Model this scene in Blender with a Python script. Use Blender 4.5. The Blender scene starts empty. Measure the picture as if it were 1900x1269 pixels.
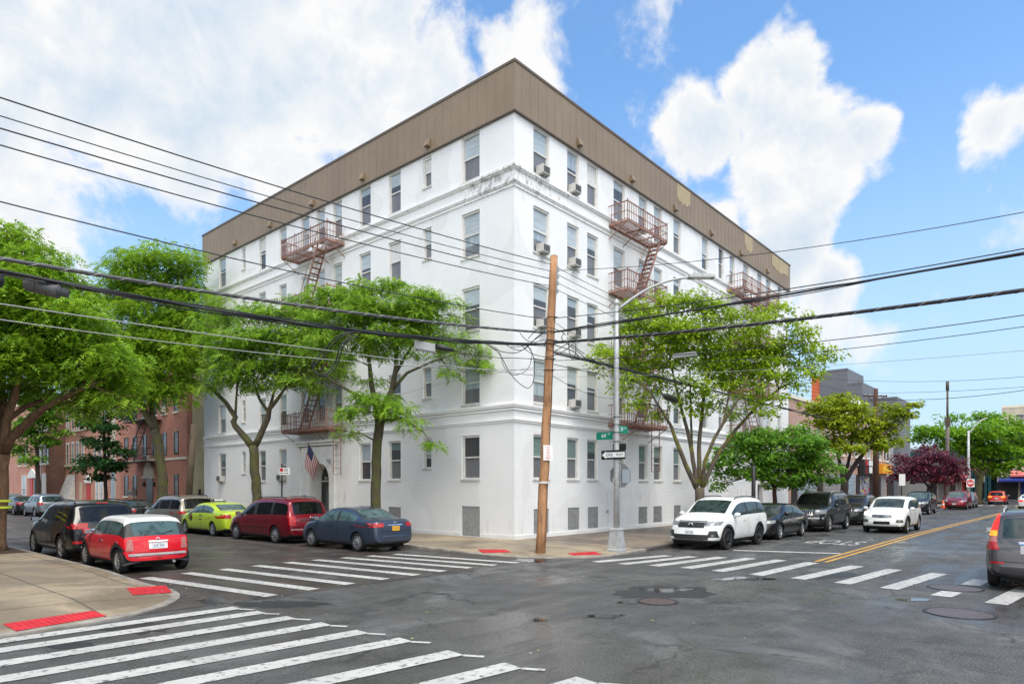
import bpy, bmesh, math, random
import numpy as np
from mathutils import Matrix, Vector
rad = math.radians
C = bpy.context.scene.collection
S = bpy.context.scene
# ------------------------------------------------------------------ camera
FPX, HC, CX, HY = 1220.0, 2.16, 950.0, 903.0
TH = rad(41.1)
FW = np.array([math.cos(TH), math.sin(TH)]); RT = np.array([math.sin(TH), -math.cos(TH)])
CAM = np.array([-18.8997, -16.3649])
cd = bpy.data.cameras.new('camera'); co = bpy.data.objects.new('camera', cd); C.objects.link(co)
cd.sensor_width = 36; cd.lens = 36 * FPX / 1900; cd.shift_y = (HY - 634.5) / 1900
cd.clip_start = .1; cd.clip_end = 3000
co.location = (CAM[0], CAM[1], HC); co.rotation_euler = (rad(90), 0, TH - rad(90))
S.camera = co
# ------------------------------------------------------------------ light and exposure
SUN_EL, SUN_AZ = 66.0, -112.0          # azimuth: direction TOWARDS the sun, degrees from +X, counter-clockwise
sl = bpy.data.lights.new('sun', 'SUN'); sl.energy = 1.5; sl.angle = rad(28); sl.color = (1, .95, .87)
so = bpy.data.objects.new('sun', sl); C.objects.link(so)
so.rotation_euler = (rad(90 - SUN_EL), 0, rad(SUN_AZ + 90))
S.view_settings.view_transform = 'Standard'; S.view_settings.look = 'None'
S.view_settings.exposure = 1.0; S.view_settings.gamma = 1.0
S.cycles.max_bounces = 6; S.cycles.transparent_max_bounces = 8; S.cycles.use_denoising = True; S.cycles.denoiser = 'OPENIMAGEDENOISE'; S.cycles.denoising_input_passes = 'RGB_ALBEDO_NORMAL'; S.cycles.denoising_prefilter = 'NONE'; S.cycles.use_adaptive_sampling = False

def ray(px):
    return FW + RT * ((px - CX) / FPX)
def P(px, py, d):                       # a point seen at (px, py) of the 1900 px photograph, d metres ahead
    p = CAM + d * ray(px); return (p[0], p[1], HC + (HY - py) * d / FPX)
def depth_X(px, X):
    return (X - CAM[0]) / ray(px)[0]
def depth_Y(px, Y):
    return (Y - CAM[1]) / ray(px)[1]

# ------------------------------------------------------------------ world
class NG:
    def __init__(s, tree): s.t = tree; s.n = tree.nodes; s.l = tree.links
    def node(s, typ, **kw):
        n = s.n.new(typ)
        for k, v in kw.items():
            if k.startswith('i_'):
                n.inputs[int(k[2:])].default_value = v
            else: setattr(n, k, v)
        return n
    def link(s, a, b): s.l.new(a, b)
    def math(s, op, a, b=0.0, clamp=False, c=None):
        n = s.n.new('ShaderNodeMath'); n.operation = op; n.use_clamp = clamp
        for i, v in ((0, a), (1, b), (2, c)):
            if v is None: continue
            if hasattr(v, 'is_linked') or hasattr(v, 'links'): s.l.new(v, n.inputs[i])
            else: n.inputs[i].default_value = v
        return n.outputs[0]
    def vmath(s, op, a, b):
        n = s.n.new('ShaderNodeVectorMath'); n.operation = op
        for i, v in ((0, a), (1, b)):
            if hasattr(v, 'links'): s.l.new(v, n.inputs[i])
            else: n.inputs[i].default_value = v
        return n
    def mixc(s, f, a, b):
        n = s.n.new('ShaderNodeMix'); n.data_type = 'RGBA'
        for i, v in ((0, f), (6, a), (7, b)):
            if hasattr(v, 'links'): s.l.new(v, n.inputs[i])
            else: n.inputs[i].default_value = v if i == 0 else (*v[:3], 1)
        return n.outputs[2]
    def noise(s, vec, scale, detail=3, rough=.55, dist=0.0):
        n = s.n.new('ShaderNodeTexNoise'); n.inputs['Scale'].default_value = scale; n.inputs['Detail'].default_value = detail
        n.inputs['Roughness'].default_value = rough; n.inputs['Distortion'].default_value = dist
        if vec is not None: s.l.new(vec, n.inputs['Vector'])
        return n.outputs['Fac']
    def ramp(s, f, lo, hi, smooth=True, a=0.0, b=1.0):
        n = s.n.new('ShaderNodeMapRange'); n.interpolation_type = 'SMOOTHSTEP' if smooth else 'LINEAR'
        s.l.new(f, n.inputs[0]); n.inputs[1].default_value = lo; n.inputs[2].default_value = hi
        n.inputs[3].default_value = a; n.inputs[4].default_value = b
        return n.outputs[0]

W = bpy.data.worlds.new('World'); S.world = W; W.use_nodes = True
g = NG(W.node_tree); g.n.clear()
out = g.node('ShaderNodeOutputWorld')
tc = g.node('ShaderNodeTexCoord'); D = tc.outputs['Generated']
sky = g.node('ShaderNodeTexSky', sky_type='NISHITA', sun_disc=False)
sky.sun_elevation = rad(SUN_EL); sky.sun_rotation = rad(90 - SUN_AZ); sky.altitude = 0; sky.air_density = 1.0; sky.dust_density = .8; sky.ozone_density = 1.6
b1 = g.node('ShaderNodeBackground'); b1.inputs[1].default_value = .12
tn = g.node('ShaderNodeMix', data_type='RGBA', blend_type='MULTIPLY'); tn.inputs[0].default_value = 1; tn.inputs[7].default_value = (.80, 1.04, 1.16, 1); g.link(sky.outputs[0], tn.inputs[6]); g.link(tn.outputs[2], b1.inputs[0])
wob = g.node('ShaderNodeTexNoise'); wob.inputs['Scale'].default_value = 5; wob.inputs['Detail'].default_value = 6; g.link(D, wob.inputs['Vector'])
wv = g.vmath('SUBTRACT', wob.outputs['Color'], (.5, .5, .5)); wv2 = g.vmath('SCALE', wv.outputs[0], (0, 0, 0)); wv2.inputs[3].default_value = .17
DW = g.vmath('ADD', D, wv2.outputs[0]).outputs[0]
def sky_dir(px, py):
    r = ray(px); v = Vector((r[0], r[1], (HY - py) / FPX)); v.normalize(); return tuple(v)
# (px, py, radius px, weight): where the clouds stand in this sky
BL = [(60, 120, 330, 1), (330, 80, 330, 1), (620, 90, 310, 1), (800, 200, 190, .9), (330, 300, 170, .6), (120, 320, 170, .6), (560, 330, 160, .6), (40, 400, 120, .35), (960, 150, 130, .7),
      (1455, 115, 135, 1.1), (1490, 220, 135, 1.1), (1310, 240, 105, 1.0), (1420, 310, 125, .9), (1545, 300, 85, .8), (1662, 252, 66, .7), (1605, 275, 80, .75), (1510, 330, 90, .7),
      (1450, 440, 120, .9), (1550, 520, 105, .7), (1345, 390, 85, .7), (1620, 440, 70, .5), (1820, 290, 85, .75), (1880, 255, 78, .8), (1590, 600, 110, .4), (1235, 300, 60, .3), (-300, 250, 450, 1), (1300, -900, 700, .8), (2400, 300, 400, .9)]
acc = None
for px, py, r, w in BL:
    dn = g.vmath('DISTANCE', DW, sky_dir(px, py)).outputs['Value']
    cosf = math.sqrt(1 + ((px - CX) / FPX) ** 2 + ((HY - py) / FPX) ** 2)
    v = g.ramp(dn, r / FPX / cosf * 1.25, 0.0, True, 0.0, w)
    acc = v if acc is None else g.math('MAXIMUM', acc, v)
fb = g.noise(D, 9, 9, .62, .25); fb2 = g.noise(D, 2.2, 6, .6)
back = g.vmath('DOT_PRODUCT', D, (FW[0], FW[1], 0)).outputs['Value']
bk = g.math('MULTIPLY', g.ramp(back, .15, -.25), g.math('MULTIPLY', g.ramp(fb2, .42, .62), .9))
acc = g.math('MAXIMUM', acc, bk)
bil = g.math('SUBTRACT', 1.0, g.math('ABSOLUTE', g.math('MULTIPLY', g.math('SUBTRACT', g.noise(DW, 7, 5, .5), .5), 4.0)))
den = g.math('ADD', acc, g.math('ADD', g.math('MULTIPLY', g.math('SUBTRACT', fb, .5), 1.35), g.math('MULTIPLY', g.math('SUBTRACT', bil, .5), .30)))
alpha = g.ramp(den, .20, .52)
upf = g.node('ShaderNodeSeparateXYZ'); g.link(D, upf.inputs[0])
hz = g.ramp(upf.outputs[2], .0, .30)           # clouds thin into the pale air over the horizon
alpha = g.math('MULTIPLY', alpha, g.math('ADD', .45, g.math('MULTIPLY', hz, .55)))
fb3 = g.noise(DW, 4.0, 5, .55)
upD = g.vmath('ADD', D, (-.012, 0, .035)).outputs[0]; fbU = g.noise(upD, 9, 9, .62, .25)
rel = g.math('MULTIPLY', g.math('SUBTRACT', fbU, fb), 2.6)
shade = g.math('ADD', g.math('MULTIPLY', g.math('MULTIPLY', g.ramp(den, .35, .95), g.ramp(fb3, .36, .60)), .75), g.math('MULTIPLY', rel, g.ramp(den, .3, .6)), True)
cc = g.mixc(shade, (1.0, 1.0, 1.0), (.66, .78, .91))
b2 = g.node('ShaderNodeBackground'); g.link(g.ramp(back, .0, -.5, True, .49, 1.5), b2.inputs[1])  # unseen clouds behind the camera brightened and warmed to light the walls
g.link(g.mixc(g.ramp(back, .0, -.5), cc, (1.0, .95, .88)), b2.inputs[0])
pale = g.node('ShaderNodeBackground', ); pale.inputs[0].default_value = (.30, .39, .49, 1); pale.inputs[1].default_value = 1.0
m0 = g.node('ShaderNodeMixShader'); g.link(g.math('MULTIPLY', g.ramp(upf.outputs[2], .55, .0), .85), m0.inputs[0]); g.link(b1.outputs[0], m0.inputs[1]); g.link(pale.outputs[0], m0.inputs[2])
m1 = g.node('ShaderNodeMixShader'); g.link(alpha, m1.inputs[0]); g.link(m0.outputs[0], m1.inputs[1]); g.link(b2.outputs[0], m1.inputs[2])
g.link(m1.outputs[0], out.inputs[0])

# ------------------------------------------------------------------ materials
MATS = {}
def new_mat(name):
    m = bpy.data.materials.new(name); m.use_nodes = True
    g = NG(m.node_tree); b = g.n['Principled BSDF']; MATS[name] = m
    tc = g.node('ShaderNodeTexCoord')
    return m, g, b, tc.outputs['Object']
def pm(name, col, rough=.6, metal=0.0, var=0.0, vs=3.0, bump=0.0, bs=30.0, coat=0.0, spec=.5, col2=None, emit=None):
    m, g, b, T = new_mat(name)
    b.inputs['Roughness'].default_value = rough; b.inputs['Metallic'].default_value = metal
    b.inputs['Specular IOR Level'].default_value = spec
    if coat: b.inputs['Coat Weight'].default_value = coat; b.inputs['Coat Roughness'].default_value = .04
    if var or col2:
        f = g.ramp(g.noise(T, vs, 5, .6), .3, .7)
        c2 = col2 or tuple(c * (1 - var) for c in col)
        g.link(g.mixc(f, col, c2), b.inputs['Base Color'])
    else: b.inputs['Base Color'].default_value = (*col, 1)
    if bump:
        bn = g.node('ShaderNodeBump'); bn.inputs['Strength'].default_value = bump; bn.inputs['Distance'].default_value = .02
        g.link(g.noise(T, bs, 4, .6), bn.inputs['Height']); g.link(bn.outputs[0], b.inputs['Normal'])
    if emit: b.inputs['Emission Color'].default_value = (*emit[:3], 1); b.inputs['Emission Strength'].default_value = emit[3]
    return m
def brick_uv(g, T, sx=1.0):
    s = g.node('ShaderNodeSeparateXYZ'); g.link(T, s.inputs[0])
    c = g.node('ShaderNodeCombineXYZ'); g.link(g.math('ADD', s.outputs[0], s.outputs[1]), c.inputs[0]); g.link(s.outputs[2], c.inputs[1])
    return c.outputs[0], s
def brickmat(name, c1, c2, mortar, bw=.21, bh=.07, ms=.012, dark=.25):
    m, g, b, T = new_mat(name); uv, s = brick_uv(g, T)
    t = g.node('ShaderNodeTexBrick'); g.link(uv, t.inputs['Vector'])
    t.inputs['Scale'].default_value = 1; t.inputs['Brick Width'].default_value = bw; t.inputs['Row Height'].default_value = bh; t.inputs['Mortar Size'].default_value = ms
    t.inputs['Color1'].default_value = (*c1, 1); t.inputs['Color2'].default_value = (*c2, 1); t.inputs['Mortar'].default_value = (*mortar, 1)
    f = g.ramp(g.noise(T, .8, 5, .6), .35, .75); f = g.math('MULTIPLY', f, dark)
    g.link(g.mixc(f, t.outputs['Color'], tuple(x * .35 for x in c1)), b.inputs['Base Color'])
    b.inputs['Roughness'].default_value = .85
    return m

def asphalt(name, base, brown=0.0, wet=.5):
    m, g, b, T = new_mat(name)
    big = g.noise(T, .22, 5, .6, .6); mid = g.noise(T, 1.3, 5, .65); fine = g.noise(T, 34, 3, .65); tiny = g.noise(T, 36, 3, .7)
    stretch = g.node('ShaderNodeMapping'); g.link(T, stretch.inputs[0]); stretch.inputs['Scale'].default_value = (.12, 1.6, 1) if name != 'asphalt_side' else (1.6, .12, 1)
    lanes = g.noise(stretch.outputs[0], 1.0, 4, .6)
    w = g.ramp(g.math('ADD', g.math('MULTIPLY', big, .7), g.math('MULTIPLY', lanes, .45)), .50, .68)
    v = g.math('ADD', g.math('MULTIPLY', mid, .45), g.math('MULTIPLY', fine, .55))
    c = g.mixc(g.ramp(v, .34, .66), tuple(x * .45 for x in base), tuple(x * 1.4 for x in base))
    dry = g.ramp(g.noise(T, .5, 6, .65, .8), .50, .72); c = g.mixc(g.math('MULTIPLY', dry, .55), c, (.18, .178, .172))
    sp = g.ramp(tiny, .57, .68); c = g.mixc(g.math('MULTIPLY', sp, .6), c, (.34, .335, .32))
    c = g.mixc(g.math('MULTIPLY', w, .30), c, tuple(x * .5 for x in base))
    oil = g.ramp(g.noise(T, .9, 4, .6, 1.0), .60, .72); c = g.mixc(g.math('MULTIPLY', oil, .5), c, (.022, .022, .021))
    rust = g.ramp(g.noise(T, .75, 3, .6, 1.5), .70, .76); c = g.mixc(g.math('MULTIPLY', rust, .22), c, (.16, .07, .03))
    vo = g.node('ShaderNodeTexVoronoi', feature='DISTANCE_TO_EDGE'); vo.inputs['Scale'].default_value = .30
    wn = g.node('ShaderNodeTexNoise'); wn.inputs['Scale'].default_value = 2.5; wn.inputs['Detail'].default_value = 5; g.link(T, wn.inputs['Vector'])
    sc = g.vmath('SCALE', wn.outputs['Color'], (0, 0, 0)); sc.inputs[3].default_value = .45
    dv = g.vmath('ADD', T, sc.outputs[0]); g.link(dv.outputs[0], vo.inputs['Vector'])
    cr = g.math('MULTIPLY', g.ramp(vo.outputs['Distance'], .011, .003), g.ramp(g.noise(T, .5, 3, .6), .47, .57))
    c = g.mixc(g.math('MULTIPLY', cr, .55), c, (.014, .014, .014))
    g.link(c, b.inputs['Base Color'])
    r = g.math('ADD', g.math('MULTIPLY', w, -wet), .66); r = g.math('ADD', r, g.math('MULTIPLY', g.math('SUBTRACT', mid, .5), .35))
    g.link(g.math('MAXIMUM', r, .16), b.inputs['Roughness']); b.inputs['Specular IOR Level'].default_value = .38
    bn = g.node('ShaderNodeBump'); bn.inputs['Distance'].default_value = .014
    g.link(g.math('MULTIPLY', g.math('SUBTRACT', 1.0, g.math('MULTIPLY', w, .75)), .75), bn.inputs['Strength'])
    g.link(g.math('ADD', g.math('MULTIPLY', fine, .6), tiny), bn.inputs['Height']); g.link(bn.outputs[0], b.inputs['Normal'])
    return m
asphalt('asphalt', (.076, .074, .070), wet=.42)
asphalt('asphalt_side', (.062, .051, .043), wet=.34)
pm('earth', (.10, .10, .095), .9, var=.4, vs=.3)
def concrete(name, c1, c2, joint=1.52):
    m, g, b, T = new_mat(name)
    a = g.noise(T, .35, 5, .62, .5); m2 = g.noise(T, 4, 5, .65); fi = g.noise(T, 90, 2, .5)
    c = g.mixc(g.ramp(a, .38, .62), c1, c2)
    c = g.mixc(g.math('MULTIPLY', g.ramp(m2, .35, .75), .45), c, tuple(x * .6 for x in c1))
    c = g.mixc(g.math('MULTIPLY', g.ramp(fi, .5, .7), .25), c, tuple(min(1, x * 1.5) for x in c1))
    s = g.node('ShaderNodeSeparateXYZ'); g.link(T, s.inputs[0])
    jj = None
    for o in (s.outputs[0], s.outputs[1]):
        fr = g.math('FRACT', g.math('DIVIDE', o, joint)); j = g.math('LESS_THAN', fr, .02)
        jj = j if jj is None else g.math('MAXIMUM', jj, j)
    vg = g.node('ShaderNodeTexVoronoi'); vg.inputs['Scale'].default_value = 2.6; g.link(T, vg.inputs['Vector'])
    c = g.mixc(g.math('MULTIPLY', g.ramp(vg.outputs['Distance'], .075, .05), .55), c, (.06, .055, .05))
    wet = g.ramp(g.noise(T, .8, 5, .6, .6), .54, .62); c = g.mixc(g.math('MULTIPLY', wet, .45), c, tuple(x * .38 for x in c1))
    c = g.mixc(g.math('MULTIPLY', jj, .85), c, (.04, .038, .035))
    g.link(c, b.inputs['Base Color'])
    g.link(g.ramp(a, .35, .65, True, .75, .42), b.inputs['Roughness'])
    bn = g.node('ShaderNodeBump'); bn.inputs['Strength'].default_value = .25; bn.inputs['Distance'].default_value = .01
    g.link(g.math('ADD', fi, m2), bn.inputs['Height']); g.link(bn.outputs[0], b.inputs['Normal'])
    return m
concrete('concrete', (.36, .285, .19), (.19, .148, .10))
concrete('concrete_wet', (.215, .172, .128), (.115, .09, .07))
pm('kerb', (.34, .31, .265), .7, var=.45, vs=2.5, bump=.3, bs=20)
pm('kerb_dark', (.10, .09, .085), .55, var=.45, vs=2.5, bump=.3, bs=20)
def paint_road(name, col):
    m, g, b, T = new_mat(name)
    n = g.noise(T, 9, 6, .7); n2 = g.noise(T, 120, 2, .6); n3 = g.noise(T, 1.1, 3, .5)
    wear = g.math('MULTIPLY', g.ramp(n, .53, .63), .85)
    wear = g.math('MAXIMUM', wear, g.math('MULTIPLY', g.ramp(n2, .60, .72), .5))
    c = g.mixc(g.ramp(n3, .3, .7), col, tuple(x * .82 for x in col))
    g.link(g.mixc(wear, c, (.10, .10, .10)), b.inputs['Base Color']); b.inputs['Roughness'].default_value = .55
    return m
paint_road('road_white', (.52, .51, .475)); paint_road('road_yellow', (.60, .32, .05))
pm('tactile_red', (.62, .028, .04), .55, var=.25, vs=4)
pm('puddle_water', (.014, .015, .016), .03, spec=.6)
pm('patch_tar', (.028, .029, .03), .38, var=.3, vs=4, bump=.4, bs=90)
def cast_iron():
    m, g, b, T = new_mat('cast_iron')
    ch = g.node('ShaderNodeTexChecker'); ch.inputs['Scale'].default_value = 22; g.link(T, ch.inputs['Vector'])
    n = g.noise(T, 12, 4, .6)
    g.link(g.mixc(g.ramp(n, .3, .7), (.10, .068, .06), (.165, .12, .108)), b.inputs['Base Color'])
    b.inputs['Roughness'].default_value = .45; b.inputs['Metallic'].default_value = .4
    bn = g.node('ShaderNodeBump'); bn.inputs['Strength'].default_value = 1; bn.inputs['Distance'].default_value = .02; g.link(ch.outputs['Fac'], bn.inputs['Height']); g.link(bn.outputs[0], b.inputs['Normal'])
cast_iron()
def white_wall():
    m, g, b, T = new_mat('white_wall'); uv, s = brick_uv(g, T)
    t = g.node('ShaderNodeTexBrick'); g.link(uv, t.inputs['Vector']); t.inputs['Scale'].default_value = 1
    t.inputs['Brick Width'].default_value = .215; t.inputs['Row Height'].default_value = .072; t.inputs['Mortar Size'].default_value = .011
    n = g.noise(T, .5, 4, .6); n2 = g.noise(T, 6, 5, .7)
    c = g.mixc(g.ramp(n, .3, .7), (.87, .87, .862), (.81, .815, .815))
    c = g.mixc(g.math('MULTIPLY', t.outputs['Fac'], .30), c, (.55, .56, .57))
    st = g.node('ShaderNodeMapping'); g.link(T, st.inputs[0]); st.inputs['Scale'].default_value = (3.5, 3.5, .5)
    drip = g.noise(st.outputs[0], 1.0, 5, .7)
    z = s.outputs[2]
    grime = g.math('MULTIPLY', g.ramp(z, 1.3, .2), g.ramp(drip, .52, .72)); c = g.mixc(g.math('MULTIPLY', grime, .35), c, (.38, .36, .33))
    streak = g.math('MULTIPLY', g.ramp(drip, .62, .75), g.ramp(g.noise(T, .25, 3, .6), .5, .6)); c = g.mixc(g.math('MULTIPLY', streak, .22), c, (.45, .45, .44))
    pt_ = g.ramp(g.noise(T, .33, 2, .4, .3), .545, .56); c = g.mixc(g.math('MULTIPLY', pt_, .45), c, (.70, .70, .685))      # repainted patches
    spk = g.math('MULTIPLY', g.ramp(g.noise(T, 3.2, 6, .72), .66, .72), g.ramp(g.noise(T, .4, 3, .6), .48, .58)); c = g.mixc(g.math('MULTIPLY', spk, .5), c, (.40, .39, .36))
    x_, y_ = s.outputs[0], s.outputs[1]
    def band(o, a, b_): return g.math('MULTIPLY', g.math('GREATER_THAN', o, a), g.math('LESS_THAN', o, b_))
    on = g.math('MAXIMUM', g.math('MULTIPLY', g.math('LESS_THAN', y_, .02), g.math('MAXIMUM', band(x_, 6.4, 10.4), band(x_, 19.4, 25.8))), g.math('MULTIPLY', g.math('LESS_THAN', x_, .02), band(y_, 10.8, 15.4)))
    fr = g.math('FRACT', g.math('DIVIDE', g.math('SUBTRACT', 14.02 + 3.02 * 5, z), 3.02))
    rust = g.math('MULTIPLY', g.math('MULTIPLY', on, g.ramp(fr, .42, .0)), g.ramp(drip, .50, .68)); c = g.mixc(g.math('MULTIPLY', rust, .6), c, (.42, .27, .17))
    g.link(c, b.inputs['Base Color']); b.inputs['Roughness'].default_value = .55
    bn = g.node('ShaderNodeBump'); bn.inputs['Strength'].default_value = .8; bn.inputs['Distance'].default_value = .008
    g.link(g.math('ADD', g.math('MULTIPLY', g.math('SUBTRACT', 1.0, t.outputs['Fac']), .8), g.math('MULTIPLY', n2, .6)), bn.inputs['Height']); g.link(bn.outputs[0], b.inputs['Normal'])
white_wall()
def belt_paint():
    m, g, b, T = new_mat('belt_paint')
    s = g.node('ShaderNodeSeparateXYZ'); g.link(T, s.inputs[0])
    st = g.node('ShaderNodeMapping'); g.link(T, st.inputs[0]); st.inputs['Scale'].default_value = (2.2, 2.2, 1.3)
    n = g.noise(st.outputs[0], 2.2, 7, .75); n2 = g.noise(T, .55, 4, .6)
    r = g.math('ADD', g.math('ABSOLUTE', s.outputs[0]), g.math('ABSOLUTE', s.outputs[1]))
    near = g.math('ADD', g.math('MULTIPLY', g.ramp(r, 5.0, .6), .75), g.math('MULTIPLY', g.ramp(r, 24, 4), .42))                      # the stain gathers round the corner
    th = g.math('ADD', n, g.math('ADD', g.math('MULTIPLY', near, .17), g.math('MULTIPLY', g.math('SUBTRACT', n2, .5), .35)))
    k = g.math('MULTIPLY', g.ramp(th, .62, .76), g.ramp(s.outputs[2], 10.0, 12.0))
    k2 = g.ramp(th, .71, .76); k2 = g.math('MULTIPLY', k2, g.ramp(s.outputs[2], 10.0, 12.0))
    c = g.mixc(g.math('MULTIPLY', k, .45), (.82, .82, .81), (.42, .41, .38)); c = g.mixc(g.math('MULTIPLY', k2, .4), c, (.11, .105, .09))
    g.link(c, b.inputs['Base Color']); b.inputs['Roughness'].default_value = .6
belt_paint()
pm('trim_white', (.78, .78, .76), .5, var=.12, vs=2)
pm('frame_white', (.70, .69, .66), .45, var=.15, vs=3)
pm('sill_stone', (.62, .60, .56), .7, var=.3, vs=3)
pm('panel_grey', (.36, .365, .37), .5, var=.25, vs=5, metal=.2)
def parapet():
    m, g, b, T = new_mat('parapet_metal')
    uv, s = brick_uv(g, T)
    n = g.noise(T, .5, 4, .6); n2 = g.noise(T, 8, 4, .6)
    g.link(g.mixc(g.ramp(g.math('ADD', g.math('MULTIPLY', n, .7), g.math('MULTIPLY', n2, .3)), .35, .65), (.27, .20, .132), (.232, .17, .11)), b.inputs['Base Color'])
    b.inputs['Roughness'].default_value = .5; b.inputs['Metallic'].default_value = .1
parapet()
pm('patch_cream', (.42, .33, .19), .6, var=.15, vs=2)
pm('roof_cap', (.12, .09, .065), .5)
pm('roof_tar', (.08, .08, .08), .9)
def glass(name, col, rough=.06, curtain=None):
    m, g, b, T = new_mat(name)
    if curtain:
        s = g.node('ShaderNodeMapping'); g.link(T, s.inputs[0]); s.inputs['Scale'].default_value = curtain
        f = g.ramp(g.noise(s.outputs[0], 1, 4, .6), .3, .7); g.link(g.mixc(f, col, tuple(x * .72 for x in col)), b.inputs['Base Color'])
    else: b.inputs['Base Color'].default_value = (*col, 1)
    b.inputs['Roughness'].default_value = rough; b.inputs['Specular IOR Level'].default_value = .55
    return m
glass('pane_blind', (.50, .56, .58), .1, (1, 1, 14)); glass('pane_pale', (.40, .47, .51), .08, (9, 9, .6)); glass('pane_green', (.20, .28, .26), .07, (1, 1, 14))
glass('pane_dark', (.085, .088, .092), .12, (6, 6, .4)); glass('pane_black', (.022, .023, .025), .06); glass('pane_screen', (.19, .192, .20), .30, (1.5, 1.5, .3)); glass('pane_brown', (.10, .075, .06), .1, (8, 8, .5))
pm('curtain_white', (.7, .7, .68), .8, var=.2, vs=9)
pm('rust_iron', (.35, .175, .125), .65, var=.5, vs=6, bump=.2, bs=40)
pm('dark_iron', (.02, .02, .022), .5)
pm('ac_white', (.62, .61, .57), .5, var=.2, vs=6); pm('ac_grille', (.16, .155, .15), .6, var=.3, vs=30)
pm('door_black', (.016, .017, .019), .3)
pm('brass', (.5, .35, .12), .35, metal=.8)
pm('steel', (.50, .51, .52), .42, metal=.75, var=.2, vs=3); pm('galv', (.47, .48, .48), .5, metal=.15, var=.25, vs=5)
pm('sign_green', (.0, .20, .12), .4); pm('sign_white', (.80, .80, .78), .4); pm('sign_black', (.015, .015, .017), .4); pm('sign_red', (.55, .02, .03), .4); pm('sign_back', (.30, .305, .31), .4, metal=.5, var=.25, vs=3); pm('sign_blueish', (.42, .48, .54), .4, metal=.3)
pm('wire_black', (.018, .018, .019), .5); pm('wire_grey', (.10, .10, .10), .5, var=.4, vs=12); pm('cable_lash', (.30, .30, .29), .5)
def wood(name, c1, c2, moss=None):
    m, g, b, T = new_mat(name)
    s = g.node('ShaderNodeMapping'); g.link(T, s.inputs[0]); s.inputs['Scale'].default_value = (9, 9, .55)
    n = g.noise(s.outputs[0], 1.2, 6, .65, .4); k = g.noise(T, 2.6, 3, .5); p = g.ramp(g.noise(T, 1.4, 4, .6), .4, .6)
    c = g.mixc(g.ramp(n, .3, .7), c1, c2); c = g.mixc(g.math('MULTIPLY', p, .5), c, tuple(x * 1.25 for x in c1))
    c = g.mixc(g.ramp(k, .66, .74), c, tuple(x * .15 for x in c2))
    g.link(c, b.inputs['Base Color']); b.inputs['Roughness'].default_value = .85
    bn = g.node('ShaderNodeBump'); bn.inputs['Strength'].default_value = .6; bn.inputs['Distance'].default_value = .02; g.link(n, bn.inputs['Height']); g.link(bn.outputs[0], b.inputs['Normal'])
wood('pole_wood', (.44, .235, .115), (.17, .078, .036)); wood('pole_dark', (.085, .04, .025), (.05, .024, .016)); wood('stub_wood', (.10, .075, .045), (.05, .038, .024))
wood('pole_grey', (.23, .20, .17), (.14, .12, .10))
def bark(name, c1, c2, moss, amt):
    m, g, b, T = new_mat(name)
    s = g.node('ShaderNodeMapping'); g.link(T, s.inputs[0]); s.inputs['Scale'].default_value = (10, 10, 2.2)
    n = g.noise(s.outputs[0], 1.3, 6, .7, .5); k = g.noise(T, 1.6, 5, .65)
    c = g.mixc(g.ramp(n, .3, .7), c1, c2)
    if amt: c = g.mixc(g.math('MULTIPLY', g.ramp(k, .62 - .3 * amt, .72 - .2 * amt), .85), c, moss)
    g.link(c, b.inputs['Base Color']); b.inputs['Roughness'].default_value = .9
    bn = g.node('ShaderNodeBump'); bn.inputs['Strength'].default_value = .9; bn.inputs['Distance'].default_value = .04; g.link(n, bn.inputs['Height']); g.link(bn.outputs[0], b.inputs['Normal'])
bark('bark_brown', (.27, .155, .085), (.12, .066, .038), (0, 0, 0), 0)
bark('bark_moss', (.115, .092, .06), (.05, .041, .028), (.095, .105, .024), .6)
bark('bark_zelkova', (.12, .095, .075), (.055, .043, .035), (.16, .15, .02), .5)
bark('bark_dark', (.05, .035, .03), (.025, .018, .016), (0, 0, 0), 0)
bark('bark_red', (.115, .045, .035), (.055, .025, .02), (0, 0, 0), 0)
def leafmat(name, dark, mid, light, trans=.42):
    m, g, b, T = new_mat(name)
    gi = g.node('ShaderNodeNewGeometry')
    n = g.noise(T, 1.5, 3, .6)
    f = g.math('ADD', g.math('MULTIPLY', gi.outputs['Random Per Island'], .42), g.math('MULTIPLY', g.ramp(n, .28, .72), .55))
    c = g.mixc(g.ramp(f, .18, .55), dark, mid); c = g.mixc(g.ramp(f, .55, .95), c, light)
    g.link(c, b.inputs['Base Color']); b.inputs['Roughness'].default_value = .5; b.inputs['Specular IOR Level'].default_value = .3
    tr = g.node('ShaderNodeBsdfTranslucent'); g.link(g.mixc(.5, c, light), tr.inputs['Color'])
    mx = g.node('ShaderNodeMixShader'); mx.inputs[0].default_value = trans
    g.link(b.outputs[0], mx.inputs[1]); g.link(tr.outputs[0], mx.inputs[2]); g.link(mx.outputs[0], g.n['Material Output'].inputs[0])
leafmat('leaf_locust', (.075, .165, .012), (.22, .41, .02), (.44, .64, .05))
leafmat('leaf_locust_fresh', (.065, .155, .016), (.22, .41, .026), (.44, .64, .08))
leafmat('leaf_zelkova', (.10, .19, .012), (.27, .44, .016), (.54, .66, .05))
leafmat('leaf_zelkova_gold', (.10, .16, .010), (.28, .38, .016), (.50, .54, .03))
leafmat('leaf_linden', (.032, .11, .008), (.13, .31, .022), (.32, .56, .07))
leafmat('leaf_pear', (.012, .050, .014), (.03, .105, .022), (.07, .19, .04))
leafmat('leaf_plum', (.028, .007, .014), (.13, .022, .052), (.36, .10, .15), .35)
leafmat('leaf_maple', (.055, .16, .008), (.17, .36, .014), (.34, .55, .035))
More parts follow.
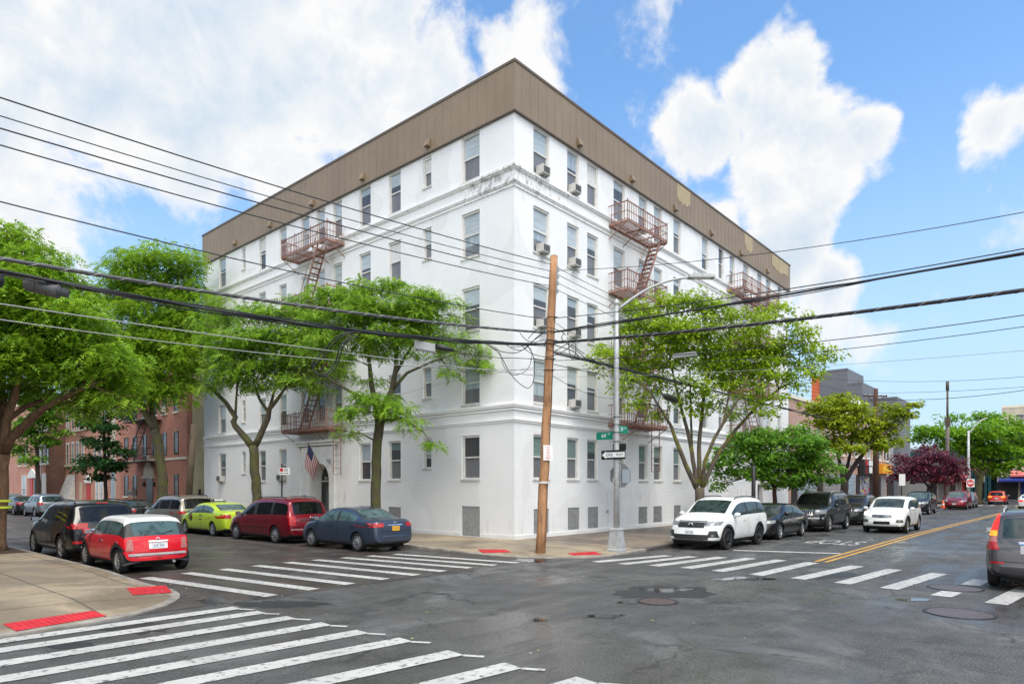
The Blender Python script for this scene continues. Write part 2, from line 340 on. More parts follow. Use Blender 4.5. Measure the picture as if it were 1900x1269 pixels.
pm('rubber', (.016, .016, .017), .75, var=.3, vs=20); pm('alloy', (.52, .53, .54), .3, metal=.85); pm('alloy_dark', (.05, .05, .055), .35, metal=.6); pm('hubcap', (.36, .37, .38), .38, metal=.6)
pm('black_plastic', (.022, .022, .024), .55); pm('chrome', (.8, .8, .8), .12, metal=1.0); pm('well_black', (.006, .006, .006), .9)
pm('lamp_clear', (.30, .32, .34), .22, var=.75, vs=16); pm('lamp_red', (.50, .010, .012), .14, spec=.7, var=.45, vs=14); pm('lamp_lit', (.9, .80, .6), .2, emit=(1, .9, .65, 1.4)); pm('lamp_amber', (.8, .25, .02), .2, emit=(1, .35, .03, .5)); pm('lamp_brake', (.8, .02, .02), .2, emit=(1, .03, .02, .5)); pm('lamp_rosy', (.55, .20, .17), .14, var=.4, vs=30)
pm('plate_white', (.72, .74, .76), .5); pm('plate_yellow', (.80, .42, .03), .5); pm('plate_ink', (.06, .07, .12), .6)
def carglass(name, col):
    m, g, b, T = new_mat(name)
    n = g.noise(T, 4.0, 5, .65); n2 = g.noise(T, 1.6, 2, .5)
    g.link(g.mixc(g.ramp(n, .42, .68), col, tuple(x * .30 for x in col)), b.inputs['Base Color'])
    b.inputs['Roughness'].default_value = .03; b.inputs['Specular IOR Level'].default_value = .38
carglass('car_glass', (.035, .055, .055)); carglass('car_glass_dark', (.008, .009, .009)); carglass('car_glass_light', (.075, .125, .125))
def carpaint(name, col, metal=.0, rough=.28):
    m, g, b, T = new_mat(name)
    n = g.noise(T, 1.7, 4, .6); f = g.ramp(n, .35, .7)
    g.link(g.mixc(g.math('MULTIPLY', f, .25), col, tuple(min(1, x * .7) for x in col)), b.inputs['Base Color'])
    s = g.noise(T, 70, 2, .5)
    g.link(g.math('ADD', rough, g.math('MULTIPLY', g.ramp(g.noise(T, 3, 4, .6), .4, .7), .12)), b.inputs['Roughness'])
    b.inputs['Metallic'].default_value = metal; b.inputs['Coat Weight'].default_value = .6; b.inputs['Coat Roughness'].default_value = .04; b.inputs['Specular IOR Level'].default_value = .3
carpaint('paint_red', (.66, .008, .018)); carpaint('paint_black', (.007, .007, .008), .0, .25); carpaint('paint_maroon', (.19, .007, .016), .35); carpaint('paint_blue', (.055, .075, .115), .45)
carpaint('paint_lime', (.46, .62, .035)); carpaint('paint_tan', (.25, .225, .18), .45); carpaint('paint_white', (.76, .78, .76)); carpaint('paint_grey', (.085, .083, .09), .5); carpaint('paint_silver', (.20, .22, .24), .5); carpaint('paint_charcoal', (.022, .024, .024), .4); carpaint('paint_orange', (.60, .035, .015))
carpaint('paint_roof', (.70, .70, .68))
brickmat('brick_red', (.52, .145, .085), (.31, .08, .05), (.46, .32, .24)); brickmat('brick_pink', (.54, .20, .135), (.37, .125, .085), (.52, .37, .29)); brickmat('brick_dark', (.15, .07, .05), (.28, .13, .09), (.13, .09, .07), ms=.016); brickmat('brick_salmon', (.46, .24, .18), (.38, .19, .14), (.46, .38, .33))
pm('stucco_beige', (.66, .59, .41), .9, var=.18, vs=1.2); pm('stone_cream', (.74, .69, .57), .8, var=.2, vs=3); pm('grey_panel', (.145, .15, .165), .6, var=.12, vs=.6); pm('grey_panel_dark', (.10, .105, .115), .6); pm('orange_panel', (.62, .13, .045), .6); pm('stucco_cream', (.52, .47, .37), .85, var=.15, vs=1); pm('stucco_grey', (.33, .325, .32), .85, var=.2, vs=1.5)
pm('door_red', (.50, .02, .025), .4); pm('tarp_white', (.62, .61, .57), .7, var=.2, vs=4); pm('teal_steel', (.006, .085, .10), .5, var=.3, vs=2); pm('awning_red', (.50, .05, .05), .6); pm('awning_pink', (.66, .16, .15), .6); pm('awning_blue', (.012, .03, .20), .5); pm('awning_orange', (.75, .30, .02), .5); pm('shop_dark', (.03, .032, .034), .4, var=.6, vs=6); pm('shop_blue', (.33, .42, .48), .5, var=.15, vs=3); pm('shop_red', (.4, .03, .03), .5); pm('sign_yellow', (.8, .62, .05), .5); pm('sign_pic', (.45, .48, .55), .4, var=.8, vs=3); pm('shop_grey', (.30, .30, .30), .5, var=.3, vs=4); pm('mulch', (.085, .05, .03), .95, var=.5, vs=14, bump=.6, bs=40)
pm('flag_red', (.45, .03, .05), .8); pm('flag_white', (.72, .72, .72), .8); pm('flag_blue', (.03, .04, .13), .8); pm('cone_orange', (.7, .10, .03), .6); pm('ribbon_yellow', (.62, .72, .05), .5)

# ------------------------------------------------------------------ mesh helpers
class MB:
    def __init__(s): s.v = []; s.f = []; s.m = []; s.mi = 0; s.smooth = False; s.sm = []
    def face(s, *idx): s.f.append(tuple(idx)); s.m.append(s.mi); s.sm.append(s.smooth)
    def poly(s, pts):
        n = len(s.v); s.v += [tuple(p) for p in pts]; s.face(*range(n, n + len(pts))); return s
    def box(s, x0, x1, y0, y1, z0, z1):
        n = len(s.v)
        s.v += [(x0, y0, z0), (x1, y0, z0), (x1, y1, z0), (x0, y1, z0), (x0, y0, z1), (x1, y0, z1), (x1, y1, z1), (x0, y1, z1)]
        for q in ((0, 3, 2, 1), (4, 5, 6, 7), (0, 1, 5, 4), (1, 2, 6, 5), (2, 3, 7, 6), (3, 0, 4, 7)): s.face(*[n + i for i in q])
        return s
    def obox(s, c, ax, ay, az):         # centre and three half-axis vectors
        n = len(s.v); c, ax, ay, az = map(Vector, (c, ax, ay, az))
        for k in ((-1, -1, -1), (1, -1, -1), (1, 1, -1), (-1, 1, -1), (-1, -1, 1), (1, -1, 1), (1, 1, 1), (-1, 1, 1)): s.v.append(tuple(c + ax * k[0] + ay * k[1] + az * k[2]))
        for q in ((0, 3, 2, 1), (4, 5, 6, 7), (0, 1, 5, 4), (1, 2, 6, 5), (2, 3, 7, 6), (3, 0, 4, 7)): s.face(*[n + i for i in q])
        return s
    def bar(s, a, b, w, h=None, up=(0, 0, 1)):
        a, b = Vector(a), Vector(b); d = (b - a); L = d.length
        if L < 1e-6: return s
        d /= L; u = Vector(up)
        if abs(d.dot(u)) > .95: u = Vector((1, 0, 0))
        x = d.cross(u).normalized(); y = x.cross(d).normalized(); h = w if h is None else h
        return s.obox((a + b) / 2, d * L / 2, x * w / 2, y * h / 2)
    def tube(s, pts, r, n=8, cap=True):
        pts = [Vector(p) for p in pts]; rs = r if isinstance(r, (list, tuple)) else [r] * len(pts)
        base = len(s.v); sm = s.smooth; s.smooth = True; pu = None
        for i, p in enumerate(pts):
            d = (pts[min(i + 1, len(pts) - 1)] - pts[max(i - 1, 0)])
            d = d.normalized() if d.length > 1e-9 else Vector((0, 0, 1))
            if pu is None: u = d.cross(Vector((0, 0, 1))) if abs(d.z) < .95 else d.cross(Vector((1, 0, 0)))
            else: u = pu - d * pu.dot(d)
            u.normalize(); pu = u; w = d.cross(u)
            for k in range(n):
                a = 2 * math.pi * k / n; s.v.append(tuple(p + (u * math.cos(a) + w * math.sin(a)) * rs[i]))
        for i in range(len(pts) - 1):
            for k in range(n):
                a = base + i * n; s.face(a + k, a + (k + 1) % n, a + n + (k + 1) % n, a + n + k)
        s.smooth = sm
        if cap:
            s.face(*[base + k for k in range(n)][::-1]); s.face(*[base + (len(pts) - 1) * n + k for k in range(n)])
        return s
    def prism(s, pts, z0, z1):          # polygon in XY
        n = len(s.v); k = len(pts)
        s.v += [(p[0], p[1], z0) for p in pts] + [(p[0], p[1], z1) for p in pts]
        s.face(*range(n + k - 1, n - 1, -1)); s.face(*range(n + k, n + 2 * k))
        for i in range(k): s.face(n + i, n + (i + 1) % k, n + k + (i + 1) % k, n + k + i)
        return s
    def extrude(s, pts, vec):           # any planar polygon pushed along vec
        n = len(s.v); k = len(pts); vec = Vector(vec)
        s.v += [tuple(p) for p in pts] + [tuple(Vector(p) + vec) for p in pts]
        s.face(*range(n + k - 1, n - 1, -1)); s.face(*range(n + k, n + 2 * k))
        for i in range(k): s.face(n + i, n + (i + 1) % k, n + k + (i + 1) % k, n + k + i)
        return s
    def lathe(s, prof, n=20, axis='Z', c=(0, 0, 0)):
        base = len(s.v); sm = s.smooth; s.smooth = True
        for r, h in prof:
            for k in range(n):
                a = 2 * math.pi * k / n; p = (r * math.cos(a), r * math.sin(a), h)
                if axis == 'Y': p = (p[0], h, p[1])
                if axis == 'X': p = (h, p[0], p[1])
                s.v.append((p[0] + c[0], p[1] + c[1], p[2] + c[2]))
        for i in range(len(prof) - 1):
            for k in range(n):
                a = base + i * n; s.face(a + k, a + (k + 1) % n, a + n + (k + 1) % n, a + n + k)
        s.smooth = sm; return s
    def build(s, name, mats, parent=None, fix=False):
        me = bpy.data.meshes.new(name); me.from_pydata(s.v, [], s.f)
        for m in (mats if isinstance(mats, (list, tuple)) else [mats]): me.materials.append(MATS[m])
        me.polygons.foreach_set('material_index', s.m); me.polygons.foreach_set('use_smooth', s.sm)
        if fix:
            bm = bmesh.new(); bm.from_mesh(me); bmesh.ops.recalc_face_normals(bm, faces=bm.faces); bm.to_mesh(me); bm.free()
        me.update()
        o = bpy.data.objects.new(name, me); C.objects.link(o)
        if parent is not None: o.parent = parent
        return o
def tag(o, label, cat=None, group=None, kind=None):
    if label: o['label'] = label
    if cat: o['category'] = cat
    if group: o['group'] = group
    if kind: o['kind'] = kind
    return o
def thing(name, label, cat, loc=(0, 0, 0), rz=0.0, group=None):
    o = bpy.data.objects.new(name, None); C.objects.link(o); o.location = loc; o.rotation_euler = (0, 0, rz); o.empty_display_size = .3
    return tag(o, label, cat, group)
def struct(name, mb, mats):
    o = mb.build(name, mats); o['kind'] = 'structure'; return o
def text_mesh(s, size, mat, name, parent, mtx, align='CENTER', ext=.002, sx=1.0):
    cu = bpy.data.curves.new(name, 'FONT'); cu.body = s; cu.size = size; cu.align_x = align; cu.align_y = 'CENTER'; cu.extrude = ext
    t = bpy.data.objects.new(name, cu); C.objects.link(t); bpy.context.view_layer.update()
    me = bpy.data.meshes.new_from_object(t.evaluated_get(bpy.context.evaluated_depsgraph_get()))
    bpy.data.objects.remove(t); bpy.data.curves.remove(cu)
    me.transform(Matrix.Diagonal((sx, 1, 1, 1))); me.transform(mtx); me.materials.clear(); me.materials.append(MATS[mat])
    o = bpy.data.objects.new(name, me); C.objects.link(o)
    if parent is not None: o.parent = parent
    return o
def frame_mtx(origin, xa, ya):
    xa, ya = Vector(xa).normalized(), Vector(ya).normalized(); za = xa.cross(ya)
    m = Matrix((xa, ya, za)).transposed().to_4x4(); m.translation = Vector(origin); return m
# ------------------------------------------------------------------ the setting: ground, streets, pavements, markings
rng = random.Random(7)
def G(px, py, z=0.0):
    d = (HC - z) * FPX / (py - HY); p = CAM + d * ray(px); return (p[0], p[1], z)
def sheet(name, mat, x0, x1, y0, y1, z):
    b = MB(); b.poly([(x0, y0, z), (x1, y0, z), (x1, y1, z), (x0, y1, z)]); return struct(name, b, mat)
sheet('ground', 'earth', -900, 1500, -900, 1500, -.06)
sheet('avenue', 'asphalt', -90, 320, -60, -4.36, 0)
sheet('side_street', 'asphalt_side', -60, 40, -4.36, 260, .004)
KZ = .15
def arc(cx, cy, r, a0, a1, n=10):
    return [(cx + r * math.cos(rad(a0 + (a1 - a0) * i / n)), cy + r * math.sin(rad(a0 + (a1 - a0) * i / n))) for i in range(n + 1)]
def pavement(name, mats, kerbline, far, hk=None):
    """kerbline: outer kerb points, far: the points that close the block behind. A kerb 0.16 m wide edges it; hk lowers the kerb at the ramps, the pavement sloping down to it."""
    n = len(kerbline); hk = hk or [KZ] * n; rings = []
    for off in (.16, 1.66):
        out = []
        for i, p in enumerate(kerbline):
            a = Vector(kerbline[max(i - 1, 0)]); b = Vector(kerbline[min(i + 1, n - 1)]); t = (b - a).normalized(); out.append((p[0] - t.y * off, p[1] + t.x * off))
        rings.append(out)
    inner, in2 = rings
    b = MB(); b.mi = 0
    b.poly([(x, y, KZ) for x, y in in2 + far])
    for i in range(n - 1):
        p, q, pi, qi, p2, q2 = kerbline[i], kerbline[i + 1], inner[i], inner[i + 1], in2[i], in2[i + 1]; h0, h1 = hk[i], hk[i + 1]
        b.mi = 0; b.poly([(pi[0], pi[1], h0), (qi[0], qi[1], h1), (q2[0], q2[1], KZ), (p2[0], p2[1], KZ)])
        b.mi = 1
        b.poly([(p[0], p[1], -.02), (q[0], q[1], -.02), (q[0], q[1], h1 - .012), (p[0], p[1], h0 - .012)])
        b.poly([(p[0], p[1], h0 - .012), (q[0], q[1], h1 - .012), (qi[0], qi[1], h1 + .003), (pi[0], pi[1], h0 + .003)])
        b.poly([(pi[0], pi[1], h0 + .003), (qi[0], qi[1], h1 + .003), (qi[0], qi[1], h1 - .01), (pi[0], pi[1], h0 - .01)])
    return struct(name, b, mats)
HR = .045
def pavz(x, y):                          # height of the sloping corner pavements
    for cx_, cy_, sx, sy in ((-1.15, -2.6, -1, -1), (-15.95, -1.95, 1, -1)):
        dx, dy = (x - cx_) * sx, (y - cy_) * sy
        if -3 < dx < 3 and -3 < dy < 3:
            d = 2.54 - (math.hypot(max(dx, 0), max(dy, 0)))
            h = HR + .09 * max(0, min(1, (max(-dx, -dy) - 1.2) / 2.5))
            return h + (KZ - h) * max(0, min(1, d / 1.5))
    return KZ
# white building's block: kerb runs down the side street, round the corner, along the avenue (block on the left of travel)
pavement('pavement_corner', ['concrete', 'kerb'], [(-3.85, 200), (-3.85, 60), (-3.85, 8), (-3.85, 1.5), (-3.85, -1.3), (-3.85, -2.6)] + arc(-1.15, -2.6, 2.7, 180, 270)[1:] + [(.6, -5.3)], [(.6, 200)], [KZ, KZ, KZ, .13, HR, HR] + [HR] * 10 + [.09])
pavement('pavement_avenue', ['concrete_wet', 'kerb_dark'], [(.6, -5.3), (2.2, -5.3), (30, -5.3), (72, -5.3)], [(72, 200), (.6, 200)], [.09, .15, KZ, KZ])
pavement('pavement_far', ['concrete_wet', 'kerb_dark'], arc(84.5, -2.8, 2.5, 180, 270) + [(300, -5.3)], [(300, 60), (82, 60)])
pavement('pavement_opposite', ['concrete', 'kerb'], [(-80, -4.65), (-30, -4.65), (-18.5, -4.65), (-17.2, -4.65), (-15.95, -4.65)] + arc(-15.95, -1.95, 2.7, -90, 0)[1:] + [(-13.25, -.6), (-13.25, 1.5), (-13.25, 8), (-13.25, 200)], [(-80, 200)], [KZ, KZ, .11, HR, HR] + [HR] * 10 + [HR, .12, KZ, KZ])
pavement('pavement_south', ['concrete_wet', 'kerb'], [(300, -17.3), (60, -17.3), (-1.2, -17.3)] + arc(-1.2, -20, 2.7, 90, 180)[1:] + [(-3.85, -60)], [(300, -60)])
pavement('pavement_southwest', ['concrete', 'kerb'], [(-13.25, -60), (-13.25, -20)] + arc(-15.95, -20, 2.7, 0, 90)[1:] + [(-80, -17.3)], [(-80, -60)])
sheet('cross_street', 'asphalt', 72, 82, -4.36, 120, .002)
def stripe(b, p, q, w, z=.008):
    p, q = Vector(p[:2]), Vector(q[:2]); t = (q - p).normalized(); n = Vector((-t.y, t.x)) * w / 2
    b.poly([(p.x - n.x, p.y - n.y, z), (q.x - n.x, q.y - n.y, z), (q.x + n.x, q.y + n.y, z), (p.x + n.x, p.y + n.y, z)])
cw = MB()
for (a, b_) in [((-18.2, -4.92), (-13.27, -4.95)), ((-18.2, -5.54), (-13.19, -5.66)), ((-18.2, -6.36), (-13.1, -6.47)), ((-18.2, -7.16), (-13.01, -7.35)), ((-18.2, -7.92), (-12.97, -8.24)), ((-18.2, -8.68), (-12.88, -9.12)), ((-18, -9.62), (-12.93, -10.19)), ((-18, -10.55), (-12.9, -11.15)), ((-18, -11.45), (-12.81, -12.17)), ((-18, -12.4), (-12.8, -13.1)), ((-18, -13.4), (-12.8, -14.1))]:
    stripe(cw, a, b_, .33)
    stripe(cw, (b_[0] - .04, b_[1] - .17), (b_[0] + .09, b_[1] - .42), .09)
struct('crosswalk_near', cw, 'road_white')
cw = MB()
for a, b_ in [((-12.86, .43), (-12.23, -4.26)), ((-11.86, .62), (-11.23, -4.17)), ((-10.89, .65), (-10.28, -4.10)), ((-9.95, .78), (-9.29, -4.08)), ((-8.98, .82), (-8.33, -4.07)), ((-8.1, .78), (-7.4, -4.04)), ((-7.2, .66), (-6.48, -4.05)), ((-6.36, .5), (-5.6, -4.15)), ((-5.5, .3), (-4.75, -4.25))]:
    stripe(cw, a, b_, .31, .012)
struct('crosswalk_side', cw, 'road_white')
cw = MB()
for a, b_ in [((-3.1, -5.75), (-.13, -6.5)), ((-3.06, -6.62), (.14, -7.22)), ((-2.85, -7.48), (.55, -7.98)), ((-2.75, -8.38), (.8, -8.76)), ((-2.8, -9.28), (.95, -9.6)), ((-2.88, -10.3), (.86, -10.5)), ((-2.9, -11.28), (.8, -11.68)), ((-3.0, -12.27), (.62, -12.6)), ((-3.18, -13.22), (.43, -13.62)), ((-3.56, -14.21), (-2.75, -14.30)), ((-1.42, -14.45), (-.2, -14.56)), ((-3.9, -15.12), (-.5, -15.5))]:
    stripe(cw, a, b_, .36)
struct('crosswalk_avenue', cw, 'road_white')
cw = MB()
for k in range(9): stripe(cw, (73.5, -5.9 - k * 1.15), (77, -5.9 - k * 1.15), .4)
struct('crosswalk_far', cw, 'road_white')
cw = MB(); stripe(cw, (2.9, -7.35), (4.1, -10.4), .34); struct('stop_line', cw, 'road_white')
o = text_mesh('STOP', 2.9, 'road_white', 'road_lettering', None, frame_mtx((8.75, -9.05, .0082), (0, 1, 0), (-1, 0, 0)), ext=0, sx=.27)
o['kind'] = 'structure'
cw = MB()
for off in (-.13, .13):
    cl = [(1.15, -10.62), (7.5, -10.62), (16, -10.6), (30, -10.85), (44, -11.15), (70, -11.3)]
    for i in range(len(cl) - 1):
        stripe(cw, (cl[i][0], cl[i][1] + off), (cl[i + 1][0], cl[i + 1][1] + off), .13)
struct('yellow_line', cw, 'road_yellow')
# red tactile ramps, each a studded plate let into the pavement
def tactile(pxs, label):
    b = MB(); pts = []
    for px, py in pxs:
        x, y, _ = G(px, py, .08); z = pavz(x, y); x, y, _ = G(px, py, z); pts.append(Vector((x, y, pavz(x, y) + .008)))
    b.poly(pts)
    nu, nv = 14, 9
    for i in range(nu):
        for j in range(nv):
            u, v = (i + .5) / nu, (j + .5) / nv
            c = (pts[0] * (1 - u) + pts[1] * u) * (1 - v) + (pts[3] * (1 - u) + pts[2] * u) * v
            b.box(c.x - .014, c.x + .014, c.y - .014, c.y + .014, c.z - .002, c.z + .007)
    tag(b.build('tactile_paving', 'tactile_red'), label, 'tactile paving', 'red tactile plates at the kerb ramps')
tactile([(235, 1091), (307, 1086), (320, 1099), (246, 1104)], 'red tactile plate on the near corner, facing the side street crossing')
tactile([(5, 1158), (172, 1133), (198, 1143), (30, 1171)], 'long red tactile plate at the kerb of the nearest crosswalk')
tactile([(886, 1019), (936, 1018), (950, 1024), (896, 1026)], 'red tactile plate left of the utility pole')
tactile([(1052, 1026), (1103, 1023), (1118, 1029), (1064, 1031)], 'red tactile plate between the utility pole and the lamp post')
def groundblob(name, mat, px, py, rx, ry, z, label, cat, seed=1, j=.25, n=26, kind=None, col='structure'):
    r = random.Random(seed); b = MB(); pts = []
    for i in range(n):
        a = 2 * math.pi * i / n; k = 1 + j * (r.random() - .5) * 2
        pts.append(G(px + rx * k * math.cos(a), py + ry * k * math.sin(a), 0)[:2])
    b.poly([(x, y, z) for x, y in pts][::-1]); o = b.build(name, mat, fix=True); o['kind'] = 'structure'; return o
groundblob('road_patch', 'patch_tar', 1238, 1099, 92, 12, .005, '', '', 3)
groundblob('puddle', 'puddle_water', 1238, 1095, 50, 3.2, .0068, '', '', 4, .4)
groundblob('puddle', 'puddle_water', 1372, 1073, 58, 2.6, .0068, '', '', 5, .5)
groundblob('puddle', 'puddle_water', 1172, 1117, 26, 3.5, .0068, '', '', 6, .4)
groundblob('puddle', 'puddle_water', 985, 1040, 34, 4, .0095, '', '', 7, .4)
groundblob('puddle', 'puddle_water', 395, 1114, 26, 8, .0068, '', '', 8, .35)
groundblob('road_patch', 'patch_tar', 250, 1164, 70, 11, .0055, '', '', 9)
groundblob('puddle', 'puddle_water', 1120, 1143, 30, 4, .0068, '', '', 10, .5)
groundblob('puddle', 'puddle_water', 1000, 1150, 14, 2.6, .0068, '', '', 11, .5)
groundblob('road_patch', 'patch_tar', 1545, 1067, 60, 5, .0055, '', '', 12)
groundblob('puddle', 'puddle_water', 1695, 1113, 28, 2.6, .0068, '', '', 13, .4)
groundblob('road_patch', 'patch_tar', 120, 1196, 60, 7, .0055, '', '', 21)
groundblob('road_patch', 'patch_tar', 520, 1121, 80, 6, .0055, '', '', 22)
def manhole(px, py, r, label):
    x, y, _ = G(px, py); t = thing('manhole_cover', label, 'manhole cover', (x, y, 0), 0, 'iron covers let into the avenue')
    b = MB(); b.lathe([(r, .004), (r, .012), (r - .05, .013), (r - .05, .009)], 32); b.build('ring', 'dark_iron', t)
    b = MB(); b.poly([((r - .052) * math.cos(2 * math.pi * k / 32), (r - .052) * math.sin(2 * math.pi * k / 32), .0105) for k in range(32)]); b.build('lid', 'cast_iron', t)
manhole(1220, 1116, .385, 'round iron manhole cover beside the dark tar patch in mid crossing')
manhole(1780, 1138, .53, 'largest manhole cover, nearest the camera on the right of the avenue')
manhole(1772, 1091, .52, 'manhole cover interrupting a white stripe behind the grey car')
# dark brown tree pit soil
b = MB(); b.poly([(-14.95, 8.1, KZ + .004), (-13.42, 8.1, KZ + .004), (-13.42, 10.4, KZ + .004), (-14.95, 10.4, KZ + .004)]); o = b.build('tree_pit', 'mulch'); o['kind'] = 'structure'
for y in (4.75, 13.9, 25.1, 35.4):
    b = MB(); b.poly([(-3.66, y - .8, KZ + .004), (-2.3, y - .8, KZ + .004), (-2.3, y + .8, KZ + .004), (-3.66, y + .8, KZ + .004)]); o = b.build('tree_pit', 'mulch'); o['kind'] = 'structure'
# fallen leaves and grit along the gutters
b = MB(); r = random.Random(3)
for k in range(420):
    w = r.random()
    if w < .35: x, y = -3.95 - abs(r.gauss(0, .5)), r.uniform(1, 18)
    elif w < .6: x, y = r.uniform(1, 20), -5.4 - abs(r.gauss(0, .6))
    elif w < .8: x, y = r.uniform(-15.4, -13.2), r.uniform(-3, 10)
    else: x, y = r.uniform(-14, 3), r.uniform(-13, 2)
    if x < -13.25 and y > -3: z = KZ + .012
    else: z = .016
    a = r.uniform(0, 6.28); s = r.uniform(.012, .03); b.mi = 0 if r.random() < .6 else 1
    b.poly([(x + s * math.cos(a), y + s * math.sin(a), z), (x + s * .6 * math.cos(a + 1.6), y + s * .6 * math.sin(a + 1.6), z + .004), (x - s * math.cos(a), y - s * math.sin(a), z), (x - s * .6 * math.cos(a + 1.6), y - s * .6 * math.sin(a + 1.6), z + .003)])
o = b.build('fallen_leaves', ['sill_stone', 'ribbon_yellow']); o['kind'] = 'stuff'
# ------------------------------------------------------------------ the white corner building
WB = thing('apartment_building', 'five storey white painted brick corner apartment building with a brown metal parapet', 'building')
LX, LY, ZB, ZW, ZT = 30.6, 26.45, KZ, 16.45, 18.35
def pt(side, u, d, z):                  # d: metres into the wall (negative = proud of it)
    return (u, d, z) if side == 'A' else (d, u, z)
def fbox(b, side, u0, u1, d0, d1, z0, z1):
    return b.box(u0, u1, d0, d1, z0, z1) if side == 'A' else b.box(d0, d1, u0, u1, z0, z1)
SILL = [2.47, 5.47, 8.45, 11.42, 14.52]; HGT = [1.76, 1.76, 1.75, 1.82, 1.86]
NSILL = [2.95, 5.98, 8.95, 11.93, 15.03]; NHGT = [1.30, 1.30, 1.30, 1.34, 1.28]
WA = [(1.14, 2.16), (3.38, 4.22), (4.85, 5.68), (6.97, 7.97), (9.24, 10.07), (10.72, 11.57), (12.81, 13.66), (16.21, 17.05), (18.46, 19.2), (20.07, 20.84), (22.17, 23.05), (24.53, 25.4), (26.13, 27.0), (28.34, 29.1)]
WBc = [(1.83, 2.85), (4.69, 5.23), (6.73, 7.59), (8.93, 9.82), (11.24, 12.0), (12.73, 13.5), (14.16, 14.94), (16.41, 17.16), (18.64, 19.41), (20.99, 21.42), (23.48, 24.4)]
ENT = (11.72, 14.88, ZB, 4.22)
holes = {'A': [], 'B': []}; wins = []
for i, (a, b_) in enumerate(WA):
    for fl in range(5):
        if fl == 0 and i >= 7: continue
        wins.append(('A', i, fl, a, b_, SILL[fl], SILL[fl] + HGT[fl]))
for i, (a, b_) in enumerate(WBc):
    nar = i in (1, 9)
    for fl in range(5):
        if fl == 0 and i in (4, 5, 6): continue
        z0, h = (NSILL[fl], NHGT[fl]) if nar else (SILL[fl], HGT[fl])
        wins.append(('B', i, fl, a, b_, z0, z0 + h))
for w in wins: holes[w[0]].append((w[3], w[4], w[5], w[6]))
vents = [('A', 1.16, 2.14, .30, 1.28), ('A', 3.42, 4.27, .34, 1.28), ('A', 4.89, 5.73, .34, 1.27), ('A', 9.21, 10.07, .36, 1.18), ('A', 10.67, 11.56, .36, 1.18), ('A', 12.85, 13.65, .36, 1.18),
         ('B', 1.83, 2.85, .17, 1.38), ('B', 6.73, 7.6, .45, 1.25), ('B', 8.93, 9.85, .5, 1.25), ('B', 23.5, 24.4, .5, 1.3)]
for v in vents: holes[v[0]].append(v[1:])
holes['B'].append((ENT[0], ENT[1], ENT[2], ENT[3]))
holes['A'].append((24.6, 25.6, ZB, 2.3))
b = MB()
for side, L in (('A', LX), ('B', LY)):
    us = sorted({0, L} | {x for h in holes[side] for x in h[:2]}); zs = sorted({ZB, ZW} | {z for h in holes[side] for z in h[2:]})
    for i in range(len(us) - 1):
        um = (us[i] + us[i + 1]) / 2; z0 = None
        for j in range(len(zs) - 1):
            zm = (zs[j] + zs[j + 1]) / 2
            hole = any(h[0] < um < h[1] and h[2] < zm < h[3] for h in holes[side])
            if not hole and z0 is None: z0 = zs[j]
            if z0 is not None and (hole or j == len(zs) - 2):
                z1 = zs[j] if hole else zs[j + 1]
                b.poly([pt(side, us[i], 0, z0), pt(side, us[i + 1], 0, z0), pt(side, us[i + 1], 0, z1), pt(side, us[i], 0, z1)]); z0 = None
    for (u0, u1, z0, z1) in holes[side]:
        D_ = .16
        if (u0, u1) == ENT[:2]: D_ = .02
        if (u0, u1) == (24.6, 25.6): D_ = .5
        b.poly([pt(side, u0, 0, z0), pt(side, u0, D_, z0), pt(side, u0, D_, z1), pt(side, u0, 0, z1)])
        b.poly([pt(side, u1, 0, z0), pt(side, u1, D_, z0), pt(side, u1, D_, z1), pt(side, u1, 0, z1)])
        b.poly([pt(side, u0, 0, z0), pt(side, u1, 0, z0), pt(side, u1, D_, z0), pt(side, u0, D_, z0)])
        b.poly([pt(side, u0, 0, z1), pt(side, u1, 0, z1), pt(side, u1, D_, z1), pt(side, u0, D_, z1)])
b.poly([(LX, 0, ZB), (LX, LY, ZB), (LX, LY, ZW), (LX, 0, ZW)]); b.poly([(0, LY, ZB), (LX, LY, ZB), (LX, LY, ZW), (0, LY, ZW)])
b.build('wall', 'white_wall', WB)
b = MB(); b.box(.05, LX - .05, .05, LY - .05, 17.7, 17.9); b.build('roof', 'roof_tar', WB)
# string courses
def course(b, z0, z1, p):
    b.box(-p, LX + .01, -p, .0, z0, z1); b.box(-p, 0, 0, LY + .01, z0, z1)
b = MB()
for z0, z1, p in ((14.33, 14.42, .12), (14.27, 14.325, .085), (14.225, 14.265, .05), (13.85, 14.22, .022), (13.785, 13.845, .075), (13.735, 13.78, .05), (13.60, 13.645, .04)): course(b, z0, z1, p)
b.build('upper_cornice', 'belt_paint', WB)
b = MB()
for z0, z1, p in ((5.275, 5.345, .11), (5.205, 5.27, .085), (5.10, 5.165, .06), (4.71, 4.77, .065), (4.64, 4.69, .04)): course(b, z0, z1, p)
b.build('lower_cornice', 'belt_paint', WB)
b = MB(); b.box(-.025, 24.55, -.025, 0, ZB, .30); b.box(25.65, LX, -.025, 0, ZB, .30); b.box(-.025, 0, 0, 1.8, ZB, .29); b.box(-.025, 0, 2.88, 11.5, ZB, .29); b.box(-.025, 0, 15.1, LY, ZB, .29)
b.build('plinth', 'trim_white', WB)
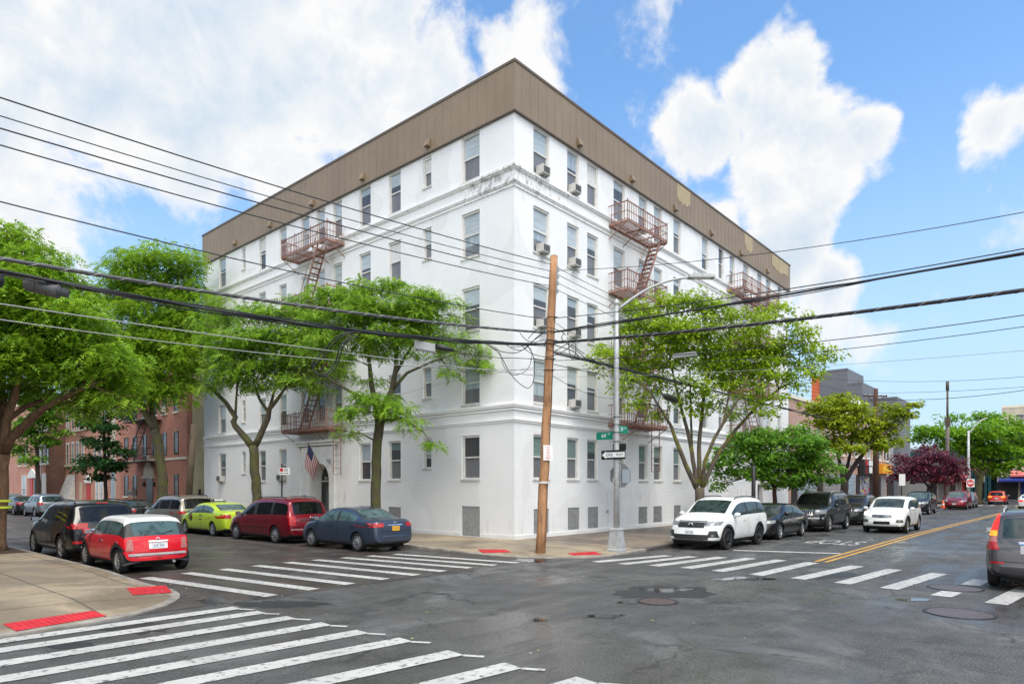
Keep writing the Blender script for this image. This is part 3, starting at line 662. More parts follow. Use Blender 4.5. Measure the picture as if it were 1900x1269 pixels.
# parapet of brown metal panels
b = MB(); b.mi = 0
PJ = .10
b.box(-PJ, LX + .05, -PJ, .12, ZW, 18.25); b.box(-PJ, .12, .12, LY + .05, ZW, 18.25)
b.box(LX - .1, LX + .05, .12, LY + .05, ZW, 18.25); b.box(.12, LX - .1, LY - .1, LY + .05, ZW, 18.25)
r = random.Random(5)
u = .30
while u < LX: b.box(u - .008, u + .008, -PJ - .009, -PJ, ZW + .02, 18.24); u += .46 if r.random() < .5 else .52
u = .36
while u < LY: b.box(-PJ - .009, -PJ, u - .008, u + .008, ZW + .02, 18.24); u += .50
b.mi = 1
b.box(-PJ - .03, LX + .08, -PJ - .03, .16, 18.25, 18.35); b.box(-PJ - .03, .16, .16, LY + .08, 18.25, 18.35)
b.box(-PJ - .018, LX + .05, -PJ - .018, .0, ZW - .05, ZW); b.box(-PJ - .018, 0, 0, LY + .05, ZW - .05, ZW)
b.build('parapet', ['parapet_metal', 'roof_cap'], WB)
def wedge(side, u):
    b = MB(); w = .13
    pr = [(-PJ - .02, 16.93), (-PJ - .07, 16.93), (-PJ - .19, 16.64), (-PJ - .02, 16.62)]
    b.extrude([pt(side, u - w, d, z) for d, z in pr], Vector(pt(side, u + w, 0, 0)) - Vector(pt(side, u - w, 0, 0)))
    b.build('scupper', 'parapet_metal', WB, fix=True)
for px in (792, 671, 577, 499, 434):
    d = depth_X(px, -.2); wedge('B', (CAM + d * ray(px))[1])
for px in (1077, 1175, 1255, 1322, 1377, 1426):
    d = depth_Y(px, -.2); wedge('A', (CAM + d * ray(px))[0])
PP = -PJ - .013
for (ua, ub, seed) in ((13.0, 14.55, 3), (22.1, 23.45, 5), (26.9, 30.2, 6)):
    b = MB(); rr = random.Random(seed); top = 18.2; n = 12; pts = []
    for i in range(n + 1):
        k = i / n; u = ub + (ua - ub) * k; pts.append((u, PP, 17.62 - .28 * math.sin(math.pi * k) - .22 * rr.random()))
    b.poly([(ua, PP, top), (ub, PP, top)] + pts)
    b.build('bare_patch', 'patch_cream', WB)
# windows
rw = random.Random(11)
def window_mb(b, side, u0, u1, z0, z1):
    f = .065; d0, d1 = .05, .15
    fbox(b, side, u0, u0 + f, d0, d1, z0, z1); fbox(b, side, u1 - f, u1, d0, d1, z0, z1)
    fbox(b, side, u0 + f, u1 - f, d0, d1, z1 - f - .02, z1); fbox(b, side, u0 + f, u1 - f, d0, d1, z0, z0 + f)
    zm = (z0 + z1) / 2
    fbox(b, side, u0 + f, u1 - f, d0 + .03, d1, zm - .025, zm + .03)
    for s_ in (u0 + f, u1 - f - .03): fbox(b, side, s_, s_ + .03, d0 + .045, d1 - .01, z0 + f, z1 - f - .02)
def pane(side, u0, u1, z0, z1, d, m, par):
    b = MB(); b.poly([pt(side, u0, d, z0), pt(side, u1, d, z0), pt(side, u1, d, z1), pt(side, u0, d, z1)]); b.build('pane', m, par)
merged = MB(); merged_mats = ['frame_white', 'pane_blind', 'pane_screen']; n_sep = 0
for side, i, fl, u0, u1, z0, z1 in wins:
    zm = (z0 + z1) / 2
    if side == 'A' and fl in (1, 2) and i >= 7 or (side, fl, i) in (('A', 3, 13),):
        merged.mi = 0; window_mb(merged, side, u0, u1, z0, z1)
        for k, (a, c) in enumerate(((zm, z1), (z0, zm))):
            merged.mi = 1 + k; merged.poly([pt(side, u0, .12, a), pt(side, u1, .12, a), pt(side, u1, .12, c), pt(side, u0, .12, c)])
        continue
    n_sep += 1
    b = MB(); window_mb(b, side, u0, u1, z0, z1)
    w = b.build('window', 'frame_white', WB)
    t = rw.random()
    up = 'pane_green' if (fl == 0 and t < .75) else 'pane_blind' if t < .5 else 'pane_pale' if t < .85 else 'pane_dark'
    lo = rw.choice(['pane_screen', 'pane_screen', 'pane_dark', 'pane_brown' if side == 'B' and fl == 0 else 'pane_screen'])
    if fl == 4 and side == 'B' and i == 0: up, lo = 'curtain_white', 'pane_screen'
    def pane2(za, zb_, d, m_top, m_bot, cut):
        zc = za + (zb_ - za) * cut; b = MB()
        for k, (p_, q_) in enumerate(((zc, zb_), (za, zc))):
            if q_ - p_ > .01: b.mi = k; b.poly([pt(side, u0 + .06, d, p_), pt(side, u1 - .06, d, p_), pt(side, u1 - .06, d, q_), pt(side, u0 + .06, d, q_)])
        b.build('pane', [m_top, m_bot], w)
    sh = rw.random(); cur = rw.choice(['pane_blind', 'pane_blind', 'pane_pale', 'curtain_white', 'pane_blind'])
    if sh < .55: pane2(zm, z1 - .08, .105, cur if fl else up, 'pane_dark', rw.choice([0, 0, 0, .2, .35])); pane2(z0 + .06, zm, .128, lo, lo, 0)
    elif sh < .75: pane2(zm, z1 - .08, .105, cur, cur, 0); pane2(z0 + .06, zm, .128, 'pane_pale', lo, rw.uniform(.3, .8))
    else: pane2(zm, z1 - .08, .105, up, 'pane_dark', rw.uniform(.3, .7)); pane2(z0 + .06, zm, .128, lo, lo, 0)
    b = MB(); fbox(b, side, u0 - .04, u1 + .04, -.035, .05, z0 - .075, z0 - .001); b.build('sill', 'sill_stone', w)
o = merged.build('window', merged_mats, WB); o['kind'] = 'stuff'
for side, u0, u1, z0, z1 in vents:
    b = MB(); fbox(b, side, u0 + .002, u1 - .002, .03, .12, z0 + .002, z1 - .002)
    if z0 > .2:
        n = int((u1 - u0) / .055)
        for k in range(n): fbox(b, side, u0 + .02 + k * .055, u0 + .045 + k * .055, .018, .03, z0 + .04, z1 - .04)
        b.build('basement_grate', 'panel_grey', WB)
    else:
        fbox(b, side, u0 + .05, u1 - .05, .018, .03, z0 + .05, z1 - .05); b.build('basement_hatch', 'panel_grey', WB)
b = MB(); b.box(24.62, 25.58, .3, .36, ZB, 2.28); b.build('side_door', 'door_black', WB)
b = MB(); b.box(6.35, 6.5, -.04, .0, .98, 1.12); b.build('wall_outlet', 'panel_grey', WB)
# arched entrance
ent = MB(); ya, yb, zt = ENT[0], ENT[1], ENT[3]; yc, ra, zs_ = 12.95, .86, 2.48; PX = -.14
def archpts(r, n=16): return [(yc - r, ZB)] + [(yc - r * math.cos(math.pi * k / n), zs_ + r * math.sin(math.pi * k / n)) for k in range(n + 1)] + [(yc + r, ZB)]
ap = archpts(ra)
outer = []
for (y, z) in ap:
    if z <= ZB + 1e-6 or z <= zs_ + 1e-6: outer.append((ya if y < yc else yb, z))
    else:
        a = math.atan2(z - zs_, y - yc); c, s_ = math.cos(a), math.sin(a)
        kx = ((yb - yc) if c > 0 else (ya - yc)) / c if abs(c) > 1e-6 else 1e9; kz = (zt - zs_) / s_
        k = min(kx, kz); outer.append((yc + k * c, zs_ + k * s_))
for i in range(len(ap) - 1):
    ent.poly([(PX, *ap[i]), (PX, *ap[i + 1]), (PX, *outer[i + 1]), (PX, *outer[i])])
    ent.poly([(PX, *ap[i]), (PX, *ap[i + 1]), (.55, *ap[i + 1]), (.55, *ap[i])])
ent.poly([(PX, ya, ZB), (0, ya, ZB), (0, ya, zt), (PX, ya, zt)]); ent.poly([(PX, yb, ZB), (0, yb, ZB), (0, yb, zt), (PX, yb, zt)]); ent.poly([(PX, ya, zt), (PX, yb, zt), (0, yb, zt), (0, ya, zt)])
for cy in (ya - .002, yb + .002):                # narrow corner pilaster
    ent.box(PX - .05, PX + .004, cy - .10, cy + .10, ZB, 4.25)
ent.box(PX - .22, .0, ya - .25, yb + .25, 4.40, 4.52); ent.box(PX - .12, .0, ya - .16, yb + .16, 4.26, 4.40)
for yy in (12.1, 13.2): ent.box(PX - .02, PX, yy, yy + .9, 3.72, 3.76)
def ring(r0, r1, x0, x1):
    p0, p1 = archpts(r0), archpts(r1)
    for i in range(len(p0) - 1):
        ent.poly([(x0, *p0[i]), (x0, *p0[i + 1]), (x0, *p1[i + 1]), (x0, *p1[i])]); ent.poly([(x0, *p1[i]), (x0, *p1[i + 1]), (x1, *p1[i + 1]), (x1, *p1[i])]); ent.poly([(x0, *p0[i]), (x0, *p0[i + 1]), (x1, *p0[i + 1]), (x1, *p0[i])])
ring(.87, .96, PX - .05, PX); ring(1.03, 1.10, PX - .04, PX)
ent.build('entrance_surround', 'trim_white', WB)
b = MB(); b.mi = 0
b.poly([(.5, y, z) for y, z in ap]); b.mi = 1
for y in (yc - .40, yc + .06): b.box(.47, .49, y, y + .34, .45, 2.2)
b.mi = 2; b.box(.46, .498, yc - .85, yc + .85, 2.42, 2.50); b.box(.45, .49, yc - .03, yc + .03, ZB, 2.42); b.box(.44, .47, yc - .09, yc - .06, 1.0, 1.35)
b.build('entrance_door', ['door_black', 'pane_dark', 'galv'], WB)
b = MB(); b.box(PX - .18, PX, 11.98, 12.14, 3.42, 3.56); b.box(PX - .10, PX, 12.02, 12.10, 3.34, 3.42); b.build('wall_lamp', 'galv', WB)
b = MB(); b.box(PX - .02, PX, 14.25, 14.5, 1.25, 1.75); b.build('notice_frame', 'galv', WB)
# fire escapes
def railing(b, side, u0, u1, z, dp, gap=None):
    h = .88
    for zz, w in ((z + h, .04), (z + h * .52, .025), (z + .10, .03)):
        b.bar(pt(side, u0, -dp, zz), pt(side, u1, -dp, zz), w); b.bar(pt(side, u0, -dp, zz), pt(side, u0, 0, zz), w); b.bar(pt(side, u1, -dp, zz), pt(side, u1, 0, zz), w)
    n = int((u1 - u0) / .155)
    for k in range(n + 1):
        u = u0 + (u1 - u0) * k / n; big = k in (0, n) or k % 9 == 0
        b.bar(pt(side, u, -dp, z), pt(side, u, -dp, z + h + (.10 if big else 0)), .036 if big else .02)
    for k in range(1, 6):
        for u in (u0, u1): b.bar(pt(side, u, -dp + dp * k / 6, z), pt(side, u, -dp + dp * k / 6, z + h), .02)
def platform(b, side, u0, u1, z, dp, hole):
    for d in (-dp, -.04): b.bar(pt(side, u0, d, z), pt(side, u1, d, z), .05, .08)
    for u in (u0, u1): b.bar(pt(side, u, -dp, z), pt(side, u, 0, z), .05, .08)
    n = 15
    for k in range(1, n):
        d = -dp + dp * k / n
        segs = [(u0, hole[0]), (hole[1], u1)] if hole and d < -.3 else [(u0, u1)]
        for a, c in segs:
            if c - a > .05: b.bar(pt(side, a, d, z), pt(side, c, d, z), .034, .012)
    m = max(3, int((u1 - u0) / 1.1))
    for k in range(m + 1):
        u = u0 + (u1 - u0) * k / m
        b.bar(pt(side, u, -.0, z - .04), pt(side, u, -dp, z - .03), .03, .05)
        if k in (0, m, m // 2): b.bar(pt(side, u, -.0, z - .62), pt(side, u, -dp + .08, z - .05), .03)
def stair(b, side, ua, za, ub, zb_, d0, d1):
    for d in (d0, d1):
        b.bar(pt(side, ua, d, za), pt(side, ub, d, zb_), .035, .10)
        b.bar(pt(side, ua, d, za + .75), pt(side, ub, d, zb_ + .75), .02)
    n = 12
    for k in range(1, n):
        q = k / n; u, z = ua + (ub - ua) * q, za + (zb_ - za) * q
        c = pt(side, u, (d0 + d1) / 2, z); ax = Vector(pt(side, .10, 0, 0)); ay = Vector(pt(side, 0, (d1 - d0) / 2, 0))
        b.obox(c, ax, ay, Vector((0, 0, .012)))
def fire_escape(side, u0, u1, zs, top_u, bot_u, dp=1.0, ladder=None, label=None):
    fe = bpy.data.objects.new('fire_escape', None); C.objects.link(fe); fe.parent = WB
    if label: fe['label'] = label
    for k, z in enumerate(zs):
        s_ = 1 if bot_u > top_u else -1
        hole = tuple(sorted((top_u - .1 * s_, top_u + 1.2 * s_))) if k < len(zs) - 1 else None
        b = MB(); platform(b, side, u0, u1, z, dp, hole); b.build('platform', 'rust_iron', fe)
        b = MB(); railing(b, side, u0, u1, z, dp); b.build('railing', 'rust_iron', fe)
        if k < len(zs) - 1:
            b = MB(); stair(b, side, top_u, z, bot_u, zs[k + 1], -dp + .08, -dp + .55); b.build('stair', 'rust_iron', fe)
    if ladder:
        u, zl0, zl1 = ladder; b = MB()
        for d in (-.75, -.33): b.bar(pt(side, u, d, zl0), pt(side, u, d, zl1), .03)
        for k in range(9): b.bar(pt(side, u, -.75, zl0 + (zl1 - zl0) * k / 9), pt(side, u, -.33, zl0 + (zl1 - zl0) * k / 9), .02)
        b.build('drop_ladder', 'rust_iron', fe)
FZ = [14.02, 10.97, 7.98, 4.98]
fire_escape('A', 6.55, 10.2, FZ, 9.7, 8.0, ladder=(9.9, 2.9, 5.9), label='rusty fire escape over the avenue nearest the corner')
fire_escape('A', 19.6, 25.6, FZ, 21.0, 22.8, label='rusty fire escape at the far end of the avenue side')
fire_escape('B', 11.0, 15.15, FZ, 11.9, 13.6, ladder=(10.85, 2.75, 5.6), label='rusty fire escape above the arched entrance')
# air conditioners: each rests in a window of its own
def air_con(side, u0, u1, z, label, grp='window air conditioners on the white building', zoff=0.0):
    um = (u0 + u1) / 2; base = pt(side, um, 0, z)
    t = thing('air_conditioner', label, 'air conditioner', base, 0, grp); b = MB(); w = .235
    fbox(b, side, -w, w, -.27, .09, .05, .37); b.build('case', 'ac_white', t)
    b = MB(); fbox(b, side, -w + .05, w - .05, -.280, -.27, .09, .33)
    for k in range(7): fbox(b, side, -w + .05, w - .05, -.287, -.280, .10 + k * .032, .114 + k * .032)
    b.build('grille', 'ac_grille', t)
    b = MB(); fbox(b, side, -w + .03, -w + .07, -.24, .0, .0, .05); fbox(b, side, w - .07, w - .03, -.24, .0, .0, .05); b.bar(pt(side, 0, -.2, .03), pt(side, 0, -.0, -.22), .03); b.build('bracket', 'galv', t)
A_ = lambda i, fl: (WA[i][0], WA[i][1], SILL[fl])
for i, fl, l in ((0, 4, 'air conditioner in the top floor avenue window nearest the corner'), (1, 4, 'air conditioner in the second top floor avenue window from the corner'), (0, 3, 'air conditioner in the fourth floor avenue window nearest the corner'),
                 (1, 3, 'air conditioner in the fourth floor avenue window right of the utility pole top'), (0, 2, 'air conditioner close behind the utility pole on the third floor'), (1, 2, 'air conditioner on the third floor just right of the utility pole'), (1, 1, 'air conditioner on the second floor between the utility pole and lamp post')):
    u0, u1, z = A_(i, fl); air_con('A', u0, u1, z, l)
air_con('B', 16.41, 17.16, SILL[0], 'air conditioner in the ground floor window behind the parking sign')
air_con('B', 23.48, 24.4, SILL[0], 'air conditioner in the last ground floor window on the side street')
# flag on its pole over the door
dB = depth_X(606, .42); base = P(606, 887, dB); dT = depth_X(572, -1.55); tip = P(572, 821, dT)
t = thing('flag', 'striped flag with a dark blue canton on a pole over the arched entrance', 'flag', base)
bv = Vector(base); tv = Vector(tip) - bv
b = MB(); b.tube([(0, 0, 0), tuple(tv)], .017, 8); b.lathe([(.0, -.0), (.03, .0), (.03, .03), (0, .05)], 8, 'Z', tuple(tv)); b.build('pole', 'pole_grey', t)
b = MB(); b.smooth = False; nu, nv = 13, 10
def fp(i, j):                               # i along the pole from the tip, j away from it: the cloth hangs and folds
    q = i / nu; k = j / nv
    p = tv * (1 - .52 * q); fold = math.sin(k * 7 + q * 3) * .07 * k
    return (p.x + fold - .10 * k, p.y + .13 * k + fold * .8 + .16 * k * q, p.z - 1.22 * k * (1 - .25 * q) - .02 + .0 * q)
for i in range(nu):
    for j in range(nv):
        b.mi = 2 if (i < 7 and j < 4) else (0 if i % 2 == 0 else 1)
        b.poly([fp(i, j), fp(i + 1, j), fp(i + 1, j + 1), fp(i, j + 1)])
b.build('cloth', ['flag_red', 'flag_white', 'flag_blue'], t)
b = MB(); b.box(-.06, .06, -.06, .06, -.06, .06); b.build('bracket', 'galv', t)
# ------------------------------------------------------------------ vehicles
from mathutils.bvhtree import BVHTree
def interp(keys, t):
    if t <= keys[0][0]: return keys[0][1]
    for (a, va), (b, vb) in zip(keys, keys[1:]):
        if t <= b: return va + (vb - va) * (t - a) / (b - a)
    return keys[-1][1]
TOPS = {
 'sedan': [(0, .36), (.004, .52), (.012, .655), (.03, .725), (.055, .745), (.165, .765), (.30, .955), (.37, .988), (.47, 1), (.56, .988), (.625, .945), (.755, .705), (.80, .685), (.88, .645), (.945, .585), (.98, .50), (1, .36)],
 'suv': [(0, .30), (.004, .46), (.010, .545), (.020, .60), (.030, .645), (.085, .90), (.10, .955), (.16, .985), (.32, 1), (.50, .99), (.595, .95), (.735, .685), (.78, .665), (.88, .62), (.95, .56), (.985, .48), (1, .32)],
 'van': [(0, .28), (.004, .45), (.010, .54), (.020, .59), (.030, .62), (.075, .90), (.09, .955), (.15, .985), (.32, 1), (.50, .99), (.60, .95), (.775, .655), (.82, .625), (.90, .57), (.955, .51), (.985, .44), (1, .30)],
 'boxy': [(0, .30), (.004, .44), (.010, .545), (.018, .60), (.026, .63), (.050, .91), (.062, .955), (.12, .985), (.32, 1), (.52, .992), (.605, .955), (.705, .665), (.74, .645), (.90, .615), (.97, .575), (.99, .49), (1, .32)],
 'mini': [(0, .28), (.006, .46), (.016, .575), (.03, .645), (.10, .925), (.125, .965), (.25, 1), (.5, .995), (.60, .955), (.70, .685), (.76, .66), (.90, .61), (.96, .54), (.985, .45), (1, .30)],
}
BELTS = {'sedan': [(0, .60), (.1, .68), (.3, .668), (.75, .632), (.9, .57), (1, .33)], 'suv': [(0, .64), (.1, .628), (.7, .595), (.88, .56), (1, .28)], 'van': [(0, .60), (.1, .585), (.7, .555), (.88, .52), (1, .26)],
         'boxy': [(0, .62), (.1, .612), (.7, .595), (.9, .565), (1, .28)], 'mini': [(0, .64), (.1, .635), (.7, .615), (.9, .56), (1, .26)]}
WINS = {'sedan': [(.225, .445), (.465, .715)], 'suv': [(.075, .215), (.235, .435), (.455, .695)], 'van': [(.07, .255), (.28, .50), (.525, .745)], 'boxy': [(.05, .215), (.24, .43), (.455, .685)], 'mini': [(.12, .37), (.39, .665)]}
WS = {'sedan': (.625, .755), 'suv': (.595, .735), 'van': (.60, .775), 'boxy': (.605, .705), 'mini': (.60, .70)}
RW = {'sedan': (.165, .30), 'suv': (.030, .085), 'van': (.030, .075), 'boxy': (.026, .050), 'mini': (.03, .10)}
PLAN = [(0, .84), (.01, .89), (.03, .93), (.10, .98), (.25, 1), (.72, 1), (.86, .975), (.94, .925), (.985, .85), (1, .78)]
WHEELS = {}
def ellipsoid(b, c, rx, ry, rz, n=10, m=7):
    base = len(b.v); sm = b.smooth; b.smooth = True
    for i in range(m + 1):
        th = math.pi * i / m
        for k in range(n):
            a = 2 * math.pi * k / n; b.v.append((c[0] + rx * math.sin(th) * math.cos(a), c[1] + ry * math.sin(th) * math.sin(a), c[2] + rz * math.cos(th)))
    for i in range(m):
        for k in range(n): b.face(base + i * n + k, base + (i + 1) * n + k, base + (i + 1) * n + (k + 1) % n, base + i * n + (k + 1) % n)
    b.smooth = sm
def wheel_meshes(r, style):
    key = (round(r, 3), style)
    if key in WHEELS: return WHEELS[key]
    rr = r * .68; b = MB()
    b.lathe([(rr, .075), (rr + .02, .098), (r - .035, .105), (r - .008, .085), (r, .05), (r, -.05), (r - .008, -.085), (r - .035, -.10), (rr, -.08)], 28, 'Y')
    o = b.build('tyre', 'rubber'); ty = o.data; bpy.data.objects.remove(o)
    b = MB(); b.mi = 0
    b.lathe([(rr, .078), (rr - .012, .088), (rr - .03, .078), (rr - .035, .03)], 28, 'Y')
    b.mi = 1; b.lathe([(rr - .03, .02), (.0, .015)], 28, 'Y'); b.mi = 0
    if style == 'cap':
        b.lathe([(rr - .03, .065), (rr * .72, .088), (rr * .5, .075), (rr * .45, .092), (0, .095)], 28, 'Y')
        b.mi = 1
        for k in range(10):
            a = 2 * math.pi * k / 10; b.obox((rr * .78 * math.cos(a), .082, rr * .78 * math.sin(a)), (.022 * math.cos(a), 0, .022 * math.sin(a)), (0, .008, 0), (-.012 * math.sin(a), 0, .012 * math.cos(a)))
    else:
        n = {'five': 5, 'seven': 7, 'ten': 10, 'dark': 5}[style]
        for k in range(n):
            a = 2 * math.pi * k / n + .3; w = .055 if n <= 5 else .036 if n == 7 else .026
            for da in ((-.13, .13) if style in ('dark', 'five') else (0,)):
                p = Vector((.05 * math.cos(a), .075, .05 * math.sin(a))); q = Vector(((rr - .02) * math.cos(a + da), .072, (rr - .02) * math.sin(a + da)))
                b.bar(p, q, w * (.6 if da else 1), .03, up=(0, 1, 0))
        b.lathe([(.07, .07), (.06, .092), (.0, .095)], 14, 'Y')
    o = b.build('rim', ['alloy_dark' if style == 'dark' else 'hubcap' if style == 'cap' else 'alloy', 'well_black']); ri = o.data; bpy.data.objects.remove(o)
    WHEELS[key] = (ty, ri); return ty, ri

def build_car(name, kind, label, cat, paint, L, W, H, wb, fo, r, gc, loc, rz, feats=(), glass='car_glass', rim='five', roofmat=None, group=None, trim=True, level=2):
    """A lofted body: closed sections along x (front is +x), smoothed, wheel arches cut out, then split into body and glass."""
    T, B_ = TOPS[kind], BELTS[kind]; hw = W / 2
    ts = sorted({t for t, _ in T} | {x for w in WINS[kind] for x in w} | {x for x in (.05, .14, .2, .345, .4, .66, .69)} )
    ts = [t for i, t in enumerate(ts) if i == 0 or t - ts[i - 1] > .0035]
    NB = [(0, gc + .12), (.02, gc + .08), (.06, gc + .03), (.14, gc), (.86, gc), (.95, gc + .015), (.985, gc + .04), (1, gc + .09)]
    cab = H * (1 - interp(B_, .5))
    V = []; F = []; M = []; ring = []
    for t in ts:
        x = (t - .5) * L; w = hw * interp(PLAN, t); zt = H * interp(T, t); zs = min(H * interp(B_, t), zt - .035); zb = interp(NB, t); h = zt - zs
        g_ = max(0, min(1, (h - .06) / (cab - .06)))
        zs = max(zs, zb + .05); zt = max(zt, zs + .03); h = zt - zs
        half = [(0, zb), (.42 * w, zb), (.84 * w, zb), (.955 * w, zb + min(.12 if 'clad' in feats else .07, .3 * (zs - zb))), (1.0 * w, zb + .40 * (zs - zb)), (.992 * w, zb + .78 * (zs - zb)), (.962 * w, zs),
                ((.90 - .10 * g_) * w, zs + h * (.55 + .32 * g_)), ((.74 - .055 * g_) * w, zs + h * (.86 + .10 * g_)), (.38 * w, zt - .006), (0, zt)]
        idx = []
        for k, (y, z) in enumerate(half):
            def bow(y): 
                q = (abs(y) / hw) ** 2.2; ff = max(0, (t - .80) / .20) ** 1.5; fr = max(0, (.10 - t) / .10) ** 1.3
                return -q * ff * .26 + q * fr * .12
            if k in (0, 10): V.append((x + bow(y), y, z)); idx.append((len(V) - 1, len(V) - 1))
            else: V.append((x + bow(y), -y, z)); V.append((x + bow(y), y, z)); idx.append((len(V) - 2, len(V) - 1))
        ring.append(idx)
    def inwin(a, b): return any(w[0] - 1e-4 <= a and b <= w[1] + 1e-4 for w in WINS[kind])
    wsr, rwr = WS[kind], RW[kind]
    for i in range(len(ts) - 1):
        a, b = ts[i], ts[i + 1]
        for k in range(10):
            for s_ in (0, 1):
                q = [ring[i][k][s_], ring[i + 1][k][s_], ring[i + 1][k + 1][s_], ring[i][k + 1][s_]]
                if s_ == 1: q = q[::-1]
                m = 0
                if k == 6 and inwin(a, b): m = 4
                elif k == 6 and WINS[kind][0][0] <= a and b <= WINS[kind][-1][1] + .001: m = 1
                elif k in (8, 9) and wsr[0] - 1e-4 <= a and b <= wsr[1] + 1e-4: m = 3
                elif k in (8, 9) and rwr[0] - 1e-4 <= a and b <= rwr[1] + 1e-4: m = 5
                elif k in (8, 9) and wsr[1] <= a and b <= wsr[1] + .05: m = 1 if b <= wsr[1] + .03 else 0
                elif k <= 2: m = 1
                if roofmat and m == 0 and k >= 7 and rwr[1] - .001 <= a and b <= wsr[0] + .001: m = 6
                if roofmat and m in (0, 1, 6) and rwr[0] - .001 <= a and b <= wsr[1] + .001 and (k == 6 or k == 7 and (b <= rwr[1] + .001 or a >= wsr[0] - .001)): m = 1
                F.append(q); M.append(m)
    for end, sgn in ((0, -1), (len(ts) - 1, 1)):       # caps
        rows = []
        x = (ts[end] - .5) * L; R_ = ring[end]
        for k in range(2, 9):
            if k == 2: rows.append([R_[2][0], R_[1][0], R_[0][0], R_[1][1], R_[2][1]])
            elif k == 8: rows.append([R_[8][0], R_[9][0], R_[10][0], R_[9][1], R_[8][1]])
            else:
                a = V[R_[k][0]]; w = abs(a[1]); out = []
                for c in (-.48, 0, .48):
                    V.append((x + sgn * .012, c * w, a[2] + (.01 if k > 5 else 0))); out.append(len(V) - 1)
                rows.append([R_[k][0], *out, R_[k][1]])
        for i in range(len(rows) - 1):
            for j in range(4):
                q = [rows[i][j], rows[i][j + 1], rows[i + 1][j + 1], rows[i + 1][j]]
                F.append(q if sgn > 0 else q[::-1]); M.append(1 if i < 1 else 0)
    me = bpy.data.meshes.new('tmp'); me.from_pydata(V, [], F)
    for m in (paint, 'black_plastic', 'well_black', glass, glass, glass, roofmat or paint): me.materials.append(MATS[m])
    me.polygons.foreach_set('material_index', M)
    bm = bmesh.new(); bm.from_mesh(me); bmesh.ops.recalc_face_normals(bm, faces=bm.faces); bm.to_mesh(me); bm.free()
    ob = bpy.data.objects.new('tmp', me); C.objects.link(ob)
    sub = ob.modifiers.new('s', 'SUBSURF'); sub.levels = sub.render_levels = level; sub.boundary_smooth = 'PRESERVE_CORNERS'
    fx, rx = L / 2 - fo, L / 2 - fo - wb
    cb = MB(); ra = r + .055
    for x in (fx, rx):
        for s_ in (-1, 1):
            pts = [(x + ra * math.cos(2 * math.pi * k / 36), s_ * (hw - .34), r + ra * math.sin(2 * math.pi * k / 36)) for k in range(36)]
            cb.extrude(pts, (0, s_ * .6, 0))
    cut = cb.build('cut', 'well_black', fix=True)
    cut.data.materials.clear()
    for m in (paint, 'black_plastic', 'well_black', glass, glass, glass, roofmat or paint): cut.data.materials.append(MATS[m])
    cut.data.polygons.foreach_set('material_index', [2] * len(cut.data.polygons))
    bpy.context.view_layer.update()
    dg = bpy.context.evaluated_depsgraph_get(); sm_ = bpy.data.meshes.new_from_object(ob.evaluated_get(dg))
    bvh = BVHTree.FromPolygons([v.co.copy() for v in sm_.vertices], [tuple(p.vertices) for p in sm_.polygons])
    bo = ob.modifiers.new('b', 'BOOLEAN'); bo.object = cut; bo.operation = 'DIFFERENCE'; bo.solver = 'EXACT'
    bpy.context.view_layer.update(); dg = bpy.context.evaluated_depsgraph_get()
    me2 = bpy.data.meshes.new_from_object(ob.evaluated_get(dg))
    bpy.data.objects.remove(ob); bpy.data.objects.remove(cut)
    car = thing(name, label, cat, (loc[0], loc[1], 0.004), rz, group)
    # split
    nm = {3: 'windscreen', 4: 'side_window', 5: 'rear_window'}
    vs = [tuple(v.co) for v in me2.vertices]; groups = {'body': []}
    byv = {}
    gl = [p for p in me2.polygons if p.material_index in nm]
    par = {p.index: p.index for p in gl}
    def find(a):
        while par[a] != a: par[a] = par[par[a]]; a = par[a]
        return a
    for p in gl:
        for v in p.vertices:
            k = (v, p.material_index)
            if k in byv: par[find(p.index)] = find(byv[k])
            else: byv[k] = p.index
    for p in me2.polygons:
        key = 'body' if p.material_index not in nm else (p.material_index, find(p.index))
        groups.setdefault(key, []).append(p)
    for key, ps in groups.items():
        mp = {}; b = MB(); b.smooth = True
        for p in ps:
            ii = []
            for v in p.vertices:
                if v not in mp: mp[v] = len(b.v); b.v.append(vs[v])
                ii.append(mp[v])
            b.mi = p.material_index if key == 'body' else 0; b.face(*ii)
        if key == 'body': o = b.build('body', [paint, 'black_plastic', 'well_black', glass, glass, glass, roofmat or paint], car)
        else: o = b.build(nm[key[0]], glass, car)
        o.data.set_sharp_from_angle(angle=rad(38))
    bpy.data.meshes.remove(me2); bpy.data.meshes.remove(me); bpy.data.meshes.remove(sm_)
    # pieces laid on the body's own surface
    def cast(mode, a, z):
        if mode == 'front': o_, d = Vector((L, a, z)), Vector((-1, 0, 0))
        elif mode == 'rear': o_, d = Vector((-L, a, z)), Vector((1, 0, 0))
        elif mode == 'left': o_, d = Vector((a, W, z)), Vector((0, -1, 0))
        elif mode == 'right': o_, d = Vector((a, -W, z)), Vector((0, 1, 0))
        elif mode == 'top': o_, d = Vector((a, z, H * 2)), Vector((0, 0, -1))
        elif mode[:2] == 'fc': s_ = 1 if mode == 'fcl' else -1; d = Vector((-.8, -.6 * s_, 0)); o_ = Vector((L / 2, 0, z)) - d * 1.5 + Vector((.6, -.8 * s_, 0)) * -a
        elif mode[:2] == 'rc': s_ = 1 if mode == 'rcl' else -1; d = Vector((.8, -.6 * s_, 0)); o_ = Vector((-L / 2, 0, z)) - d * 1.5 + Vector((-.6, -.8 * s_, 0)) * -a
        p, n, i, dist = bvh.ray_cast(o_, d, 8)
        return (p, n) if p is not None else (None, None)
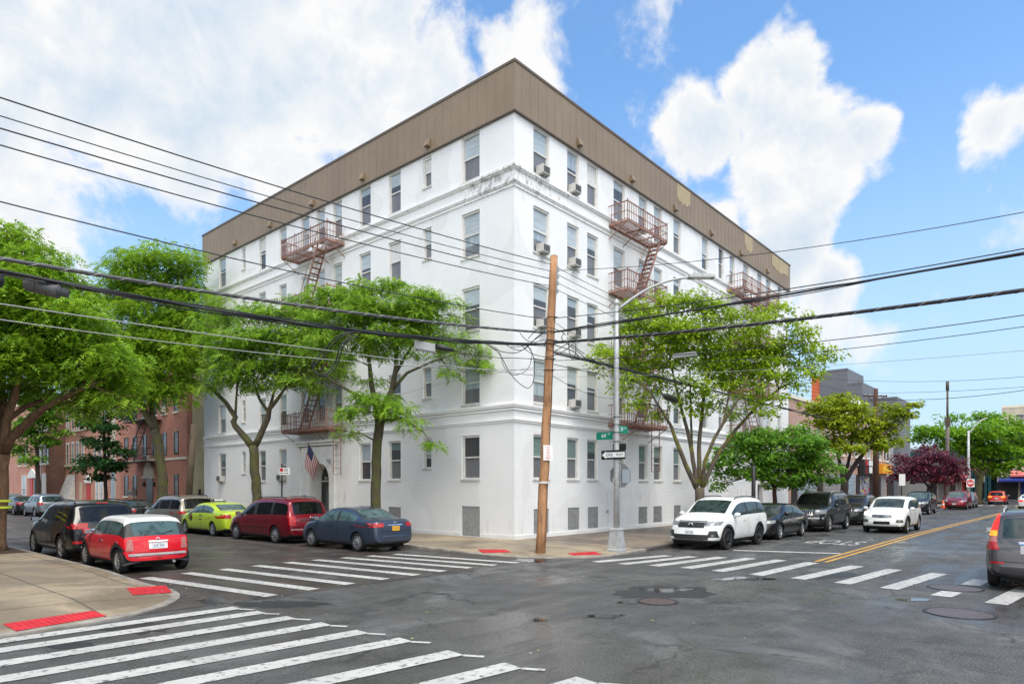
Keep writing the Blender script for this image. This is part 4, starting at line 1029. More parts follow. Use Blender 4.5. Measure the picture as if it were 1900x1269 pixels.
    def patch_into(b, mode, quad, off, nu, nv):
        grid = []
        for i in range(nu + 1):
            row = []
            for j in range(nv + 1):
                u, v = i / nu, j / nv
                q = [quad[0][c] * (1 - u) * (1 - v) + quad[1][c] * u * (1 - v) + quad[2][c] * u * v + quad[3][c] * (1 - u) * v for c in (0, 1)]
                p, n = cast(mode, *q)
                if p is None: row.append(None); continue
                if n.dot(Vector((p.x, p.y, 0.0))) < 0 and mode != 'top': n = -n
                row.append((p, n))
            grid.append(row)
        base = {}
        for i in range(nu + 1):
            for j in range(nv + 1):
                if grid[i][j]:
                    p, n = grid[i][j]; base[i, j] = (len(b.v), len(b.v) + 1); b.v.append(tuple(p + n * off)); b.v.append(tuple(p - n * .004))
        for i in range(nu):
            for j in range(nv):
                k = [(i, j), (i + 1, j), (i + 1, j + 1), (i, j + 1)]
                if all(x in base for x in k): b.face(*[base[x][0] for x in k])
        rim_ = [(i, 0) for i in range(nu)] + [(nu, j) for j in range(nv)] + [(i, nv) for i in range(nu, 0, -1)] + [(0, j) for j in range(nv, 0, -1)]
        for x, y in zip(rim_, rim_[1:] + rim_[:1]):
            if x in base and y in base: b.face(base[x][0], base[y][0], base[y][1], base[x][1])
    def patch(part, mat, mode, quad, off=.006, nu=6, nv=4, smooth=True):
        b = MB(); b.smooth = smooth; patch_into(b, mode, quad, off, nu, nv)
        o = b.build(part, mat, car, fix=True); o.data.set_sharp_from_angle(angle=rad(40)); return o
    y_ = lambda f: f * hw
    Q = lambda y0, y1, z0, z1: [(y0, z0), (y1, z0), (y1, z1), (y0, z1)]
    api = dict(patch=patch, car=car, L=L, W=W, H=H, hw=hw, cast=cast, fx=fx, rx=rx, r=r, gc=gc, Q=Q, patch_into=patch_into)
    # gaps round doors, handles, mirrors
    b = MB(); zlo, zb_ = gc + .12, H * interp(B_, .5) - .01
    xs = [(w[0] + w[1]) / 2 for w in []] + [((WINS[kind][k][1] + WINS[kind][k + 1][0]) / 2 - .5) * L for k in range(len(WINS[kind]) - 1)] + [(WINS[kind][-1][1] - .5) * L + .02]
    for m in ('left', 'right'):
        for x in xs:
            if abs(x - rx) < r + .12 or abs(x - fx) < r + .1: x0, x1, z0 = x, x, r * 2 + .10
            else: x0, x1, z0 = x, x, zlo
            patch_into(b, m, [(x0 - .006, z0), (x0 + .006, z0), (x1 + .006, zb_), (x1 - .006, zb_)], .0015, 1, 8)
        patch_into(b, m, [(rx + r + .1, zlo), (fx - r - .1, zlo), (fx - r - .1, zlo + .012), (rx + r + .1, zlo + .012)], .0015, 10, 1)
    if kind != 'sedan': patch_into(b, 'rear', Q(-y_(.78), y_(.78), H * .36, H * .368), .0015, 8, 1)
    else: patch_into(b, 'rear', Q(-y_(.70), y_(.70), H * .47, H * .478), .0015, 8, 1)
    b.build('panel_gap', 'well_black', car)
    for m, s_ in (('left', 1), ('right', -1)):
        for x in xs[-2:] if len(xs) > 1 else xs[-1:]:
            xx = x - .95 * (1 if kind != 'sedan' else .85) * .0 + .14 if x != xs[-1] else x - .98
            if kind == 'sedan' or True:
                pass
            hx = x - .86
            if hx < rx - .1: continue
            patch('door_handle', 'chrome' if 'chrome' in feats else paint, m, Q(hx - .09, hx + .09, zb_ - .115, zb_ - .085), .022, 3, 1)
        mx = (WINS[kind][-1][1] - .5) * L - .06; p, n = cast(m, mx, zb_ + .05)
        b = MB(); ellipsoid(b, (mx + .02, s_ * (abs(p.y) + .12), zb_ + .10), .07, .115, .082)
        b.bar((mx + .03, s_ * (abs(p.y) - .03), zb_ + .04), (mx + .03, s_ * (abs(p.y) + .08), zb_ + .06), .05, .04)
        mo = b.build('wing_mirror', 'chrome' if 'chrome_mirror' in feats else paint, car)
        b = MB(); b.obox((mx - .052, s_ * (abs(p.y) + .12), zb_ + .10), (.004, 0, 0), (0, .085, 0), (0, 0, .055)); b.build('mirror_glass', 'alloy', mo)
    if 'rails' in feats:
        for s_ in (-1, 1):
            pts = []
            for t in (.14, .17, .25, .35, .45, .53, .56):
                p, n = cast('top', (t - .5) * L, s_ * hw * .66); pts.append((p.x, p.y, p.z + (.0 if t in (.14, .56) else .055)))
            b = MB(); b.tube(pts, .018, 6); b.build('roof_rail', 'black_plastic' if 'chrome' not in feats else 'galv', car)
    # wheel-arch lips
    if 'clad' in feats or 'lip' in feats:
        wd = .075 if 'clad' in feats else .03
        for s_, m in ((1, 'left'), (-1, 'right')):
            for x in (fx, rx):
                b = MB(); b.smooth = True; pr = []
                for k in range(21):
                    a = rad(-12 + 204 * k / 20); q = []
                    for rr in (ra - .01, ra + wd):
                        p, n = cast(m, x + rr * math.cos(a), max(r + rr * math.sin(a), gc + .02))
                        yy = p.y if p is not None else s_ * hw * .95
                        q.append((x + rr * math.cos(a), yy + s_ * .012, max(r + rr * math.sin(a), gc)))
                    pr.append(q)
                for k in range(20): b.poly([pr[k][0], pr[k + 1][0], pr[k + 1][1], pr[k][1]]); b.poly([pr[k][0], pr[k + 1][0], (pr[k + 1][0][0], pr[k + 1][0][1] - s_ * .06, pr[k + 1][0][2]), (pr[k][0][0], pr[k][0][1] - s_ * .06, pr[k][0][2])])
                b.build('arch_trim', 'black_plastic' if 'clad' in feats else paint, car)
            
    ty, ri = wheel_meshes(r, rim)
    for x in (fx, rx):
        for s_ in (-1, 1):
            wo = bpy.data.objects.new('wheel', None); C.objects.link(wo); wo.parent = car; wo.location = (x, s_ * (hw - .125), r - .004); wo.rotation_euler = (0, rng.uniform(0, 6), 0 if s_ > 0 else math.pi); wo.empty_display_size = .2
            for nme, dta in (('tyre', ty), ('rim', ri)):
                o = bpy.data.objects.new(nme, dta); C.objects.link(o); o.parent = wo
    b = MB(); b.box(-L / 2 + .25, L / 2 - .25, -hw + .36, hw - .36, gc - .03, gc + .25); b.build('underbody', 'well_black', car)
    return api
def plate(a, mode, zf, mat, y0=0.0, word=None):
    s = 1 if mode == 'front' else -1
    p, n = a['cast'](mode, y0, a['H'] * zf); x = p.x + s * .018
    b = MB(); b.box(min(x, x - s * .03), max(x, x - s * .03), y0 - .155, y0 + .155, a['H'] * zf - .075, a['H'] * zf + .075)
    o = b.build('license_plate', mat, a['car'])
    b = MB(); r = random.Random(int(a['L'] * 1000) + len(a['car'].name))
    for k in range(7):                                # embossed characters, too small to read
        if k == 3: continue
        yy = y0 - .115 + k * .038
        b.box(min(x + s * .001, x + s * .003), max(x + s * .001, x + s * .003), yy - .012, yy - .004, a['H'] * zf - .03, a['H'] * zf + .035)
        zz = a['H'] * zf + r.choice((-.028, 0, .028)); b.box(min(x + s * .001, x + s * .003), max(x + s * .001, x + s * .003), yy - .004, yy + .012, zz, zz + .008)
    b.build('plate_character', 'plate_ink', o)
def pair(a, part, mat, mode, y0, y1, z0, z1, off=.008, skew=0.0, nu=7, nv=4, lift=0.0):
    H, hw = a['H'], a['hw']
    for s in (-1, 1):
        a['patch'](part, mat, mode, [(s * y0 * hw, z0 * H), (s * y1 * hw, (z0 + lift) * H), (s * (y1 - skew) * hw, (z1 + lift) * H), (s * (y0 + skew) * hw, z1 * H)], off, nu, nv)
def mid(a, part, mat, mode, y, z0, z1, off=.006, skew=0.0, nu=10, nv=3, y0=0.0):
    H, hw = a['H'], a['hw']; return a['patch'](part, mat, mode, [((y0 - y) * hw, z0 * H), ((y0 + y) * hw, z0 * H), ((y0 + y + skew) * hw, z1 * H), ((y0 - y - skew) * hw, z1 * H)], off, nu, nv)
def slats(a, mat, mode, y, z0, z1, n, off=.014):
    b = MB(); H, hw = a['H'], a['hw']
    for k in range(n):
        z = (z0 + (z1 - z0) * (k + .5) / n) * H; a['patch_into'](b, mode, a['Q'](-y * hw, y * hw, z - .007, z + .007), off, 8, 1)
    b.build('grille_bar', mat, a['car'])
def badge(a, mode, zf, mat='chrome', rx=.06, rz=.045):
    p, n = a['cast'](mode, 0, a['H'] * zf); s = 1 if mode == 'front' else -1
    b = MB(); 
    b.lathe([(1, -.004), (1, .004), (.72, .006), (.72, .0)], 18, 'X')
    b.bar((.005, -.6, 0), (.005, .6, 0), .2, .2)
    for i, v in enumerate(b.v): b.v[i] = (p.x + s * (.016 + v[0] * 1.0), p.y + v[1] * rx, p.z + v[2] * rz)
    b.build('badge', mat, a['car'])
G64 = 'cars parked along the side street'; G39 = 'cars parked along the avenue kerb'
N90 = math.pi / 2
# --- red hatchback with a white roof, near corner (facing +Y)
L = 3.63; fo = .70; wb = 2.47
a = build_car('hatchback_car', 'mini', 'red two door hatchback with a white roof parked at the near corner', 'car', 'paint_red', L, 1.69, 1.43, wb, fo, .31, .17, (-12.22, 1.80 + (L / 2 - (L - fo - wb))), N90, ('clad', 'chrome'), 'car_glass_light', 'ten', 'paint_roof', G64)
pair(a, 'tail_light', 'lamp_rosy', 'rear', .66, .86, .40, .59, .012, .04)
mid(a, 'bumper_strip', 'galv', 'rear', .80, .305, .345, .03); mid(a, 'boot_handle', 'chrome', 'rear', .27, .535, .56, .03); plate(a, 'rear', .47, 'plate_white'); badge(a, 'rear', .59, rx=.05, rz=.035)
mid(a, 'plate_recess', 'sign_white', 'rear', .26, .42, .525, .004)
mid(a, 'fog_lamp', 'lamp_red', 'rear', .06, .255, .285, .012)
b = MB(); b.tube([(-L / 2 + .25, -.36, .25), (-L / 2 - .03, -.36, .25)], .035, 10); b.build('exhaust', 'chrome', a['car'])
b = MB(); b.bar((-L / 2 + .10, -.28, 1.0), (-L / 2 + .17, .05, .955), .02); p, n = a['cast']('rear', -.1, 1.0); b = MB(); q, n2 = a['cast']('rear', -.40, 1.03); b.bar(p + Vector((-.02, 0, -.04)), q + Vector((-.02, 0, 0)), .016); b.build('wiper', 'black_plastic', a['car'])
b = MB(); b.tube([(-.25, -.1, 1.41), (-.36, -.1, 1.64)], .006, 5); b.build('aerial', 'black_plastic', a['car'])
pair(a, 'headlight', 'lamp_clear', 'front', .50, .82, .45, .57)
# --- black SUV in front of it
L = 4.82; fo = .90; wb = 2.915
a = build_car('sport_utility_vehicle', 'suv', 'glossy black SUV parked in front of the red hatchback', 'car', 'paint_black', L, 1.95, 1.76, wb, fo, .385, .24, (-12.15, 6.25 + (L / 2 - (L - fo - wb))), N90, ('rails', 'lip'), 'car_glass_dark', 'five', None, G64)
pair(a, 'tail_light', 'lamp_red', 'rear', .52, .93, .535, .625, .014, -.03); mid(a, 'chrome_strip', 'chrome', 'rear', .50, .52, .535, .01); pair(a, 'reflector', 'lamp_red', 'rear', .62, .88, .30, .345, .008)
mid(a, 'brake_light', 'lamp_red', 'rear', .16, .945, .958, .01); plate(a, 'rear', .46, 'plate_white'); badge(a, 'rear', .585, rx=.07, rz=.03); mid(a, 'bumper_strip', 'galv', 'rear', .7, .24, .255, .012)
# --- far (east) kerb, facing +Y
L = 4.65; fo = .95; wb = 2.70
a = build_car('sedan_car', 'sedan', 'dark blue grey sedan with an orange plate parked nearest the corner on the side street', 'car', 'paint_blue', L, 1.78, 1.46, wb, fo, .318, .17, (-4.92, 2.0 + (L / 2 - (L - fo - wb))), N90 + .02, ('lip',), 'car_glass_light', 'cap', None, G64)
pair(a, 'tail_light', 'lamp_red', 'rear', .56, .97, .565, .655, .012, -.03); mid(a, 'chrome_strip', 'chrome', 'rear', .33, .60, .618, .012); plate(a, 'rear', .53, 'plate_yellow'); badge(a, 'rear', .665, rx=.05, rz=.035); mid(a, 'rear_diffuser', 'black_plastic', 'rear', .6, .20, .235, .008)
L = 5.08; fo = .98; wb = 3.03
a = build_car('minivan', 'van', 'dark red minivan parked between the blue sedan and the green taxi', 'minivan', 'paint_maroon', L, 1.96, 1.76, wb, fo, .335, .18, (-4.98, 7.05 + (L / 2 - (L - fo - wb))), N90 + .015, ('rails', 'lip'), 'car_glass_dark', 'cap', None, G64)
pair(a, 'tail_light', 'lamp_red', 'rear', .66, .90, .40, .60, .012); mid(a, 'chrome_strip', 'black_plastic', 'rear', .45, .50, .525, .03); plate(a, 'rear', .43, 'plate_yellow'); badge(a, 'rear', .555, rx=.06, rz=.04); mid(a, 'bumper_strip', 'galv', 'rear', .85, .305, .318, .012)
a['patch']('side_moulding', 'paint_maroon', 'left', a['Q'](-.95, 1.0, .60, .645), .016, 10, 1)
L = 4.83; fo = .96; wb = 2.78
a = build_car('taxi_cab', 'sedan', 'lime green taxi with a roof light parked along the white building', 'taxi', 'paint_lime', L, 1.82, 1.47, wb, fo, .32, .17, (-5.0, 12.35 + (L / 2 - (L - fo - wb))), N90, ('lip',), 'car_glass_light', 'ten', None, G64)
pair(a, 'tail_light', 'lamp_red', 'rear', .58, .97, .545, .655, .012); plate(a, 'rear', .47, 'plate_yellow')
b = MB(); b.box(-.13, .13, -.30, .30, 1.47, 1.495); b.box(-.05, .05, -.24, .24, 1.495, 1.60); o = b.build('roof_light', ['black_plastic'], a['car']); b = MB(); b.box(-.062, -.051, -.21, .21, 1.51, 1.59); b.box(.051, .062, -.21, .21, 1.51, 1.59); b.build('lit_panel', 'sign_white', o)
p, n = a['cast']('left', .75, .80)
b = MB(); b.lathe([(0, 0), (.17, 0)], 24, 'Y', (.78, p.y + .012, .78)); tdisc = b.build('emblem', 'sign_black', a['car']); text_mesh('T', .28, 'plate_yellow', 'emblem_letter', tdisc, frame_mtx((.78, p.y + .016, .78), (-1, 0, 0), (0, 0, 1)), ext=.001)
a['patch']('door_lettering', 'sign_black', 'left', a['Q'](-.35, .0, .86, .90), .004, 4, 1); a['patch']('door_lettering', 'sign_black', 'left', a['Q'](-.35, .05, .70, .73), .004, 4, 1)
L = 5.10; fo = .98; wb = 3.0
a = build_car('minivan', 'van', 'tan grey minivan parked ahead of the green taxi', 'minivan', 'paint_tan', L, 1.95, 1.77, wb, fo, .335, .18, (-5.0, 15.5 + L / 2), N90, ('rails',), 'car_glass_dark', 'cap', None, G64)
pair(a, 'tail_light', 'lamp_red', 'rear', .60, .97, .50, .575, .012); mid(a, 'chrome_strip', 'chrome', 'rear', .5, .47, .485, .01); plate(a, 'rear', .40, 'plate_white')
L = 4.6; fo = .92; wb = 2.66
a = build_car('sedan_car', 'sedan', 'black sedan half hidden behind the black SUV, before the brick house', 'car', 'paint_black', L, 1.8, 1.46, wb, fo, .32, .17, (-5.0, 24.4), N90, (), 'car_glass', 'seven', None, G64, level=1)
pair(a, 'tail_light', 'lamp_red', 'rear', .58, .95, .55, .65)
a = build_car('sport_utility_vehicle', 'suv', 'silver grey crossover far down the side street between two black cars', 'car', 'paint_silver', 4.6, 1.85, 1.66, 2.66, .92, .34, .2, (-5.0, 41.7), N90, ('lip',), 'car_glass', 'five', None, G64, level=1)
pair(a, 'tail_light', 'lamp_red', 'rear', .62, .93, .52, .64)
a = build_car('sedan_car', 'sedan', 'black sedan with red tail lights far down the side street', 'car', 'paint_charcoal', 4.7, 1.82, 1.45, 2.75, .95, .33, .17, (-5.1, 47.3), N90, (), 'car_glass', 'seven', None, G64, level=1)
pair(a, 'tail_light', 'lamp_red', 'rear', .55, .95, .55, .66)
a = build_car('sport_utility_vehicle', 'suv', 'pale silver car farthest down the side street beside the tree trunk', 'car', 'paint_silver', 4.6, 1.85, 1.62, 2.66, .92, .33, .18, (-5.0, 52.8), N90, (), 'car_glass_light', 'five', None, G64, level=1)
# --- avenue, parked facing the camera (facing -X)
L = 4.97; fo = .98; wb = 2.82
a = build_car('sport_utility_vehicle', 'suv', 'white three row SUV with black wheels parked at the corner of the avenue', 'car', 'paint_white', L, 1.98, 1.80, wb, fo, .375, .21, (3.0 + L / 2 - fo, -6.16), math.pi, ('rails', 'clad'), 'car_glass', 'dark', None, G39)
pair(a, 'headlight', 'lamp_clear', 'front', .44, .90, .455, .525, .010, -.02, lift=.022); mid(a, 'grille', 'black_plastic', 'front', .47, .425, .525, .012, .04); slats(a, 'alloy_dark', 'front', .45, .44, .52, 3, .022); badge(a, 'front', .478, rx=.085, rz=.07)
mid(a, 'bumper_trim', 'black_plastic', 'front', .62, .205, .30, .010, .03); pair(a, 'fog_lamp_bezel', 'black_plastic', 'front', .60, .90, .25, .37, .010, .05); pair(a, 'fog_lamp', 'lamp_clear', 'front', .72, .80, .265, .295, .02); plate(a, 'front', .335, 'plate_white'); mid(a, 'skid_plate', 'alloy_dark', 'front', .5, .165, .20, .012); mid(a, 'hood_strip', 'black_plastic', 'front', .52, .535, .548, .012)
L = 4.83; fo = .95; wb = 2.78
a = build_car('sedan_car', 'sedan', 'black sedan parked behind the white SUV with black wheels', 'car', 'paint_black', L, 1.82, 1.47, wb, fo, .325, .17, (8.55 + L / 2 - fo, -6.1), math.pi, ('lip',), 'car_glass', 'seven', None, G39)
pair(a, 'headlight', 'lamp_clear', 'front', .55, .90, .46, .545); mid(a, 'grille', 'alloy_dark', 'front', .4, .40, .47, .01); mid(a, 'bumper_trim', 'black_plastic', 'front', .55, .22, .30, .008)
L = 5.2; fo = .98; wb = 3.02
a = build_car('sport_utility_vehicle', 'boxy', 'old boxy black SUV with a chrome grille parked by the small dense tree', 'car', 'paint_charcoal', L, 2.0, 1.93, wb, fo, .39, .27, (14.95 + L / 2 - fo, -6.15), math.pi, ('rails', 'clad', 'chrome'), 'car_glass_dark', 'five', None, G39)
pair(a, 'headlight', 'lamp_clear', 'front', .52, .90, .45, .55); mid(a, 'grille', 'black_plastic', 'front', .42, .43, .55, .01); b = MB(); H, hw = a['H'], a['hw']
for k in range(9): a['patch_into'](b, 'front', a['Q']((-.4 + .1 * k) * hw - .012, (-.4 + .1 * k) * hw + .012, .43 * H, .55 * H), .018, 1, 4)
a['patch_into'](b, 'front', a['Q'](-.44 * hw, .44 * hw, .545 * H, .57 * H), .02, 8, 1); a['patch_into'](b, 'front', a['Q'](-.44 * hw, .44 * hw, .42 * H, .435 * H), .02, 8, 1); b.build('grille_bar', 'chrome', a['car'])
mid(a, 'bumper_strip', 'galv', 'front', .85, .33, .365, .015); plate(a, 'front', .37, 'plate_white')
a = build_car('sport_utility_vehicle', 'suv', 'dark grey SUV parked behind the moving white crossover', 'car', 'paint_charcoal', 4.6, 1.9, 1.72, 2.66, .9, .36, .2, (22.1 + 1.4, -6.1), math.pi, ('rails',), 'car_glass_dark', 'five', None, G39)
pair(a, 'headlight', 'lamp_clear', 'front', .55, .9, .46, .54); mid(a, 'grille', 'chrome', 'front', .42, .43, .52, .01)
L = 4.7; fo = .93; wb = 2.72
a = build_car('sport_utility_vehicle', 'suv', 'white crossover with lit headlights driving down the avenue', 'car', 'paint_white', L, 1.89, 1.70, wb, fo, .355, .20, (16.4 + L / 2 - fo, -9.2), math.pi, ('clad',), 'car_glass', 'seven', None, 'cars moving on the avenue')
pair(a, 'headlight', 'lamp_lit', 'front', .52, .90, .475, .555, .01, lift=.015); mid(a, 'grille', 'chrome', 'front', .42, .425, .50, .012, .05); slats(a, 'alloy_dark', 'front', .42, .43, .495, 4, .02); mid(a, 'air_intake', 'well_black', 'front', .36, .245, .325, .01); mid(a, 'bumper_trim', 'galv', 'front', .70, .20, .24, .012); pair(a, 'fog_lamp', 'black_plastic', 'front', .60, .88, .30, .37, .01, .03); pair(a, 'fog_bulb', 'lamp_clear', 'front', .68, .8, .32, .35, .018)
a = build_car('sport_utility_vehicle', 'suv', 'black SUV parked in front of the purple leaved tree', 'car', 'paint_black', 4.75, 1.92, 1.82, 2.80, .9, .37, .22, (41.3 + 1.5, -6.25), math.pi, (), 'car_glass_light', 'five', None, G39, level=1)
pair(a, 'headlight', 'lamp_clear', 'front', .5, .9, .47, .56); mid(a, 'grille', 'chrome', 'front', .45, .44, .54)
a = build_car('minivan', 'van', 'dark red minivan facing the camera far along the avenue', 'minivan', 'paint_maroon', 5.08, 1.96, 1.75, 3.03, .98, .335, .18, (56.2 + 2.5, -6.9), math.pi, (), 'car_glass_light', 'five', None, G39, level=1)
pair(a, 'headlight', 'lamp_clear', 'front', .55, .92, .42, .52); plate(a, 'front', .30, 'plate_white'); mid(a, 'grille', 'alloy_dark', 'front', .3, .40, .46)
a = build_car('sport_utility_vehicle', 'suv', 'silver car showing just behind the far red minivan', 'car', 'paint_silver', 4.6, 1.85, 1.66, 2.66, .92, .34, .2, (64.3, -6.9), math.pi, (), 'car_glass_light', 'five', None, G39, level=1)
# facing away (+X)
a = build_car('sport_utility_vehicle', 'suv', 'orange red SUV driving away under the big green tree', 'car', 'paint_orange', 4.6, 1.86, 1.66, 2.66, .92, .35, .2, (82.2, -8.2), 0, (), 'car_glass_dark', 'five', None, 'cars moving on the avenue', level=1)
pair(a, 'tail_light', 'lamp_amber', 'rear', .50, .92, .52, .62); plate(a, 'rear', .45, 'plate_white'); mid(a, 'bumper_trim', 'galv', 'rear', .7, .22, .27)
a = build_car('sedan_car', 'sedan', 'white sedan driving away ahead of the grey crossover', 'car', 'paint_white', 4.7, 1.82, 1.46, 2.75, .95, .33, .17, (60.7, -12.45), 0, (), 'car_glass_light', 'five', None, 'cars moving on the avenue', level=1)
pair(a, 'tail_light', 'lamp_brake', 'rear', .5, .95, .53, .65)
L = 4.56; fo = .92; wb = 2.62
a = build_car('sport_utility_vehicle', 'suv', 'dark grey crossover with tall tail lights cut off by the right edge', 'car', 'paint_grey', L, 1.83, 1.68, wb, fo, .35, .22, (-1.0 + (L / 2 - (L - fo - wb)), -15.60), .03, ('rails', 'clad', 'chrome'), 'car_glass', 'five', None, 'cars moving on the avenue')
H, hw = a['H'], a['hw']
for s in (-1, 1):
    o = a['patch']('tail_light', 'lamp_red', 'rear', [(s * .70 * hw, .505 * H), (s * .97 * hw, .505 * H), (s * .96 * hw, .60 * H), (s * .76 * hw, .60 * H)], .012, 5, 4)
    a['patch']('turn_light', 'lamp_rosy', 'rear', [(s * .755 * hw, .60 * H), (s * .95 * hw, .60 * H), (s * .93 * hw, .67 * H), (s * .765 * hw, .67 * H)], .012, 4, 4)
    a['patch']('turn_light', 'lamp_amber', 'rear', [(s * .76 * hw, .67 * H), (s * .92 * hw, .67 * H), (s * .885 * hw, .735 * H), (s * .755 * hw, .735 * H)], .012, 4, 4)
    a['patch']('brake_light', 'lamp_brake', 'rear', [(s * .75 * hw, .735 * H), (s * .885 * hw, .735 * H), (s * .80 * hw, .93 * H), (s * .71 * hw, .93 * H)], .012, 4, 6)
    a['patch']('reflector', 'lamp_red', 'rear', a['Q'](s * .62 * hw, s * .88 * hw, .335 * H, .36 * H), .008, 4, 1)
mid(a, 'chrome_strip', 'chrome', 'rear', .36, .575, .605, .02); plate(a, 'rear', .525, 'plate_yellow'); mid(a, 'plate_recess', 'galv', 'rear', .33, .47, .57, .004); mid(a, 'bumper_trim', 'black_plastic', 'rear', .70, .22, .30, .012); mid(a, 'tow_cover', 'well_black', 'rear', .2, .235, .285, .02); badge(a, 'rear', .64, rx=.06, rz=.05)
# ------------------------------------------------------------------ trees
FW3 = np.array([FW[0], FW[1], 0.0]); RT3 = np.array([RT[0], RT[1], 0.0]); UP3 = np.array([0, 0, 1.0])
def leaf_mesh(name, mat, parent, V, F):
    me = bpy.data.meshes.new(name); nv, nf = len(V), len(F)
    me.vertices.add(nv); me.vertices.foreach_set('co', V.astype(np.float32).ravel())
    me.loops.add(nf * 4); me.loops.foreach_set('vertex_index', F.astype(np.int32).ravel())
    me.polygons.add(nf); me.polygons.foreach_set('loop_start', np.arange(0, nf * 4, 4, dtype=np.int32)); me.polygons.foreach_set('loop_total', np.full(nf, 4, dtype=np.int32))
    me.update(calc_edges=True); me.materials.append(MATS[mat])
    o = bpy.data.objects.new(name, me); C.objects.link(o); o.parent = parent; return o
def unit(a): return a / np.maximum(np.linalg.norm(a, axis=-1, keepdims=True), 1e-9)
def leaves(R, centers, spread, flat, n_each, style, size):
    """centers: clump centres (K,3). Leaves spread round each centre; returns vertices and quads."""
    K = len(centers); N = K * n_each
    c = np.repeat(centers, n_each, axis=0)
    off = R.normal(size=(N, 3)); off *= (R.random((N, 1)) ** .33) / np.maximum(np.linalg.norm(off, axis=1, keepdims=True), 1e-9)
    sp = np.repeat(R.uniform(.7, 1.3, K), n_each)[:, None] * spread
    pos = c + off * sp * np.array([1, 1, flat])
    az = np.arctan2(off[:, 1], off[:, 0]) + R.normal(0, .7, N)
    pitch = R.normal(-.35 if style == 'pinnate' else -.25, .35, N)
    d = np.stack([np.cos(az) * np.cos(pitch), np.sin(az) * np.cos(pitch), np.sin(pitch)], 1)
    side = unit(np.cross(d, UP3 + R.normal(0, .45, (N, 3)))); nrm = unit(np.cross(side, d))
    s = size * R.uniform(.7, 1.3, (N, 1))
    if style == 'pinnate':
        m = 4; Vs = []
        for k in range(m):
            q = (k + .5) / m; p = pos + d * s * q - UP3 * (s * .28 * q * q)
            hw_ = s * .27 * (1 - .45 * abs(q - .45) * 2); th = s * .115
            droop = -nrm * s * .05
            Vs.append(np.stack([p - side * hw_ + droop + d * th, p - d * th, p + side * hw_ + droop + d * th, p + d * th * .9], 1))
        V = np.stack(Vs, 1).reshape(-1, 3)
    else:
        hw_ = s * .30; tip = pos + d * s - UP3 * s * .15; mid_ = pos + d * s * .45
        V = np.stack([pos, mid_ - side * hw_ + nrm * s * .06, tip, mid_ + side * hw_ + nrm * s * .06], 1).reshape(-1, 3)
    F = np.arange(len(V)).reshape(-1, 4)
    return V, F
def tree(name, label, d, trunk, limbs, blobs, leaf, barkm, style='pinnate', size=.26, clump=.42, dens=2.6, per=22, flat=.5, seed=1, rd=None, ddepth=.55, group='street trees', leaf2=None):
    """trunk, limbs: [(px, py, depth offset, radius m)], blobs: [(px, py, rx, ry[, depth offset])] - read from the photograph at depth d, then built in full depth."""
    R = np.random.default_rng(seed); r = random.Random(seed)
    pts = [(Vector(P(p[0], p[1], d + p[2])), p[3]) for p in trunk]
    base = pts[0][0]; t = thing(name, label, 'tree', (base.x, base.y, base.z), 0, group)
    loc = lambda v: tuple(Vector(v) - base)
    b = MB()
    def wavy(pp):
        out = [pp[0]]
        for (a, ra), (c, rc) in zip(pp, pp[1:]):
            n = max(1, int((c - a).length / .35))
            for k in range(1, n + 1):
                q = k / n; j = min(ra, rc) * .16 if k < n else 0
                out.append((a.lerp(c, q) + Vector((r.uniform(-j, j), r.uniform(-j, j), 0)), (ra + (rc - ra) * q) * (1 + r.uniform(-.03, .03))))
        return out
    tp = wavy(pts); flare = [(tp[0][0] - Vector((0, 0, .05)), tp[0][1] * 1.45), (tp[0][0] + Vector((0, 0, .18)), tp[0][1] * 1.12)]
    tp = flare + tp[1:]
    b.tube([loc(p) for p, _ in tp], [q for _, q in tp], 12)
    nodes = [p for p in tp[len(tp) // 2:]]
    for lb in limbs:
        lp = wavy([(Vector(P(p[0], p[1], d + p[2])), p[3]) for p in lb])
        b.tube([loc(p) for p, _ in lp], [q for _, q in lp], 8); nodes += lp[1:]
    cents = []; fr = []
    for bl in blobs:
        px, py, rx, ry = bl[:4]; dd = bl[4] if len(bl) > 4 else r.uniform(-1, 1) * ddepth * rx * d / FPX
        c = np.array(P(px, py, d + dd)); ax = rx * d / FPX; az = ry * d / FPX; ay = (rd or .8) * ax if len(bl) < 6 else bl[5]
        vol = 4.19 * ax * ay * az; K = max(5, int(dens * vol / (clump ** 3 * 4.19 * flat) * .55))
        u = R.normal(size=(K, 3)); u *= (R.random((K, 1)) ** .42) / np.linalg.norm(u, axis=1, keepdims=True)
        cc = c + u[:, :1] * RT3 * ax + u[:, 1:2] * FW3 * ay + u[:, 2:3] * UP3 * az
        cents.append(cc)
        # a bough to the clump and twigs inside it
        cv = Vector(c); near = min(nodes, key=lambda n: (n[0] - cv).length + max(0, n[0].z - cv.z) * .8)
        a, ra = near; m_ = a.lerp(cv, .5) + Vector((0, 0, .10 * (cv - a).length)); r0 = min(ra * .7, .02 + .012 * (cv - a).length)
        bp = wavy([(a, r0), (m_, r0 * .75), (cv, r0 * .45)]); b.tube([loc(p) for p, _ in bp], [q for _, q in bp], 6, cap=False)
        sub = bp[len(bp) // 2:]
        for k in range(min(K, 9)):
            q = Vector(cc[k]); s_, rs = sub[r.randrange(len(sub))]
            b.tube([loc(s_), loc(s_.lerp(q, .5) + Vector((0, 0, .05))), loc(q)], [min(rs, r0 * .4) * .8, r0 * .22, .004], 4, cap=False)
    b.build('trunk', barkm, t)
    cents = np.concatenate(cents)
    V, F = leaves(R, cents, clump, flat, per, style, size)
    V = V - np.array(base)
    leaf_mesh('crown', leaf, t, V, F)
    return t
STREETL = 'honey locust trees along the side street'
